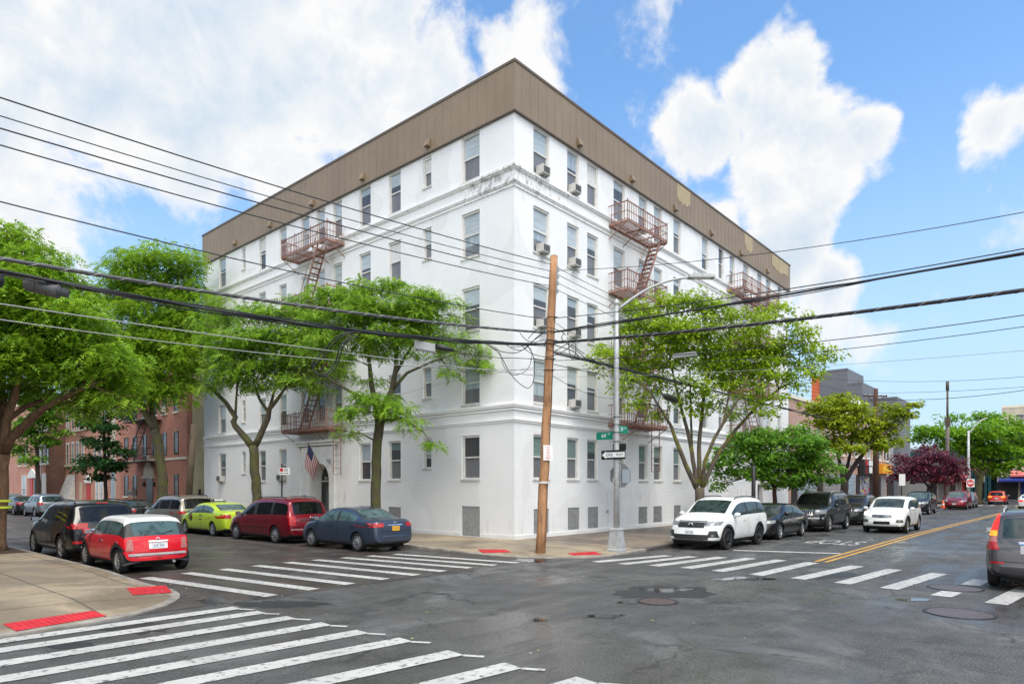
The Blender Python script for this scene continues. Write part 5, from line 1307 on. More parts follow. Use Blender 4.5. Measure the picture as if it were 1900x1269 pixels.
# near trunk at the left edge
tree('locust_tree', 'big leafy tree at the left edge with a brown forked trunk on the near pavement', 20.75,
     [(-6, 1021, 0, .235), (-4, 950, 0, .24), (0, 890, 0, .235), (3, 842, 0, .24)],
     [[(4, 842, 0, .19), (7, 790, .2, .15), (5, 740, .5, .12), (-2, 680, .8, .07)], [(6, 840, 0, .17), (13, 775, -.2, .13), (28, 735, -.3, .11), (36, 690, -.5, .07), (40, 620, -.7, .04)],
      [(6, 840, 0, .17), (20, 812, -.1, .15), (45, 790, -.1, .13), (78, 760, -.3, .10), (122, 736, -.5, .07), (170, 715, -.7, .04)], [(15, 778, -.2, .10), (45, 756, .3, .085), (78, 742, .6, .07), (104, 722, .8, .05), (110, 680, 1, .03)], [(2, 845, 0, .17), (-30, 780, .2, .13), (-60, 700, .4, .08)]],
     [(-70, 470, 110, 70, 0), (20, 470, 60, 45, .3), (70, 490, 60, 42, -.3), (110, 530, 60, 40, .5), (30, 545, 90, 50, -.6), (-40, 580, 110, 80, .2), (125, 590, 70, 45, -.5), (60, 610, 95, 45, .4), (165, 630, 60, 45, .3), (10, 665, 90, 45, -.8), (100, 670, 85, 45, .7), (190, 685, 55, 42, -.4), (225, 665, 40, 35, .3), (50, 722, 60, 28, 1.0), (145, 722, 60, 34, .1), (175, 690, 50, 40, .2), (235, 700, 40, 34, .1), (160, 755, 40, 20, .3), (130, 565, 60, 40, .2), (185, 655, 50, 40, -.2), (210, 740, 35, 24, -.5), (-60, 690, 80, 60, .0), (35, 430, 40, 24, .4), (150, 560, 30, 25, .6)],
     'leaf_locust', 'bark_brown', size=.27, clump=.40, dens=3.8, per=24, seed=11, group=STREETL)
tree('locust_tree', 'tall locust tree with a slanting mossy trunk before the red brick house', 39.2,
     [(303, 963, 0, .30), (301, 880, 0, .275), (296, 830, 0, .265), (287, 798, 0, .25)],
     [[(287, 798, 0, .22), (270, 765, 0, .18), (258, 735, -.3, .18), (250, 690, -.5, .13), (240, 620, -.6, .08)], [(290, 800, 0, .20), (282, 765, .3, .16), (280, 700, .6, .12), (300, 620, .8, .08), (320, 540, .8, .05)]],
     [(300, 478, 70, 24), (240, 492, 45, 28), (350, 500, 36, 28), (285, 525, 70, 34), (225, 540, 45, 32), (345, 548, 45, 32), (290, 580, 75, 36), (215, 600, 40, 40), (355, 600, 45, 34), (250, 640, 60, 38), (320, 650, 60, 38), (210, 665, 40, 40), (380, 640, 22, 24), (270, 700, 60, 32), (215, 725, 45, 28), (340, 700, 34, 22), (180, 745, 34, 20), (160, 765, 18, 14), (285, 735, 40, 22), (185, 620, 40, 30), (376, 600, 26, 36), (372, 660, 28, 36), (330, 725, 38, 22), (230, 690, 50, 40), (375, 540, 24, 26), (205, 520, 30, 36), (300, 640, 60, 50), (370, 710, 24, 16)],
     'leaf_locust', 'bark_moss', size=.40, clump=.62, dens=4.2, per=22, seed=12, group=STREETL)
tree('locust_tree', 'slender locust tree with a low Y fork against the white building, left of the doorway', 31.9,
     [(480, 980, 0, .24), (477, 920, 0, .22), (472, 860, 0, .215), (470, 826, 0, .22)],
     [[(468, 828, 0, .19), (450, 806, 0, .16), (436, 790, 0, .14), (433, 782, 0, .145), (437, 774, 0, .13), (420, 748, .2, .10), (398, 726, .3, .085), (372, 702, .5, .05)], [(472, 828, 0, .18), (486, 800, 0, .15), (497, 776, 0, .14), (500, 758, 0, .12), (514, 742, -.3, .09), (532, 716, -.6, .05)], [(498, 764, 0, .09), (482, 742, .4, .06), (470, 705, .6, .04)], [(500, 757, 0, .08), (520, 690, .4, .06), (525, 630, .5, .04)], [(436, 775, 0, .07), (440, 720, -.3, .05), (450, 640, -.3, .03)]],
     [(470, 578, 48, 20), (415, 590, 34, 22), (530, 575, 45, 18), (400, 630, 34, 20), (455, 625, 50, 24), (520, 622, 50, 22), (575, 612, 38, 18), (430, 668, 44, 18), (500, 672, 55, 20), (565, 660, 45, 18), (610, 690, 32, 12), (415, 702, 34, 13), (470, 708, 46, 14), (545, 705, 46, 14), (388, 722, 20, 12), (590, 720, 30, 10), (395, 560, 22, 16), (370, 600, 20, 14), (560, 640, 50, 26), (500, 640, 50, 26), (430, 650, 44, 24), (620, 665, 36, 18), (450, 690, 44, 16), (520, 700, 44, 16), (400, 690, 28, 14)],
     'leaf_locust_fresh', 'bark_moss', size=.33, clump=.46, dens=3.3, per=20, flat=.42, seed=13, group=STREETL)
tree('locust_tree', 'locust tree with a straight mossy trunk behind the blue grey sedan', 25.9,
     [(698, 998, 0, .21), (697, 930, 0, .195), (698, 860, 0, .19), (703, 800, 0, .185), (705, 782, 0, .19)],
     [[(705, 782, 0, .16), (715, 750, 0, .14), (727, 725, 0, .12), (735, 680, .2, .09), (738, 620, .3, .06), (730, 570, .3, .03)], [(703, 784, 0, .15), (697, 750, 0, .12), (690, 718, .1, .10), (684, 660, .3, .07), (670, 600, .3, .04)], [(695, 745, 0, .08), (660, 732, -.2, .06), (625, 712, -.4, .045), (600, 694, -.5, .03)], [(728, 722, 0, .08), (755, 692, -.3, .06), (800, 672, -.5, .045), (850, 655, -.6, .025)], [(730, 700, .1, .07), (765, 640, .5, .05), (800, 590, .7, .03)], [(706, 782, 0, .07), (745, 775, -.6, .05), (785, 800, -.9, .025)]],
     [(560, 560, 34, 14), (610, 545, 38, 17), (660, 540, 42, 18), (715, 538, 45, 18), (770, 548, 45, 20), (820, 565, 38, 18), (855, 590, 22, 12), (600, 585, 40, 20), (660, 580, 48, 22), (725, 580, 52, 22), (790, 595, 45, 18), (620, 625, 38, 16), (690, 618, 40, 16), (755, 622, 42, 14), (840, 632, 40, 12), (885, 645, 24, 11), (880, 672, 26, 11), (835, 690, 14, 14), (640, 668, 26, 10), (760, 655, 30, 9), (690, 742, 46, 16, -.5), (650, 765, 34, 16, -.7), (730, 762, 42, 18, -.6), (765, 790, 26, 13, -.8), (640, 800, 22, 11, -.6), (800, 826, 17, 9, -.9), (905, 678, 10, 8), (720, 660, 24, 8), (600, 640, 40, 20), (650, 615, 45, 22), (720, 620, 50, 22), (790, 620, 44, 20), (690, 650, 40, 16), (630, 690, 26, 12), (690, 705, 26, 10), (820, 650, 30, 14), (670, 570, 50, 24), (760, 575, 50, 24)],
     'leaf_locust_fresh', 'bark_moss', size=.27, clump=.36, dens=3.4, per=20, flat=.42, seed=14, group=STREETL)
tree('pear_tree', 'small dark layered tree in front of the paler brick houses', 46.0,
     [(197, 956, 0, .13), (195, 880, 0, .11), (193, 800, 0, .07), (192, 752, 0, .03)], [[(195, 870, 0, .05), (175, 850, 0, .03)], [(194, 850, 0, .05), (215, 835, 0, .03)]],
     [(192, 752, 20, 10), (215, 768, 22, 10), (170, 786, 28, 9), (205, 795, 26, 10), (190, 822, 26, 11), (160, 815, 14, 7), (218, 838, 24, 10), (170, 855, 30, 12), (200, 862, 28, 13), (185, 885, 24, 10), (155, 868, 16, 9), (220, 862, 16, 10)],
     'leaf_pear', 'bark_dark', 'broad', size=.26, clump=.42, dens=3.6, per=22, flat=.45, seed=15, rd=.9, group=None)
tree('leafy_tree', 'dark green tree seen behind the left edge trunk, before the last brick house', 57.0,
     [(72, 945, 0, .2), (70, 880, 0, .18), (68, 820, 0, .12)], [[(68, 830, 0, .08), (85, 780, 0, .05)]],
     [(60, 740, 34, 22), (90, 770, 30, 20), (50, 790, 28, 22), (80, 815, 26, 16), (35, 830, 20, 16), (105, 745, 22, 16), (60, 850, 20, 12), (110, 800, 14, 10)],
     'leaf_linden', 'bark_dark', 'broad', size=.30, clump=.5, dens=3.4, per=24, seed=16, group=None)
tree('leafy_tree', 'pale green tree at the very end of the side street', 105.0,
     [(30, 926, 0, .3), (30, 880, 0, .25)], [], [(25, 800, 18, 26), (10, 830, 22, 30), (38, 845, 12, 24), (-10, 800, 30, 40), (20, 878, 16, 16)],
     'leaf_maple', 'bark_dark', 'broad', size=.6, clump=1.1, dens=2.4, per=22, seed=17, group=None)
# avenue
tree('zelkova_tree', 'spreading yellow green tree with many rising limbs behind the white SUV', 27.3,
     [(1298, 993, 0, 0.197), (1297, 940, 0, 0.176), (1298, 905, 0, 0.197)],
     [[(1292, 905, 0, 0.115), (1272, 862, -.2, 0.094), (1258, 826, -.3, 0.082), (1246, 792, -.4, 0.070), (1230, 765, -.5, 0.053), (1205, 725, -.7, 0.033)], [(1294, 902, 0, 0.107), (1284, 840, .2, 0.090), (1276, 800, .2, 0.082), (1266, 765, .3, 0.066), (1250, 700, .5, 0.041), (1235, 620, .6, 0.025)], [(1298, 900, 0, 0.107), (1297, 830, .3, 0.090), (1301, 785, .4, 0.082), (1305, 742, .5, 0.066), (1316, 690, .6, 0.045), (1320, 610, .8, 0.025)],
      [(1303, 905, 0, 0.098), (1308, 855, -.3, 0.082), (1326, 812, -.4, 0.070), (1342, 785, -.5, 0.061), (1366, 748, -.7, 0.045), (1388, 695, -.9, 0.029)], [(1304, 902, 0, 0.107), (1332, 842, .3, 0.090), (1366, 796, .5, 0.074), (1402, 756, .6, 0.057), (1445, 722, .8, 0.041), (1500, 690, 1.0, 0.021)], [(1284, 835, .2, 0.057), (1282, 770, .5, 0.045), (1280, 680, .8, 0.029)], [(1342, 785, -.5, 0.049), (1352, 735, -.2, 0.037), (1362, 660, 0, 0.025)]],
     [(1240, 559, 45, 27), (1195, 575, 34, 27), (1290, 561, 41, 27), (1340, 575, 41, 27), (1160, 615, 38, 34), (1215, 618, 45, 34), (1275, 608, 49, 34), (1340, 618, 49, 34), (1400, 595, 41, 27), (1440, 583, 32, 21), (1120, 653, 30, 24), (1170, 658, 39, 27), (1235, 663, 47, 31), (1300, 658, 47, 31), (1365, 663, 49, 31), (1425, 643, 47, 34), (1480, 628, 38, 31), (1505, 663, 34, 27), (1540, 658, 20, 15), (1110, 683, 22, 18), (1165, 703, 32, 21), (1225, 708, 38, 24), (1290, 708, 39, 21), (1345, 708, 38, 21), (1410, 698, 43, 24), (1470, 693, 36, 24), (1515, 693, 19, 15), (1195, 741, 26, 18), (1250, 745, 28, 18), (1330, 748, 28, 17), (1395, 741, 30, 15), (1440, 738, 22, 13), (1160, 568, 20, 18), (1480, 595, 19, 15), (1180, 755, 26, 12), (1215, 770, 22, 10), (1285, 765, 26, 12), (1365, 770, 24, 10), (1420, 765, 24, 9), (1150, 720, 24, 14), (1300, 735, 40, 18), (1380, 720, 40, 18), (1470, 715, 30, 14), (1250, 620, 60, 40), (1350, 680, 60, 36), (1420, 670, 50, 34), (1180, 680, 44, 28)],
     'leaf_zelkova', 'bark_zelkova', 'broad', size=.150, clump=.36, dens=2.7, per=34, flat=.6, seed=21, group='zelkova trees on the avenue')
tree('linden_tree', 'low dense bright green tree over the black sedan on the avenue', 33.9,
     [(1438, 975, 0, .13), (1438, 930, 0, .11), (1437, 900, 0, .10)], [[(1437, 905, 0, .07), (1420, 880, 0, .05)], [(1437, 905, 0, .06), (1460, 880, 0, .04)]],
     [(1440, 812, 46, 17), (1395, 826, 42, 20), (1490, 826, 40, 20), (1355, 850, 30, 18), (1430, 848, 50, 22), (1500, 855, 40, 22), (1345, 880, 24, 12), (1400, 878, 44, 15), (1460, 882, 46, 16), (1515, 885, 26, 12), (1425, 898, 22, 8), (1335, 900, 12, 6), (1530, 850, 16, 16), (1480, 902, 22, 6), (1325, 865, 14, 10), (1548, 868, 10, 8), (1405, 798, 14, 7), (1470, 796, 16, 8), (1500, 806, 12, 7), (1370, 806, 14, 8), (1545, 890, 10, 5), (1340, 838, 12, 8)],
     'leaf_linden', 'bark_red', 'broad', size=.19, clump=.40, dens=3.4, per=34, flat=.5, seed=22, rd=.9, group=None)
tree('zelkova_tree', 'golden green tree with a dark forked trunk in front of the grey block', 43.3,
     [(1567, 959, 0, .27), (1566, 915, 0, .24), (1567, 892, 0, .24)],
     [[(1568, 892, 0, .17), (1590, 856, 0, .14), (1612, 830, -.3, .10), (1640, 805, -.5, .07), (1672, 785, -.7, .04)], [(1565, 892, 0, .14), (1556, 850, .3, .10), (1546, 805, .5, .07), (1538, 765, .6, .04)], [(1567, 890, 0, .12), (1578, 840, .4, .09), (1582, 790, .6, .06), (1585, 750, .6, .03)]],
     [(1535, 755, 31, 21), (1568, 748, 29, 20), (1592, 770, 31, 21), (1550, 785, 35, 22), (1515, 780, 20, 18), (1600, 805, 37, 18), (1640, 790, 29, 20), (1660, 765, 22, 18), (1645, 752, 15, 12), (1688, 768, 13, 9), (1695, 752, 7, 6), (1630, 825, 31, 14), (1665, 815, 15, 9), (1540, 820, 29, 15), (1510, 830, 24, 14), (1580, 832, 31, 12), (1500, 755, 15, 14)],
     'leaf_zelkova_gold', 'bark_dark', 'broad', size=.24, clump=.46, dens=3.4, per=30, flat=.42, seed=23, group='zelkova trees on the avenue')
tree('plum_tree', 'purple leaved tree behind the black SUV far along the avenue', 58.5,
     [(1724, 945, 0, .2), (1724, 905, 0, .17)], [[(1724, 905, 0, .1), (1705, 880, 0, .06)], [(1724, 905, 0, .1), (1750, 880, 0, .06)]],
     [(1715, 834, 22, 8), (1690, 850, 26, 12), (1728, 850, 34, 13), (1762, 856, 26, 11), (1785, 868, 16, 8), (1672, 868, 18, 9), (1705, 870, 34, 12), (1745, 874, 36, 12), (1690, 888, 26, 8), (1730, 892, 30, 8), (1768, 886, 22, 8), (1665, 884, 10, 6)],
     'leaf_plum', 'bark_dark', 'broad', size=.30, clump=.62, dens=3.2, per=30, flat=.5, seed=24, rd=.9, group=None)
tree('maple_tree', 'huge bright green tree by the elevated railway at the end of the avenue', 82.0,
     [(1816, 934, 0, .42), (1816, 905, 0, .38), (1818, 880, 0, .36)], [[(1818, 885, 0, .35), (1840, 850, 0, .25), (1870, 820, 0, .15)], [(1816, 885, 0, .35), (1800, 840, 0, .22), (1770, 810, 0, .12)], [(1818, 880, 0, .3), (1822, 820, 0, .2)]],
     [(1765, 776, 22, 6), (1820, 772, 30, 8), (1850, 778, 30, 9), (1725, 800, 30, 12), (1768, 800, 40, 15), (1820, 800, 46, 18), (1875, 796, 42, 16), (1745, 826, 30, 12), (1800, 832, 40, 17), (1850, 832, 46, 18), (1900, 826, 42, 24), (1960, 810, 60, 36), (1830, 860, 36, 12), (1876, 862, 34, 11), (1910, 862, 26, 10), (1800, 858, 22, 10), (1700, 812, 14, 6), (1705, 795, 10, 4), (1850, 876, 22, 6)],
     'leaf_maple', 'bark_moss', 'broad', size=.42, clump=.95, dens=4.2, per=34, flat=.5, seed=25, rd=.8, group=None)
# ------------------------------------------------------------------ poles, lamps, signs
PB = Vector((-2.783, -3.493, KZ)); PT = Vector((-2.505, -3.811, 9.39)); dpole = 20.6
def on_pole(z): return PB.lerp(PT, (z - PB.z) / (PT.z - PB.z))
t = thing('utility_pole', 'leaning brown wooden utility pole on the corner pavement, carrying most of the wires', 'utility pole', PB)
b = MB(); n = 14; b.tube([tuple((PT - PB) * k / n + Vector((.012 * math.sin(k * 1.9), .012 * math.cos(k * 2.3), -.1 if k == 0 else 0))) for k in range(n + 1)], [.160 - .042 * k / n for k in range(n + 1)], 16); b.build('shaft', 'pole_wood', t)
b = MB()
for z in (2.27, 2.31): b.tube([tuple(on_pole(z) - PB + Vector((.166 * math.cos(a), .166 * math.sin(a), 0))) for a in [2 * math.pi * k / 20 for k in range(21)]], .012, 5)
b.build('band', 'sign_white', t)
cp = (RT3 * .8 - FW3 * .6); cp = Vector(cp).normalized()
b = MB()
ZI = [8.92, 8.72, 8.50, 8.26]
for z in ZI:
    p = on_pole(z) - PB + cp * .15
    b.lathe([(.0, -.05), (.04, -.05), (.02, -.02), (.02, .02), (.04, .05), (0, .05)], 10, 'Z', tuple(p + cp * .05)); b.bar(p - cp * .1, p + cp * .06, .03)
b.bar(on_pole(8.15) - PB + cp * .15, on_pole(9.05) - PB + cp * .15, .035); b.build('insulator_rack', 'galv', t)
b = MB()
for k, z in enumerate((7.45, 7.0, 6.72, 6.62, 6.15, 5.8)): b.tube([tuple(on_pole(z) - PB + Vector(((.155) * math.cos(a), .155 * math.sin(a), 0))) for a in [2 * math.pi * i / 14 for i in range(15)]], .012, 4); b.bar(on_pole(z) - PB, on_pole(z) - PB + cp * .24, .022)
b.tube([tuple(on_pole(z) - PB + cp * .15) for z in (.3, 2.5, 5.0, 6.4)], .010, 5)
b.build('clamp', 'dark_iron', t)
fp0 = on_pole(3.22); nrm = -Vector(FW3) * .94 + Vector(RT3) * .33; nrm.normalize(); xa = Vector((-nrm.y, nrm.x, 0)); xa = xa if xa.dot(Vector(RT3)) > 0 else -xa
fo_ = fp0 + nrm * .165 + Vector((0, 0, 0)) + Vector(RT3) * .03
t = thing('flyer', 'white paper flyer with red lettering fixed to the wooden utility pole', 'flyer', fo_)
b = MB(); b.obox((0, 0, 0), xa * .155, nrm * .003, (0, 0, .235)); b.build('sheet', 'sign_white', t)
for i, (s, z, sz) in enumerate((('', .165, .075), ('', .085, .075), ('', .005, .075), ('732', -.08, .10), ('0002', -.17, .10))):
    text_mesh(s if i > 2 else 'IIIIIII', sz, 'sign_red', 'lettering', t, frame_mtx(nrm * .0045 + Vector((0, 0, z)), xa, (0, 0, 1)), ext=.0005, sx=.85)
# corner lamp post with its signs
LP = Vector((-.60, -4.90, .075))
t = thing('street_lamp', 'tall grey street lamp at the corner with a curved arm over the avenue', 'street lamp', LP)
b = MB(); b.lathe([(.33, -.05), (.33, .06), (.30, .08), (.225, .66), (.245, .70), (.21, .76), (.0, .76)], 4); b.v = [tuple(Matrix.Rotation(rad(45), 3, 'Z') @ Vector(v)) for v in b.v]; b.sm = [False] * len(b.f); b.build('pedestal', 'galv', t)
b = MB(); b.tube([(0, 0, .6), (0, 0, 3), (0, 0, 6), (0, 0, 8.05)], [.10, .09, .08, .07], 14); b.lathe([(.09, 8.0), (.085, 8.12), (0, 8.18)], 12); b.build('post', 'galv', t)
hd = Vector((1.018, -6.76, 8.94)) - LP; hd0 = Vector((0, 0, 7.78)); pts = []
for k in range(13):
    q = k / 12; p = Vector((hd.x * q, hd.y * q, 7.78 + (hd.z - 7.78) * (1 - (1 - q) ** 2.0))); pts.append(tuple(p))
b = MB(); b.tube(pts, [.05 - .015 * k / 12 for k in range(13)], 8); b.build('arm', 'galv', t)
dh = Vector((hd.x, hd.y, 0)).normalized(); b = MB(); sd = Vector((-dh.y, dh.x, 0))
c = hd + dh * .28
b.obox(c + Vector((0, 0, .02)), dh * .42, sd * .15, (0, 0, .045)); b.obox(c + Vector((0, 0, .085)), dh * .30, sd * .10, (0, 0, .03)); b.lathe([(.05, 0), (.05, .10), (0, .12)], 8, 'Z', tuple(hd + dh * .1 + Vector((0, 0, .10))))
h = b.build('lamp_head', 'galv', t); b = MB(); b.obox(c - Vector((0, 0, .03)), dh * .30, sd * .11, (0, 0, .006)); b.build('lens', 'sign_white', h)
b = MB()
for z in (3.0, 3.25, 3.55, 3.85, 4.1, 4.35): b.lathe([(.115, z - .012), (.122, z - .012), (.122, z + .012), (.115, z + .012)], 14)
b.build('strap', 'dark_iron', t)
def board(name, label, cat, c, xa, w, h, mat, back='sign_back', oct_=False, group=None, thick=.006):
    xa = Vector(xa).normalized(); nn = xa.cross(Vector((0, 0, 1))).normalized()      # nn faces the reader
    t = thing(name, label, cat, c, 0, group); b = MB(); b.mi = 0
    pts = [(-w / 2, -h / 2), (w / 2, -h / 2), (w / 2, h / 2), (-w / 2, h / 2)] if not oct_ else [(w / 2 / math.cos(rad(22.5)) * math.cos(rad(22.5 + 45 * k)), w / 2 / math.cos(rad(22.5)) * math.sin(rad(22.5 + 45 * k))) for k in range(8)]
    b.extrude([xa * x + Vector((0, 0, z)) - nn * thick for x, z in pts], nn * thick); b.build('plate', mat, t, fix=True)
    return t, xa, nn
W1 = lambda t, s, size, mat, xa, nn, x=0, z=0, sx=1.0: text_mesh(s, size, mat, 'lettering', t, frame_mtx(nn * .002 + xa * x + Vector((0, 0, z)), xa, (0, 0, 1)), ext=.001, sx=sx)
t, xa, nn = board('street_sign', 'green 64 ST street name sign on the corner lamp post', 'street sign', LP + Vector((-.0, .46, 3.76)), (0, -1, 0), .64, .25, 'sign_green', group=None)
W1(t, '64', .19, 'sign_white', xa, nn, -.03, -.0, .95); W1(t, 'ST', .085, 'sign_white', xa, nn, .17, .05)
b = MB(); b.bar((0, -.31, 0), (0, -.42, 0), .03); b.build('bracket', 'galv', t)
t, xa, nn = board('street_sign', 'green 39 AV street name sign on the right of the corner lamp post', 'street sign', LP + Vector((.40, -.0, 3.97)), (1, 0, 0), .58, .25, 'sign_green')
W1(t, '39', .19, 'sign_white', xa, nn, -.08, 0, .95); W1(t, 'AV', .085, 'sign_white', xa, nn, .13, .05)
b = MB(); b.bar((-.28, 0, 0), (-.38, 0, 0), .03); b.build('bracket', 'galv', t)
t, xa, nn = board('one_way_sign', 'black and white ONE WAY arrow sign on the corner lamp post', 'road sign', LP + Vector((-.135, .04, 3.12)), (0, -1, 0), .91, .30, 'sign_black')
b = MB(); ar = [(-.43, 0), (-.27, .125), (-.27, .085), (.43, .085), (.43, -.085), (-.27, -.085), (-.27, -.125)]
b.extrude([xa * x + Vector((0, 0, z)) + nn * .0005 for x, z in ar], nn * .0015); b.build('arrow', 'sign_white', t, fix=True)
W1(t, 'ONE', .135, 'sign_black', xa, nn * 1.3, -.14, 0, .9); W1(t, 'WAY', .135, 'sign_black', xa, nn * 1.3, .24, 0, .9)
t, xa, nn = board('stop_sign', 'grey back of an octagonal stop sign on the corner lamp post', 'road sign', LP + Vector((.135, -.06, 2.45)), (0, 1, 0), .76, .76, 'sign_back', oct_=True)
b = MB(); b.box(-.014, -.0065, -.36, -.08, -.24, .20); b.build('reflective_panel', 'sign_blueish', t); b = MB(); b.box(-.014, -.0065, .10, .28, -.24, -.08); b.build('sticker', 'sign_white', t)
b = MB(); b.box(-.03, -.0065, -.02, .02, -.42, .44); b.build('rail', 'galv', t)
t, xa, nn = board('road_sign', 'back of a small dark sign just above the ONE WAY sign', 'road sign', LP + Vector((.13, -.03, 3.38)), (0, 1, 0), .50, .20, 'sign_black')
# parking sign on the side street
dd = depth_X(523, -3.35); q = CAM + dd * ray(523)
t = thing('parking_sign', 'white and red parking sign on a dark post before the white building', 'parking sign', (q[0], q[1], KZ)); b = MB(); b.bar((0, 0, -.1), (0, 0, 3.05), .05, .04, up=(0, 1, 0)); b.build('post', 'dark_iron', t)
zc = HC + (HY - 874) * dd / FPX - KZ; xv = Vector(RT3); b = MB(); yv = Vector(FW3); o0 = -yv * .04 + xv * .14
b.obox(tuple(o0 + Vector((0, 0, zc))), xv * .235, yv * .004, (0, 0, .165)); pl = b.build('plate', 'sign_white', t)
b = MB(); b.obox(tuple(o0 - yv * .006 - xv * .14 + Vector((0, 0, zc + .06))), xv * .075, yv * .002, (0, 0, .075)); b.build('red_symbol', 'sign_red', pl)
b = MB(); b.bar(tuple(o0 - yv * .006 - xv * .16 + Vector((0, 0, zc - .09))), tuple(o0 - yv * .006 + xv * .14 + Vector((0, 0, zc - .09))), .004, .016)
for s in (-.16, .13): b.obox(tuple(o0 - yv * .006 + xv * s + Vector((0, 0, zc - .09))), xv * .025, yv * .002, (0, 0, .018))
for k in range(4): b.obox(tuple(o0 - yv * .006 + xv * .06 + Vector((0, 0, zc + .12 - .04 * k))), xv * .09, yv * .001, (0, 0, .006))
b.build('arrow', 'sign_black', pl)
# leaning stub pole
a, c = Vector(P(347, 958, 37)), Vector(P(360, 776, 37))
t = thing('wooden_stub_pole', 'cut off leaning wooden pole beside the beige side wall', 'pole', (a.x, a.y, KZ)); b = MB(); b.tube([(0, 0, -.05), tuple((c - a) * .5), tuple(c - a)], [.19, .17, .155], 12); b.build('shaft', 'stub_wood', t)
# dark post below the low dense tree
x = (CAM + depth_Y(1398, -4.7) * ray(1398))[0]
t = thing('sign_post', 'plain dark metal post under the low dense tree', 'post', (x, -4.7, KZ)); b = MB(); b.tube([(0, 0, 0), (0, 0, 3.0)], .095, 10); b.lathe([(.14, 0), (.14, .12), (.095, .2)], 10); b.build('post', 'dark_iron', t)
# avenue pole with a crossarm
PX2 = Vector((37.2, -4.3, KZ))
t = thing('utility_pole', 'dark brown utility pole with a crossarm by the golden tree', 'utility pole', PX2); b = MB(); b.tube([(0, 0, -.1), (0, 0, 5), (0, 0, 9.5)], [.24, .2, .15], 12); b.build('shaft', 'pole_dark', t)
b = MB(); b.bar((.6, -.62, 8.92), (-.7, .72, 8.92), .10, .11); b.bar((.45, -.47, 8.9), (0, 0, 8.3), .035); b.bar((-.45, .47, 8.9), (0, 0, 8.3), .035); b.build('crossarm', 'pole_dark', t)
b = MB()
for s in (-.9, -.45, .45, .9): b.lathe([(.04, 0), (.05, .05), (.02, .12), (0, .12)], 8, 'Z', (-.66 * s, .68 * s, 8.98))
b.build('insulator', 'galv', t)
q = P(1758, 0, 75)
t = thing('antenna_pole', 'very tall pale pole with a grey antenna top behind the purple tree', 'pole', (q[0], q[1], KZ)); b = MB(); b.tube([(0, 0, 0), (0, 0, 8), (0, 0, 9.4)], [.22, .19, .17], 10); b.build('shaft', 'pole_grey', t); b = MB(); b.tube([(0, 0, 9.4), (0, 0, 13.0)], [.12, .10], 8); b.tube([(0, 0, 13.0), (0, 0, 14.0)], [.17, .16], 8); b.box(-.3, .3, -.25, .25, 9.0, 9.9); b.build('antenna', 'stub_wood', t)
q = P(1797, 0, 70); 
t = thing('street_lamp', 'pale far street lamp behind the DO NOT ENTER sign', 'street lamp', (q[0], q[1], KZ)); b = MB(); b.tube([(0, 0, 0), (0, 0, 8)], [.16, .10], 8); b.build('post', 'teal_steel' if False else 'galv', t)
b = MB(); b.tube([tuple(Vector(RT3) * (2.0 * k / 8) + Vector((0, 0, 7.6 + 1.7 * math.sin(math.pi / 2 * k / 8)))) for k in range(9)], .06, 6); b.build('arm', 'galv', t)
dn = Vector(q[:2]).to_3d() + Vector((0, 0, HC + (HY - 896) * 69.7 / FPX)) - Vector(FW3) * .3
t, xa, nn = board('no_entry_sign', 'white square DO NOT ENTER sign with a red disc at the end of the avenue', 'road sign', dn, tuple(RT3), .85, .85, 'sign_white')
b = MB(); b.extrude([xa * .38 * math.cos(2 * math.pi * k / 24) + Vector((0, 0, .38 * math.sin(2 * math.pi * k / 24))) + nn * .002 for k in range(24)], nn * .006); b.build('red_disc', 'sign_red', t, fix=True)
b = MB(); b.extrude([xa * x + Vector((0, 0, z)) + nn * .009 for x, z in ((-.3, -.05), (.3, -.05), (.3, .05), (-.3, .05))], nn * .004); b.build('bar', 'sign_white', t, fix=True)
for s, z in (('DO NOT', .15), ('ENTER', -.15)): text_mesh(s, .13, 'sign_white', 'lettering', t, frame_mtx(nn * .0095 + Vector((0, 0, z)), xa, (0, 0, 1)), ext=.001)
q = P(1673, 0, 46)
t = thing('sign_post', 'tall white rectangular sign on a post before the purple tree', 'road sign', (q[0], q[1], KZ)); b = MB(); b.bar((0, 0, 0), (0, 0, 3.1), .06); b.build('post', 'dark_iron', t); b = MB(); b.obox(tuple(-Vector(FW3) * .05 + Vector((0, 0, 2.5))), Vector(RT3) * .22, Vector(FW3) * .01, (0, 0, .40)); b.build('plate', 'sign_white', t)
q = P(1750, 0, 62)
t = thing('traffic_cone', 'small orange traffic cone on the pavement left of the far red minivan', 'traffic cone', (q[0], q[1], KZ)); b = MB(); b.box(-.2, .2, -.2, .2, 0, .04); b.lathe([(.16, .04), (.05, .75), (.0, .75)], 12); b.build('cone', 'cone_orange', t); b = MB(); b.lathe([(.122, .30), (.098, .45)], 12); b.build('stripe', 'sign_white', t)
for y_, nm_ in ((929, 'upper'), (941, 'lower')):
    p = Vector(P(2, y_, 20.75)); b = MB(); b.lathe([(.285, -.035), (.292, 0), (.285, .035)], 18); o = b.build('ribbon', 'ribbon_yellow'); o.location = p; tag(o, nm_ + ' yellow green ribbon tied round the left edge tree trunk', 'ribbon', 'ribbons on the tree trunk')
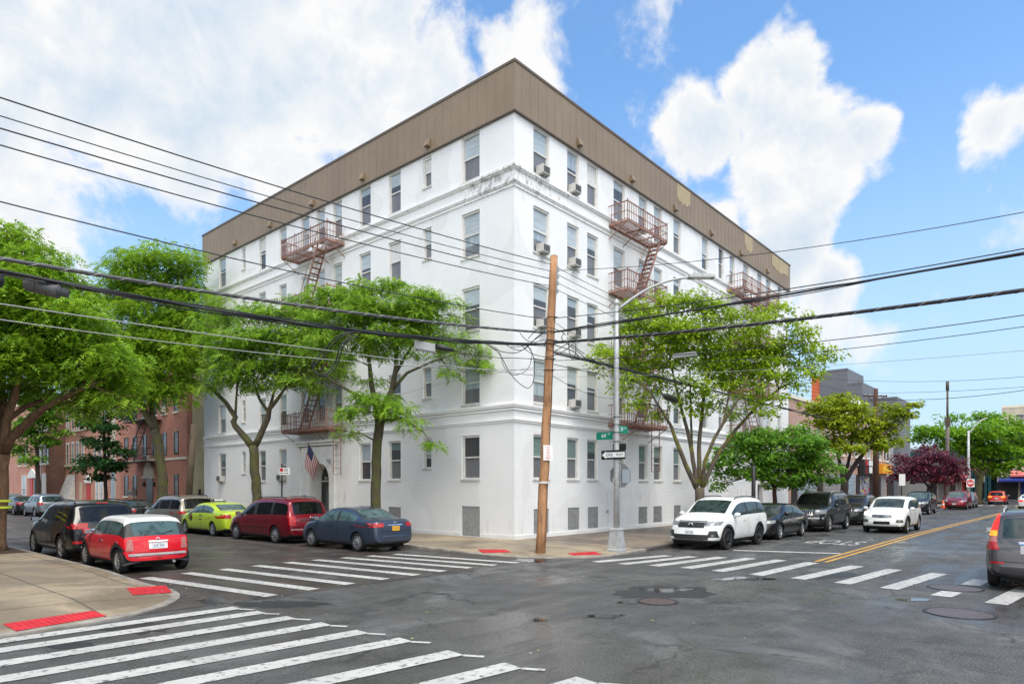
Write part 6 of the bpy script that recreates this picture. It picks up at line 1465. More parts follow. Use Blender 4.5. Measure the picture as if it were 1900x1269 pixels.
# ------------------------------------------------------------------ overhead wires
def fit_curve(pts, ext0=0.0, ext1=0.0, n=26):
    """Least-squares sagging curve through measured points; parameter = horizontal distance from the first; extended past either end."""
    pts = [Vector(p) for p in pts]; a = pts[0]; e = pts[-1] - a; L = math.hypot(e.x, e.y); u = Vector((e.x / L, e.y / L, 0))
    s = [(p - a).dot(u) for p in pts]; z = [p.z for p in pts]
    co_ = np.polyfit(s, z, 2 if len(pts) > 2 else 1); 
    return [tuple(a + u * t_ + Vector((0, 0, float(np.polyval(co_, t_)) - a.z))) for t_ in np.linspace(-ext0, L + ext1, n)]
def wire(label, pts, r, mat='wire_black', strands=0, grp='overhead wires', lash=False, name='overhead_wire'):
    b = MB(); b.mi = 0; b.tube(pts, r, 8 if r > .02 else 5)
    if strands:
        R = random.Random(len(label))
        for k in range(strands):
            ph = 2 * math.pi * k / strands; m = len(pts); w = []
            for i, p in enumerate(pts):
                a = ph + i * .35; rr = r * (1.7 + .8 * math.sin(i * .5 + k)); w.append((p[0], p[1] + rr * math.cos(a) * .7, p[2] + rr * math.sin(a) * .9 - r * .3))
            b.tube(w, r * .45, 5)
    if lash:
        m = []; L = sum((Vector(p) - Vector(q)).length for p, q in zip(pts, pts[1:])); turns = int(L / .42)
        P_ = [Vector(p) for p in pts]; seg = [0]
        for p, q in zip(P_, P_[1:]): seg.append(seg[-1] + (q - p).length)
        b.mi = 1; hel = []
        for k in range(turns * 6 + 1):
            s = L * k / (turns * 6); i = max(j for j in range(len(seg)) if seg[j] <= s + 1e-9); i = min(i, len(P_) - 2)
            p = P_[i].lerp(P_[i + 1], (s - seg[i]) / (seg[i + 1] - seg[i])); d = (P_[i + 1] - P_[i]).normalized(); x = d.cross(Vector((0, 0, 1))).normalized(); y = x.cross(d); a = 2 * math.pi * k / 6
            hel.append(tuple(p + (x * math.cos(a) + y * math.sin(a)) * (r * 1.04)))
        b.tube(hel, .008, 4)
    o = b.build(name, [mat, 'cable_lash']); return tag(o, label, 'wire', grp)
def PY(px, py, Y=-3.75): return P(px, py, depth_Y(px, Y))
def PXp(px, py, X=-2.55): return P(px, py, depth_X(px, X))
WL = [('highest of the four thin wires left of the utility pole', [(0, 182), (370, 300), (608, 375), (960, 475), (1022, 490)], .013),
      ('second highest thin wire left of the utility pole', [(0, 215), (370, 328.5), (725, 428), (960, 489.5), (1022, 503)], .010),
      ('third highest thin wire left of the utility pole', [(0, 238), (370, 347), (717, 440.5), (960, 504), (1022, 517)], .013),
      ('fourth highest thin wire left of the utility pole', [(0, 269.5), (370, 373.5), (783, 479), (960, 519), (1022, 531)], .012),
      ('lone black wire crossing the brown parapet lower left of the pole', [(0, 376), (370, 462), (632, 526), (960, 584), (1012, 592)], .012)]
for l, pp, r in WL: wire(l, fit_curve([PY(*p) for p in pp], ext0=14), r)
wire('thick spiral wrapped cable left of the utility pole', fit_curve([PY(*p) for p in [(0, 479), (370, 540), (560, 568), (730, 590.5), (900, 606), (1013, 618)]], ext0=14), .034, 'wire_grey', 0, lash=True)
wire('heaviest bundle of black cables left of the utility pole, just under the wrapped cable', fit_curve([PY(*p) for p in [(0, 505), (370, 566), (560, 601), (730, 624), (900, 635), (1011, 638)]], ext0=14, n=60), .030, 'wire_black', 4)
wire('grey service wire across the left tree crowns, under the cable bundle', fit_curve([PY(*p) for p in [(0, 564), (380, 619), (600, 649), (798, 674.5), (910, 688), (1009, 698)]], ext0=10), .011, 'cable_lash')
wire('lowest thin grey wire across the left tree crowns', fit_curve([PY(*p) for p in [(0, 593), (394, 645), (560, 663), (739, 677), (885, 685), (1009, 686)]], ext0=10), .009, 'cable_lash')
WR = [('highest thin wire running right from the utility pole over the parapet', [(1040, 502), (1300, 484), (1460, 465), (1900, 394)], .009, 0, False),
      ('thin wire just above the upper thick cable right of the pole', [(1012, 592), (1149, 578), (1360, 552), (1671, 502), (1900, 462)], .013, 0, False),
      ('upper thick cable running right from the utility pole', [(1013, 618), (1070, 610), (1149, 597), (1440, 550), (1671, 510.6), (1900, 469)], .026, 2, False),
      ('thickest spiral wrapped cable running right from the pole', [(1012, 637), (1083, 630.5), (1149, 626.5), (1440, 597.6), (1671, 569), (1900, 538)], .042, 0, True),
      ('thin wire with a long splice block in front of the yellow green tree', [(1009, 669), (1146, 664.6), (1247, 660), (1440, 641), (1900, 585)], .010, 0, False),
      ('thin wire under the one with the splice block, right of the pole', [(1009, 686), (1150, 684), (1440, 660), (1566, 647), (1900, 607)], .008, 0, False),
      ('faint lowest thin wire against the sky at the right', [(1009, 700), (1200, 697), (1562, 675), (1900, 651)], .005, 0, False)]
for l, pp, r, st, la in WR: wire(l, fit_curve([PXp(*p) for p in pp], ext1=9, n=40), r, 'wire_black' if r > .006 else 'cable_lash', st, lash=la)
# down the avenue to the next pole
for k, (l, z0, z1, sag) in enumerate((('highest of the four wires running down the avenue between the poles', 8.95, 8.98, .55), ('second of the four wires running down the avenue between the poles', 8.75, 8.98, .75), ('third of the four wires running down the avenue between the poles', 8.5, 8.7, .8), ('fourth of the four wires running down the avenue between the poles', 8.28, 8.5, .9))):
    a = on_pole(z0) + cp * .2; e = PX2 + Vector((-.6 + .4 * k, .6 - .4 * k, z1)); m = a.lerp(e, .5) - Vector((0, 0, sag)); wire(l, fit_curve([a, m, e]), .009)
a = on_pole(6.66) + Vector((.1, -.1, 0)); wire('heavy black cable bundle running down the avenue through the yellow green tree', fit_curve([a, Vector(PY(1146, 680, -3.9)), Vector(PY(1228, 727, -3.95)), Vector(PY(1480, 752, -4.2)), PX2 + Vector((0, 0, 6.2))], n=50), .03, 'wire_black', 4)
a = on_pole(6.1); wire('thin wire below the heavy bundle down the avenue', fit_curve([a, Vector(PY(1146, 705, -3.9)), Vector(PY(1460, 758, -4.1)), Vector(PY(1605, 777, -4.25))], ext1=8), .011)
wire('service drop from the utility pole to the avenue wall of the white building', fit_curve([on_pole(5.72), Vector(P(1080, 716, 23)), Vector(P(1140, 739, depth_Y(1140, -.02)))]), .009)
wire('service drop from the utility pole to the side street wall', fit_curve([on_pole(5.95), Vector(P(820, 705, 24.5)), Vector(P(640, 768, depth_X(640, -.02)))]), .007, 'cable_lash')
for l, pts_ in (('upper wire over the far grey block at the right', [(1627, 707, 50), (1695, 708, 45), (1900, 699, 36)]), ('middle wire crossing in front of the far grey block', [(1627, 729, 50), (1738, 726.5, 43), (1900, 718, 36)]), ('lower thicker wire crossing in front of the far grey block', [(1627, 741, 50), (1691, 742, 46), (1900, 724, 36)])):
    wire(l, fit_curve([P(*p) for p in pts_], ext1=6), .018 if 'lower' in l else .012)
for l, pts_ in (('upper of the wires left of the crossarm pole above the golden tree', [(1500, 700, 40), (1560, 706, 45), (1627, 707, 50)]), ('wire from the white building roof end to the crossarm pole', [(1455, 727, 47), (1540, 738, 48.5), (1627, 741, 50)])): wire(l, fit_curve([P(*p) for p in pts_]), .012)
# splices, loops and coils hanging in the bundles
def thing_mesh(name, label, cat, mb, mats, grp=None): return tag(mb.build(name, mats), label, cat, grp)
d0 = depth_Y(82, -3.75)
a, c = Vector(P(44, 524, d0)), Vector(P(128, 545, depth_Y(128, -3.75))); e = (c - a).normalized(); b = MB(); L = (c - a).length
prof = [(0, .0), (.075, .0), (.10, .03)]
b.tube([a, a + e * .02, a + e * .04] + [a + e * L * k / 8 for k in range(1, 7)] + [a + e * L * .80, a + e * L * .82, c], [.06, .10, .115] + [.115 + .006 * (k % 2) for k in range(1, 7)] + [.115, .075, .07], 14)
for k in (2, 4, 6): 
    q = a + e * L * k / 8; b.tube([q - e * .012, q + e * .012], .127, 14)
thing_mesh('cable_splice', 'large black ribbed cylinder splice hanging at the left edge of the cable bundle', 'splice case', b, 'wire_grey', 'splice cases on the cables')
b = MB(); a = Vector(P(-20, 516, depth_Y(-20, -3.75))); c = Vector(P(7, 523, depth_Y(7, -3.75))); b.tube([a, c - (c - a) * .1, c], [.10, .10, .05], 12); thing_mesh('cable_splice', 'end of a second black splice cut by the left edge', 'splice case', b, 'wire_black', 'splice cases on the cables')
dS = depth_Y(790, -3.75); a, c = Vector(P(770, 638, dS)), Vector(P(808, 645, dS)); e = (c - a).normalized(); b = MB(); b.obox((a + c) / 2 - Vector((0, 0, .02)), e * (c - a).length / 2, e.cross(Vector((0, 0, 1))) * .09, (0, 0, .10))
for k in range(9): q = a.lerp(c, (k + .5) / 9) - Vector((0, 0, .13)); b.obox(q, e * .014, e.cross(Vector((0, 0, 1))) * .08, (0, 0, .02))
thing_mesh('cable_terminal', 'grey ribbed terminal box hung on the bundle before the locust tree', 'terminal box', b, 'panel_grey')
b = MB(); a, c = Vector(P(808, 642, dS)), Vector(P(842, 650, dS)); b.tube([a, a.lerp(c, .3), c], [.05, .085, .04], 10); thing_mesh('cable_splice', 'short black splice right of the grey terminal box', 'splice case', b, 'wire_black', 'splice cases on the cables')
a, c = Vector(P(1250, 661, depth_X(1250, -2.5))), Vector(P(1291, 656, depth_X(1291, -2.5))); b = MB(); e = (c - a).normalized(); b.obox((a + c) / 2, e * (c - a).length / 2, e.cross(Vector((0, 0, 1))) * .05, (0, 0, .055)); thing_mesh('cable_splice', 'long grey splice block on the thin wire over the yellow green tree', 'splice case', b, 'cable_lash', 'splice cases on the cables')
a, c = Vector(PY(1231, 733, -3.95)), Vector(PY(1256, 744, -3.95)); b = MB(); b.tube([a, a.lerp(c, .2), a.lerp(c, .8), c], [.07, .13, .13, .07], 10); thing_mesh('cable_splice', 'black splice among the limbs of the yellow green tree', 'splice case', b, 'wire_black', 'splice cases on the cables')
def loop(label, pxs, d, r, grp='slack cable loops'):
    pp = [Vector(P(x, y, d)) for x, y in pxs]; out = []
    n = len(pp)
    for i in range(n - 1):                       # Catmull-Rom
        p0, p1, p2, p3 = pp[max(i - 1, 0)], pp[i], pp[i + 1], pp[min(i + 2, n - 1)]
        for k in range(6):
            q = k / 6; out.append(.5 * ((2 * p1) + (p2 - p0) * q + (2 * p0 - 5 * p1 + 4 * p2 - p3) * q * q + (3 * p1 - p0 - 3 * p2 + p3) * q ** 3))
    out.append(pp[-1]); out = [p + Vector(FW3) * (.05 * math.sin(i * .5)) for i, p in enumerate(out)]
    b = MB(); b.tube(out, r, 6); return thing_mesh('cable_loop', label, 'cable loop', b, 'wire_black', grp)
d6 = depth_Y(610, -3.75)
loop('outer big slack loop under the bundle before the locust trees', [(662, 616), (640, 618), (615, 635), (590, 660), (580, 680), (590, 695), (606, 693), (622, 670), (634, 640), (655, 620)], d6, .017)
loop('inner big slack loop under the bundle before the locust trees', [(668, 616), (645, 620), (622, 636), (596, 664), (583, 684), (594, 698), (610, 696), (626, 674), (640, 640), (664, 622)], d6 + .1, .015)
d8 = depth_Y(870, -3.75)
loop('small round coil hanging left of the utility pole', [(872, 640), (852, 648), (844, 668), (855, 688), (875, 690), (888, 672), (886, 652), (870, 643), (862, 660), (868, 668), (880, 662), (882, 645)], d8, .009)
d9 = dpole - .2
loop('longest slack cable drooping left of the utility pole', [(900, 637), (925, 655), (945, 690), (965, 712), (980, 720), (990, 705), (991, 670), (985, 650), (975, 640)], d9, .012)
loop('shorter slack cable in front of the longest drooping one', [(905, 638), (925, 650), (935, 680), (950, 695), (970, 692), (984, 675), (986, 652), (978, 640)], d9 - .1, .010)
loop('low swag of cable just left of the pole', [(905, 640), (930, 652), (955, 655), (975, 645), (990, 632), (1008, 618)], d9 - .05, .012)
loop('second swag of cable just left of the pole', [(940, 640), (955, 648), (968, 650), (982, 640), (996, 626), (1012, 612)], d9 + .05, .011)
loop('cable swag just right of the pole', [(1010, 640), (1020, 650), (1032, 650), (1048, 640), (1060, 640), (1085, 656)], d9, .012)
loop('curling wire end above the thick cables right of the pole', [(1030, 590), (1032, 600), (1042, 607), (1058, 615), (1078, 628)], d9, .008)
loop('twisted cable dropping right of the pole toward the tree', [(1046, 618), (1042, 628), (1050, 636), (1070, 650), (1085, 664), (1100, 668), (1115, 676)], d9 + .1, .013)
loop('second twisted cable dropping right of the pole', [(1020, 636), (1045, 645), (1068, 655), (1080, 668), (1095, 664), (1110, 672), (1130, 682)], d9, .014)
for lab, pxs in (('arched jumper cable over the pole clamps', [(980, 628), (995, 612), (1012, 606), (1035, 612), (1050, 622)]), ('sagging jumper cable under the pole clamps', [(965, 638), (985, 655), (1010, 662), (1040, 655), (1062, 640)]), ('hooked cable end left of the pole above the bundle', [(962, 611), (968, 622), (978, 632), (992, 634)]), ('cable crossing in front of the pole at the bundle', [(948, 644), (980, 640), (1015, 630), (1050, 634), (1085, 630)]),
                 ('narrow drip loop hanging right of the pole', [(1055, 634), (1057, 655), (1062, 668), (1068, 655), (1068, 638)]), ('long shallow swag of cable under the bundle left of the pole', [(820, 640), (860, 655), (905, 662), (950, 664), (1008, 668)])):
    loop(lab, pxs, d9 - .03, .011)
loop('hanging loop of cable in the left limbs of the yellow green tree', [(1228, 730), (1222, 745), (1220, 765), (1228, 778), (1238, 768), (1240, 745), (1236, 732)], depth_Y(1230, -3.95) - .1, .016)
# ------------------------------------------------------------------ the other buildings
def wallbox(b, x0, x1, y0, y1, z0, z1): b.box(x0, x1, y0, y1, z0, z1)
def win_on(par, side, off, u0, u1, z0, z1, frame='frame_white', glass_='pane_dark', sill='stone_cream', mull=True, lintel=None):
    """A window set on the face x = off (side B) or y = off (side A), 6 cm deep frame, its pane a sub-part."""
    q = lambda u, d, z: (u, off + d, z) if side == 'A' else (off + d, u, z)
    def fb(b, ua, ub, da, db, za, zb_):
        p, r = q(ua, da, za), q(ub, db, zb_); b.box(min(p[0], r[0]), max(p[0], r[0]), min(p[1], r[1]), max(p[1], r[1]), za, zb_)
    f = .07; b = MB(); fb(b, u0, u0 + f, -.05, .0, z0, z1); fb(b, u1 - f, u1, -.05, 0, z0, z1); fb(b, u0 + f, u1 - f, -.05, 0, z1 - f, z1); fb(b, u0 + f, u1 - f, -.05, 0, z0, z0 + f)
    if mull: fb(b, u0 + f, u1 - f, -.045, 0, (z0 + z1) / 2 - .025, (z0 + z1) / 2 + .025)
    w = b.build('window', frame, par); b = MB(); b.poly([q(u0 + f, -.012, z0 + f), q(u1 - f, -.012, z0 + f), q(u1 - f, -.012, z1 - f), q(u0 + f, -.012, z1 - f)]); b.build('pane', glass_, w)
    if sill: b = MB(); fb(b, u0 - .1, u1 + .1, -.10, 0, z0 - .14, z0 - .003); b.build('sill', sill, w)
    if lintel: b = MB(); fb(b, u0 - .1, u1 + .1, -.04, 0, z1 + .003, z1 + .16); b.build('lintel', lintel, w)
uX = lambda px, X=0.0: float((CAM + depth_X(px, X) * ray(px))[1]); uY = lambda px, Y=0.0: float((CAM + depth_Y(px, Y) * ray(px))[0])
rb = random.Random(4)
# red brick house with the cream arched door
t = thing('brick_house', 'four storey red brick house with a cream arched door hood and beige side wall', 'house')
Y0, Y1, HT = 29.05, 41.4, 13.4
b = MB(); b.mi = 0; b.box(0, 14, Y0, Y1, KZ, HT); b.build('wall', 'brick_red', t)
b = MB(); b.box(.35, 14, Y0 - .02, Y0, KZ, HT - .3); b.build('side_wall', 'stucco_beige', t)
b = MB(); b.box(-.18, .2, Y0 - .03, Y1, HT - .6, HT); b.box(-.08, 0, Y0 - .03, Y1, 4.02, 4.18); b.build('stone_band', 'stone_cream', t)
for fl in range(4):
    zs0 = 1.45 + fl * 2.95
    for a_, c_ in ((231, 238.5), (247, 254.5), (265.5, 272.5), (284, 291.5), (302, 310), (323.5, 331.5)):
        if fl == 0 and 260 < a_ < 315: continue
        win_on(t, 'B', 0, uX(c_), uX(a_), zs0, zs0 + 1.6, 'pane_brown', rb.choice(['pane_dark', 'pane_black', 'pane_screen']), 'stone_cream' if fl != 1 else None)
ya, yb = uX(288), uX(268); ym = (ya + yb) / 2
b = MB(); pts = [(-.14, ym + .85 * math.cos(math.pi * k / 14), 2.95 + 1.05 * math.sin(math.pi * k / 14)) for k in range(15)]; b.extrude(pts, (.14, 0, 0)); b.box(-.22, 0, ym - 1.0, ym + 1.0, 2.78, 2.95); b.box(-.17, 0, ym - .14, ym + .14, 3.95, 4.45); b.build('door_hood', 'stone_cream', t, fix=True)
b = MB(); b.box(-.03, 0, ym - .6, ym + .6, KZ, 2.76); b.build('door', 'door_black', t)
for s in (-.95, .95): b = MB(); b.box(-.14, -.0, ym + s - .07, ym + s + .07, 2.2, 2.5); b.build('wall_lantern', 'dark_iron', t)
fe = bpy.data.objects.new('fire_escape', None); C.objects.link(fe); fe.parent = t
for k, z in enumerate((4.0, 6.95, 9.9)):
    b = MB(); y0_, y1_ = uX(300), uX(254)
    b.box(-1.0, 0, y0_, y1_, z - .04, z)
    for zz in (z + .45, z + .9): b.bar((-1, y0_, zz), (-1, y1_, zz), .035); b.bar((-1, y0_, zz), (0, y0_, zz), .035); b.bar((-1, y1_, zz), (0, y1_, zz), .035)
    for i in range(25): y = y0_ + (y1_ - y0_) * i / 24; b.bar((-1, y, z), (-1, y, z + .9), .02)
    b.build('balcony', 'dark_iron', fe)
    if k < 2:
        b = MB()
        for dx in (-.9, -.45): b.bar((dx, y1_ - .6, z), (dx, y0_ + 1.2, z + 2.95), .05)
        for i in range(10): q = i / 10; b.box(-.9, -.45, y1_ - .6 + (y0_ + 1.2 - y1_ + .6) * q - .06, y1_ - .6 + (y0_ + 1.2 - y1_ + .6) * q + .06, z + 2.95 * q, z + 2.95 * q + .02)
        b.build('stair', 'dark_iron', fe)
def ac2(px, Y_, z, label):
    y = uX(px); tt = thing('air_conditioner', label, 'air conditioner', (0, y, z), 0, 'air conditioners on the brick house'); b = MB(); b.box(-.36, 0, -.3, .3, .02, .42); b.build('case', 'ac_white', tt); b = MB(); b.box(-.372, -.36, -.24, .24, .08, .36); b.build('grille', 'ac_grille', tt)
ac2(234.5, 0, 4.42, 'air conditioner in the second floor end window of the red brick house'); ac2(234.5, 0, 7.37, 'air conditioner in the third floor end window of the red brick house'); ac2(250.5, 0, 1.47, 'air conditioner in the ground floor of the red brick house'); ac2(306, 0, 7.37, 'air conditioner beside the fire escape of the red brick house')
# alley gate
t = thing('alley_gate', 'dark iron gate closing the alley between white and brick buildings', 'gate', (0.6, 0, KZ)); b = MB()
for k in range(12): b.bar((0, 26.6 + k * .2, 0), (0, 26.6 + k * .2, 1.6), .03)
b.bar((0, 26.5, 1.4), (0, 29, 1.4), .04); b.bar((0, 26.5, .3), (0, 29, .3), .04); b.build('bars', 'dark_iron', t); 
for y in (27.2, 28.5): b = MB(); b.bar((0, y, 0), (0, y, 1.85), .12); b.build('post', 'dark_iron', t)
b = MB(); b.box(.9, 1.0, 26.45, 29.03, KZ, 1.1); o = b.build('alley_wall', 'stucco_grey'); tag(o, 'low grey wall behind the dark alley gate', 'wall')
# pale brick row house
t = thing('brick_house', 'pinkish brick row house with white grouped windows and a red door', 'house'); Y0, Y1, HT = 41.4, 55.75, 11.2
b = MB(); b.box(0, 12, Y0 + .003, Y1, KZ, HT); b.build('wall', 'brick_pink', t)
b = MB(); b.box(-.03, 0, uX(215), uX(206), KZ, HT - .5); b.build('pale_strip', 'stucco_cream', t); b = MB(); b.box(-.05, -.03, uX(214), uX(207), KZ, 4.4); b.build('grey_gate', 'shop_blue', t)
b = MB(); b.box(-.16, .1, Y0 + .01, Y1, HT - .5, HT + .1); b.build('stone_band', 'stone_cream', t)
for fl, z in ((1, 4.25), (2, 7.35)):
    for a_, c_ in ((124, 128.5), (133.5, 138), (142.5, 147), (152, 156.5), (175, 180), (184, 189), (194, 199)):
        win_on(t, 'B', 0, uX(c_), uX(a_), z, z + 1.85, 'frame_white', rb.choice(['pane_pale', 'pane_dark', 'pane_screen']), None, True, 'sign_white')
    b = MB(); b.box(-.10, 0, uX(200), uX(121), z - .22, z - .05); b.build('sill_band', 'stone_cream', t)
b = MB(); b.poly([(-.7, uX(121), .9), (-.75, uX(141), .7), (-.05, uX(140), 3.25), (-.05, uX(126), 3.3)]); b.poly([(-.7, uX(121), .9), (-.05, uX(121), .9), (-.05, uX(126), 3.3)]); b.poly([(-.75, uX(141), .7), (-.05, uX(141), .7), (-.05, uX(140), 3.25)])
tag(b.build('tarpaulin', 'tarp_white'), 'white sheet hung over the ground floor of the pinkish row house', 'tarpaulin')
b = MB(); b.box(-.05, 0, uX(168), uX(161.5), KZ, 2.5); b.build('door', 'door_red', t); b = MB(); ya, yb = uX(170), uX(159); b.extrude([(-.12, ya, 2.5), (-.12, yb, 2.5), (-.12, yb, 2.8), (-.12, (ya + yb) / 2, 3.25), (-.12, ya, 2.8)], (.12, 0, 0)); b.build('door_pediment', 'trim_white', t, fix=True)
for a_, c_ in ((178, 184), (186, 192)): win_on(t, 'B', 0, uX(c_), uX(a_), .6, 2.9, 'trim_white', 'pane_pale', None)
b = MB(); b.box(-.06, -.0, uX(152), uX(148.5), KZ, 2.6); b.build('cream_panel', 'stucco_cream', t)
# last brick house, standing nearer the street
t = thing('brick_house', 'last brick house down the side street with a bright red door and dark brick flank', 'house'); Y0, Y1, HT, XF = 55.75, 73.5, 10.6, -1.7
b = MB(); b.box(XF, 11, Y0 + .004, Y1, KZ, HT); b.build('wall', 'brick_pink', t); b = MB(); b.box(XF + .2, -.001, Y0 - .02, Y0, KZ, HT - .2); b.build('side_wall', 'brick_dark', t)
b = MB(); b.box(XF - .15, XF + .1, Y0, Y1, HT - .4, HT + .1); b.build('stone_band', 'stone_cream', t)
vX = lambda px: uX(px, XF)
for z in (4.3, 7.3):
    for a_, c_ in ((36, 41), (46, 51), (72, 77), (79, 84), (86, 91)): win_on(t, 'B', XF, vX(c_), vX(a_), z, z + 1.7, 'pane_brown', rb.choice(['pane_dark', 'pane_screen']), 'stone_cream')
b = MB(); b.box(XF - .06, XF, vX(61), vX(56), KZ, 3.0); b.build('door', 'door_red', t); b = MB(); ya, yb = vX(69), vX(54); b.extrude([(XF - .14, ya, 3.0), (XF - .14, yb, 3.0), (XF - .14, yb, 3.3), (XF - .14, (ya + yb) / 2, 3.9), (XF - .14, ya, 3.3)], (.14, 0, 0)); b.build('door_pediment', 'trim_white', t, fix=True)
b = MB(); b.box(XF - .05, XF, vX(86), vX(75), KZ, 3.4); b.build('white_shutter', 'tarp_white', t); win_on(t, 'B', XF, vX(49), vX(41), .8, 3.3, 'trim_white', 'pane_pale', None); b = MB(); b.box(XF - .06, XF, vX(67), vX(64), KZ, 2.9); b.build('side_door', 'door_black', t)
b = MB(); b.tube([(XF - .08, Y0 + .3, KZ), (XF - .08, Y0 + .3, HT - .4)], .05, 6); b.build('downpipe', 'galv', t)
# ---- avenue: two storey brick shops after the white building
t = thing('shop_building', 'two storey salmon brick building with shops, next to the white building', 'building'); X0, X1, HT = 30.66, 62.0, 8.7
b = MB(); b.box(X0, X1, .0, 18, KZ, HT); b.build('wall', 'brick_salmon', t); b = MB(); b.box(X0, X1, -.12, .2, HT, HT + .25); b.build('coping', 'stone_cream', t)
for a_ in np.arange(32.3, 61, 2.35):
    win_on(t, 'A', 0, a_, a_ + 1.15, 5.0, 6.9, 'frame_white', rb.choice(['pane_dark', 'pane_pale', 'pane_screen']), 'stone_cream')
b = MB(); b.box(X0, X1, -.10, 0, 4.15, 4.45); b.build('stone_band', 'stucco_grey', t)
sx = [(1468, 1478, 'shop_dark'), (1480, 1500, 'shop_blue'), (1502, 1514, 'shop_blue'), (1516, 1526, 'shop_dark'), (1528, 1550, 'shop_grey'), (1552, 1571, 'shop_grey'), (1573, 1586, 'shop_blue'), (1588, 1594, 'shop_dark'), (1595, 1612, 'sign_pic'), (1613, 1622, 'shop_dark'), (1626, 1633, 'shop_dark'), (1634, 1642, 'shop_grey')]
for a_, c_, m in sx:
    b = MB(); b.box(uY(a_), uY(c_), -.06, 0, KZ, 3.3); f = b.build('shop_front', m, t)
    if m in ('shop_blue', 'shop_grey'):
        b = MB()
        for k in range(9): b.box(uY(a_) + .05, uY(c_) - .05, -.075, -.06, KZ + .2 + k * .33, KZ + .23 + k * .33)
        b.build('shutter_rib', 'panel_grey', f)
    if m == 'sign_pic':
        R = random.Random(3); b = MB(); u0_, u1_ = uY(a_), uY(c_)
        for k in range(26):
            u = u0_ + (u1_ - u0_) * R.random(); z = .4 + 2.6 * R.random(); b.mi = R.randrange(4); w = .1 + .25 * R.random(); b.box(u - w, u + w, -.07 - .002 * k / 26, -.06, z - .1, z + .12)
        b.build('posters', ['sign_white', 'sign_red', 'sign_yellow', 'awning_blue'], f)
b = MB(); b.box(uY(1591), uY(1618), -.55, -.1, 3.35, 4.75); s_ = b.build('shop_sign', 'sign_black', t)
u0_, u1_ = uY(1591.5), uY(1617.5); w_ = u1_ - u0_
b = MB(); b.box(u0_ + .32 * w_, u1_ - .1, -.566, -.55, 4.2, 4.7); b.box(u0_ + .36 * w_, u0_ + .58 * w_, -.566, -.55, 3.5, 4.1); b.build('sign_picture', 'sign_white', s_)
b = MB(); b.box(u0_ + .66 * w_, u1_ - .3, -.566, -.55, 3.45, 4.0); b.build('sign_picture', 'sign_blueish', s_)
b = MB(); c_ = u0_ + .17 * w_
for s in (-1, 1): b.bar((c_ + s * .42, -.56, 4.65), (c_, -.56, 4.05), .26, .02, up=(0, 1, 0))
b.bar((c_, -.56, 4.15), (c_, -.56, 3.45), .26, .02, up=(0, 1, 0)); b.build('red_letter', 'sign_red', s_)
b = MB(); b.box(-1.25, -1.02, 0, .02, 0, .3); 
b = MB(); b.box(uY(1629), uY(1656, -.4), -.45, -.1, 3.55, 4.55); s2 = b.build('shop_sign', 'awning_orange', t); b = MB(); R = random.Random(8); u = uY(1631)
while u < uY(1654, -.4) - .4: b.box(u, u + .32, -.462, -.45, 3.8, 4.3) ; u += .62
b.build('sign_marks', 'sign_yellow', s2)
q = P(1587, 758, 61); t = thing('satellite_dish', 'white satellite dish on the roof of the salmon brick shops', 'satellite dish', (q[0], q[1], HT + .25)); b = MB(); b.bar((0, 0, 0), (0, 0, .9), .06); b.build('mast', 'galv', t); b = MB(); dv = -FW3; b.smooth = True
R0 = Matrix.Rotation(rad(75), 4, 'X'); b2 = MB(); b2.lathe([(0, -.08), (.22, -.05), (.42, .06)], 18); m_ = Matrix.Rotation(TH - rad(90), 4, 'Z') @ Matrix.Rotation(rad(70), 4, 'X'); b2.v = [tuple(m_ @ Vector(v) + Vector((0, 0, 1.0))) for v in b2.v]; b2.build('reflector', 'sign_white', t)
# grey panelled block behind
t = thing('apartment_building', 'stepped dark grey panelled block with an orange fin, beyond the shops', 'building')
XG = 85.0; gy = [uX(p, XG) for p in (1665, 1600, 1573, 1521)]; gz = lambda px, py: HC + (HY - py) * depth_X(px, XG) / FPX
for y0_, y1_, h_ in ((gy[0], gy[1], gz(1640, 738)), (gy[1], gy[2], gz(1588, 710)), (gy[2], gy[3], gz(1550, 686))):
    b = MB(); b.box(XG, XG + 9, y0_, y1_ - .003, KZ, h_); b.box(XG - .05, XG, y0_, y1_ - .003, h_ - .18, h_ + .05); b.build('wall', 'grey_panel', t)
b = MB(); b.box(XG + .2, XG + 9, gy[3], uX(1505, XG), KZ, gz(1512, 697)); b.build('orange_fin', 'orange_panel', t)
for z in np.arange(3, 16, 1.2): b = MB(); b.box(XG - .012, XG, gy[0], gy[1] - .1, z, z + .02); b.build('panel_joint', 'grey_panel_dark', t)
b = MB(); b.box(62.0, 67, .3, 16, KZ, 8.0); o = thing('infill_house', 'narrow grey house between the salmon brick shops and the grey block', 'house'); b.build('wall', 'stucco_grey', o); win_on(o, 'A', .3, 63.4, 64.6, 5, 6.8, 'frame_white', 'pane_dark', 'stone_cream'); b = MB(); b.box(62.2, 66.8, .22, .3, KZ, 3.3); b.build('shop_front', 'shop_dark', o)
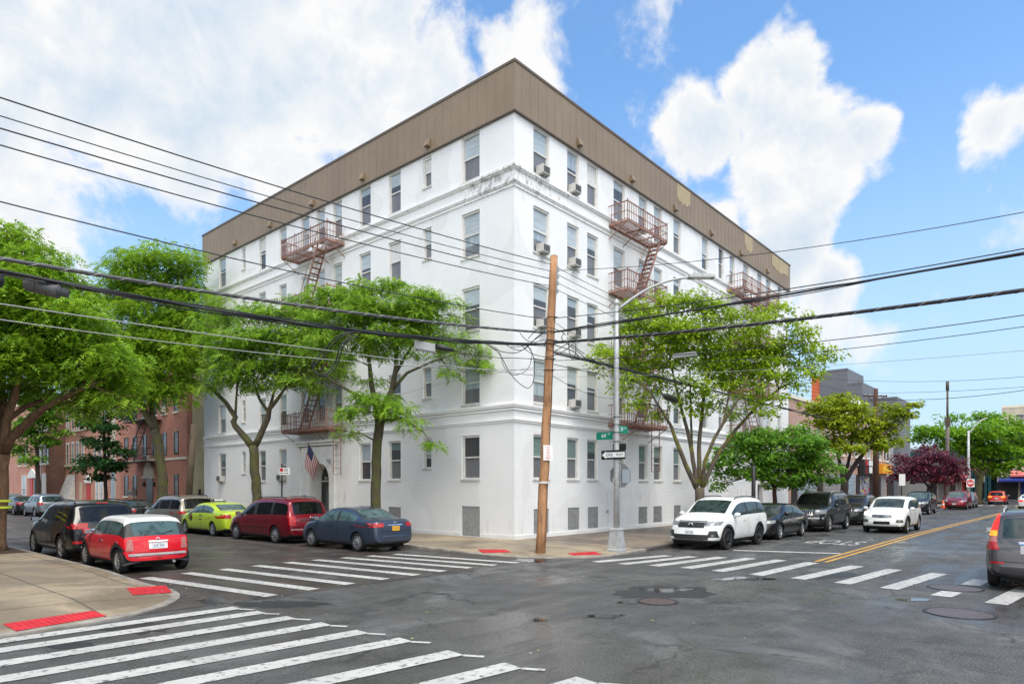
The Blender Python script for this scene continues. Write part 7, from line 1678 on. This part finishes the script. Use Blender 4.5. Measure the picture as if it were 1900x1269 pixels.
# low shops beyond the cross street
t = thing('low_shop_row', 'row of low shops with red awnings behind the purple tree', 'building'); b = MB(); b.box(88, 128, .0, 14, KZ, 6.4); b.build('wall', 'stucco_grey', t); b = MB(); b.box(87.9, 128, -.25, 0, 5.2, 6.0); b.build('fascia', 'grey_panel_dark', t); b = MB(); b.box(87.9, 128, -.05, .15, 6.4, 7.2); b.build('parapet', 'stucco_cream', t)
for k, x in enumerate(np.arange(88.5, 126, 6.2)):
    b = MB(); m = ['awning_red', 'awning_pink', 'awning_red'][k % 3]
    b.extrude([(x, 0, 4.4), (x, -1.6, 3.3), (x, -1.6, 3.0), (x, 0, 3.0)], (5.6, 0, 0)); b.build('awning', m, t, fix=True)
    b = MB(); b.box(x + .2, x + 5.4, -.05, 0, KZ, 2.95); b.build('shop_front', ['shop_dark', 'shop_grey', 'shop_red'][k % 3], t)
# elevated railway across the end of the avenue
XR = 104.0
t = thing('elevated_railway', 'teal steel elevated railway viaduct across the end of the avenue', 'viaduct')
b = MB(); b.box(XR - 4.5, XR + 5, -70, 60, 7.4, 7.8); b.build('deck', 'grey_panel_dark', t)
for x in (XR - 4.5, XR + 4.5): b = MB(); b.box(x - .2, x + .2, -70, 60, 6.2, 7.4); b.box(x - .35, x + .35, -70, 60, 6.1, 6.2); b.build('girder', 'teal_steel', t)
for y in (uX(1833, 99.8), uX(1807, 99.8), 2.0, 12.0, -24, -34):
    for x in (XR - 4.2, XR + 4.2):
        b = MB(); b.box(x - .42, x + .42, y - .06, y + .06, KZ - .15, 6.1); b.box(x - .42, x - .34, y - .36, y + .36, KZ - .15, 6.1); b.box(x + .34, x + .42, y - .36, y + .36, KZ - .15, 6.1); b.build('column', 'teal_steel', t)
# facing shops and the pale block at the very end
t = thing('corner_shops', 'far shop front with pink and blue awnings under the big green tree', 'building'); b = MB(); b.box(124, 140, -40, -.2, KZ, 7.0); b.build('wall', 'stucco_cream', t)
for y0_, y1_, z0_, z1_, pr, m in ((-13.4, -6.6, 3.9, 4.9, 1.2, 'awning_pink'), (-20, -13.6, 4.0, 5.2, 1.4, 'awning_pink'), (-30, -20.4, 4.0, 5.2, 1.4, 'awning_red'), (-16.2, -5.0, 3.0, 3.9, 2.2, 'awning_blue'), (-30, -16.6, 3.2, 3.9, 2.0, 'awning_blue')):
    b = MB(); b.extrude([(124, y0_, z1_), (124 - pr, y0_, z0_ + .3), (124 - pr, y0_, z0_), (124, y0_, z0_)], (0, y1_ - y0_, 0)); b.build('awning', m, t, fix=True)
for k, y in enumerate(np.arange(-34, -1, 3.3)): b = MB(); b.box(123.92, 124, y, y + 3.0, KZ, 3.0); b.build('shop_front', ['shop_dark', 'shop_dark', 'shop_grey', 'awning_blue'][k % 4], t)
t = thing('apartment_building', 'pale cream block rising behind the big green tree', 'building'); b = MB(); b.box(141, 165, -42, -4, KZ, 17.5); b.build('wall', 'stucco_cream', t); b = MB(); b.box(140.9, 165, -42, -4, 17.5, 18.0); b.build('parapet', 'stone_cream', t); b = MB(); b.box(143, 150, -30, -20, 18.0, 20.5); b.build('stair_house', 'stucco_cream', t)
for z in (8.5, 11.5, 14.5):
    for y in np.arange(-32, -6, 3.5): win_on(t, 'B', 141, y, y + 1.4, z, z + 1.7, 'frame_white', 'pane_dark', None)
t = thing('brick_block', 'plain grey building showing between the purple tree and the far lamp', 'building'); b = MB(); b.box(128.2, 150, 0, 20, KZ, 9.5); b.build('wall', 'stucco_grey', t); b = MB(); b.box(128.2, 150, -.1, .1, 9.5, 9.9); b.build('parapet', 'stone_cream', t)

# unseen house rows added outside the frame for reflections in glass, paint and asphalt
b = MB()
for x0, x1, h in ((-3, 14, 8), (14.2, 30, 9.5), (30.2, 52, 7.5), (52.2, 90, 9)): b.box(x0, x1, -40, -21.5, KZ, h)
struct('houses_across_avenue', b, 'stucco_grey')
b = MB()
for y0, y1, h in ((-1, 14, 9), (14.2, 34, 10), (34.2, 62, 9)): b.box(-34, -17.6, y0, y1, KZ, h)
struct('houses_across_street', b, 'grey_panel')
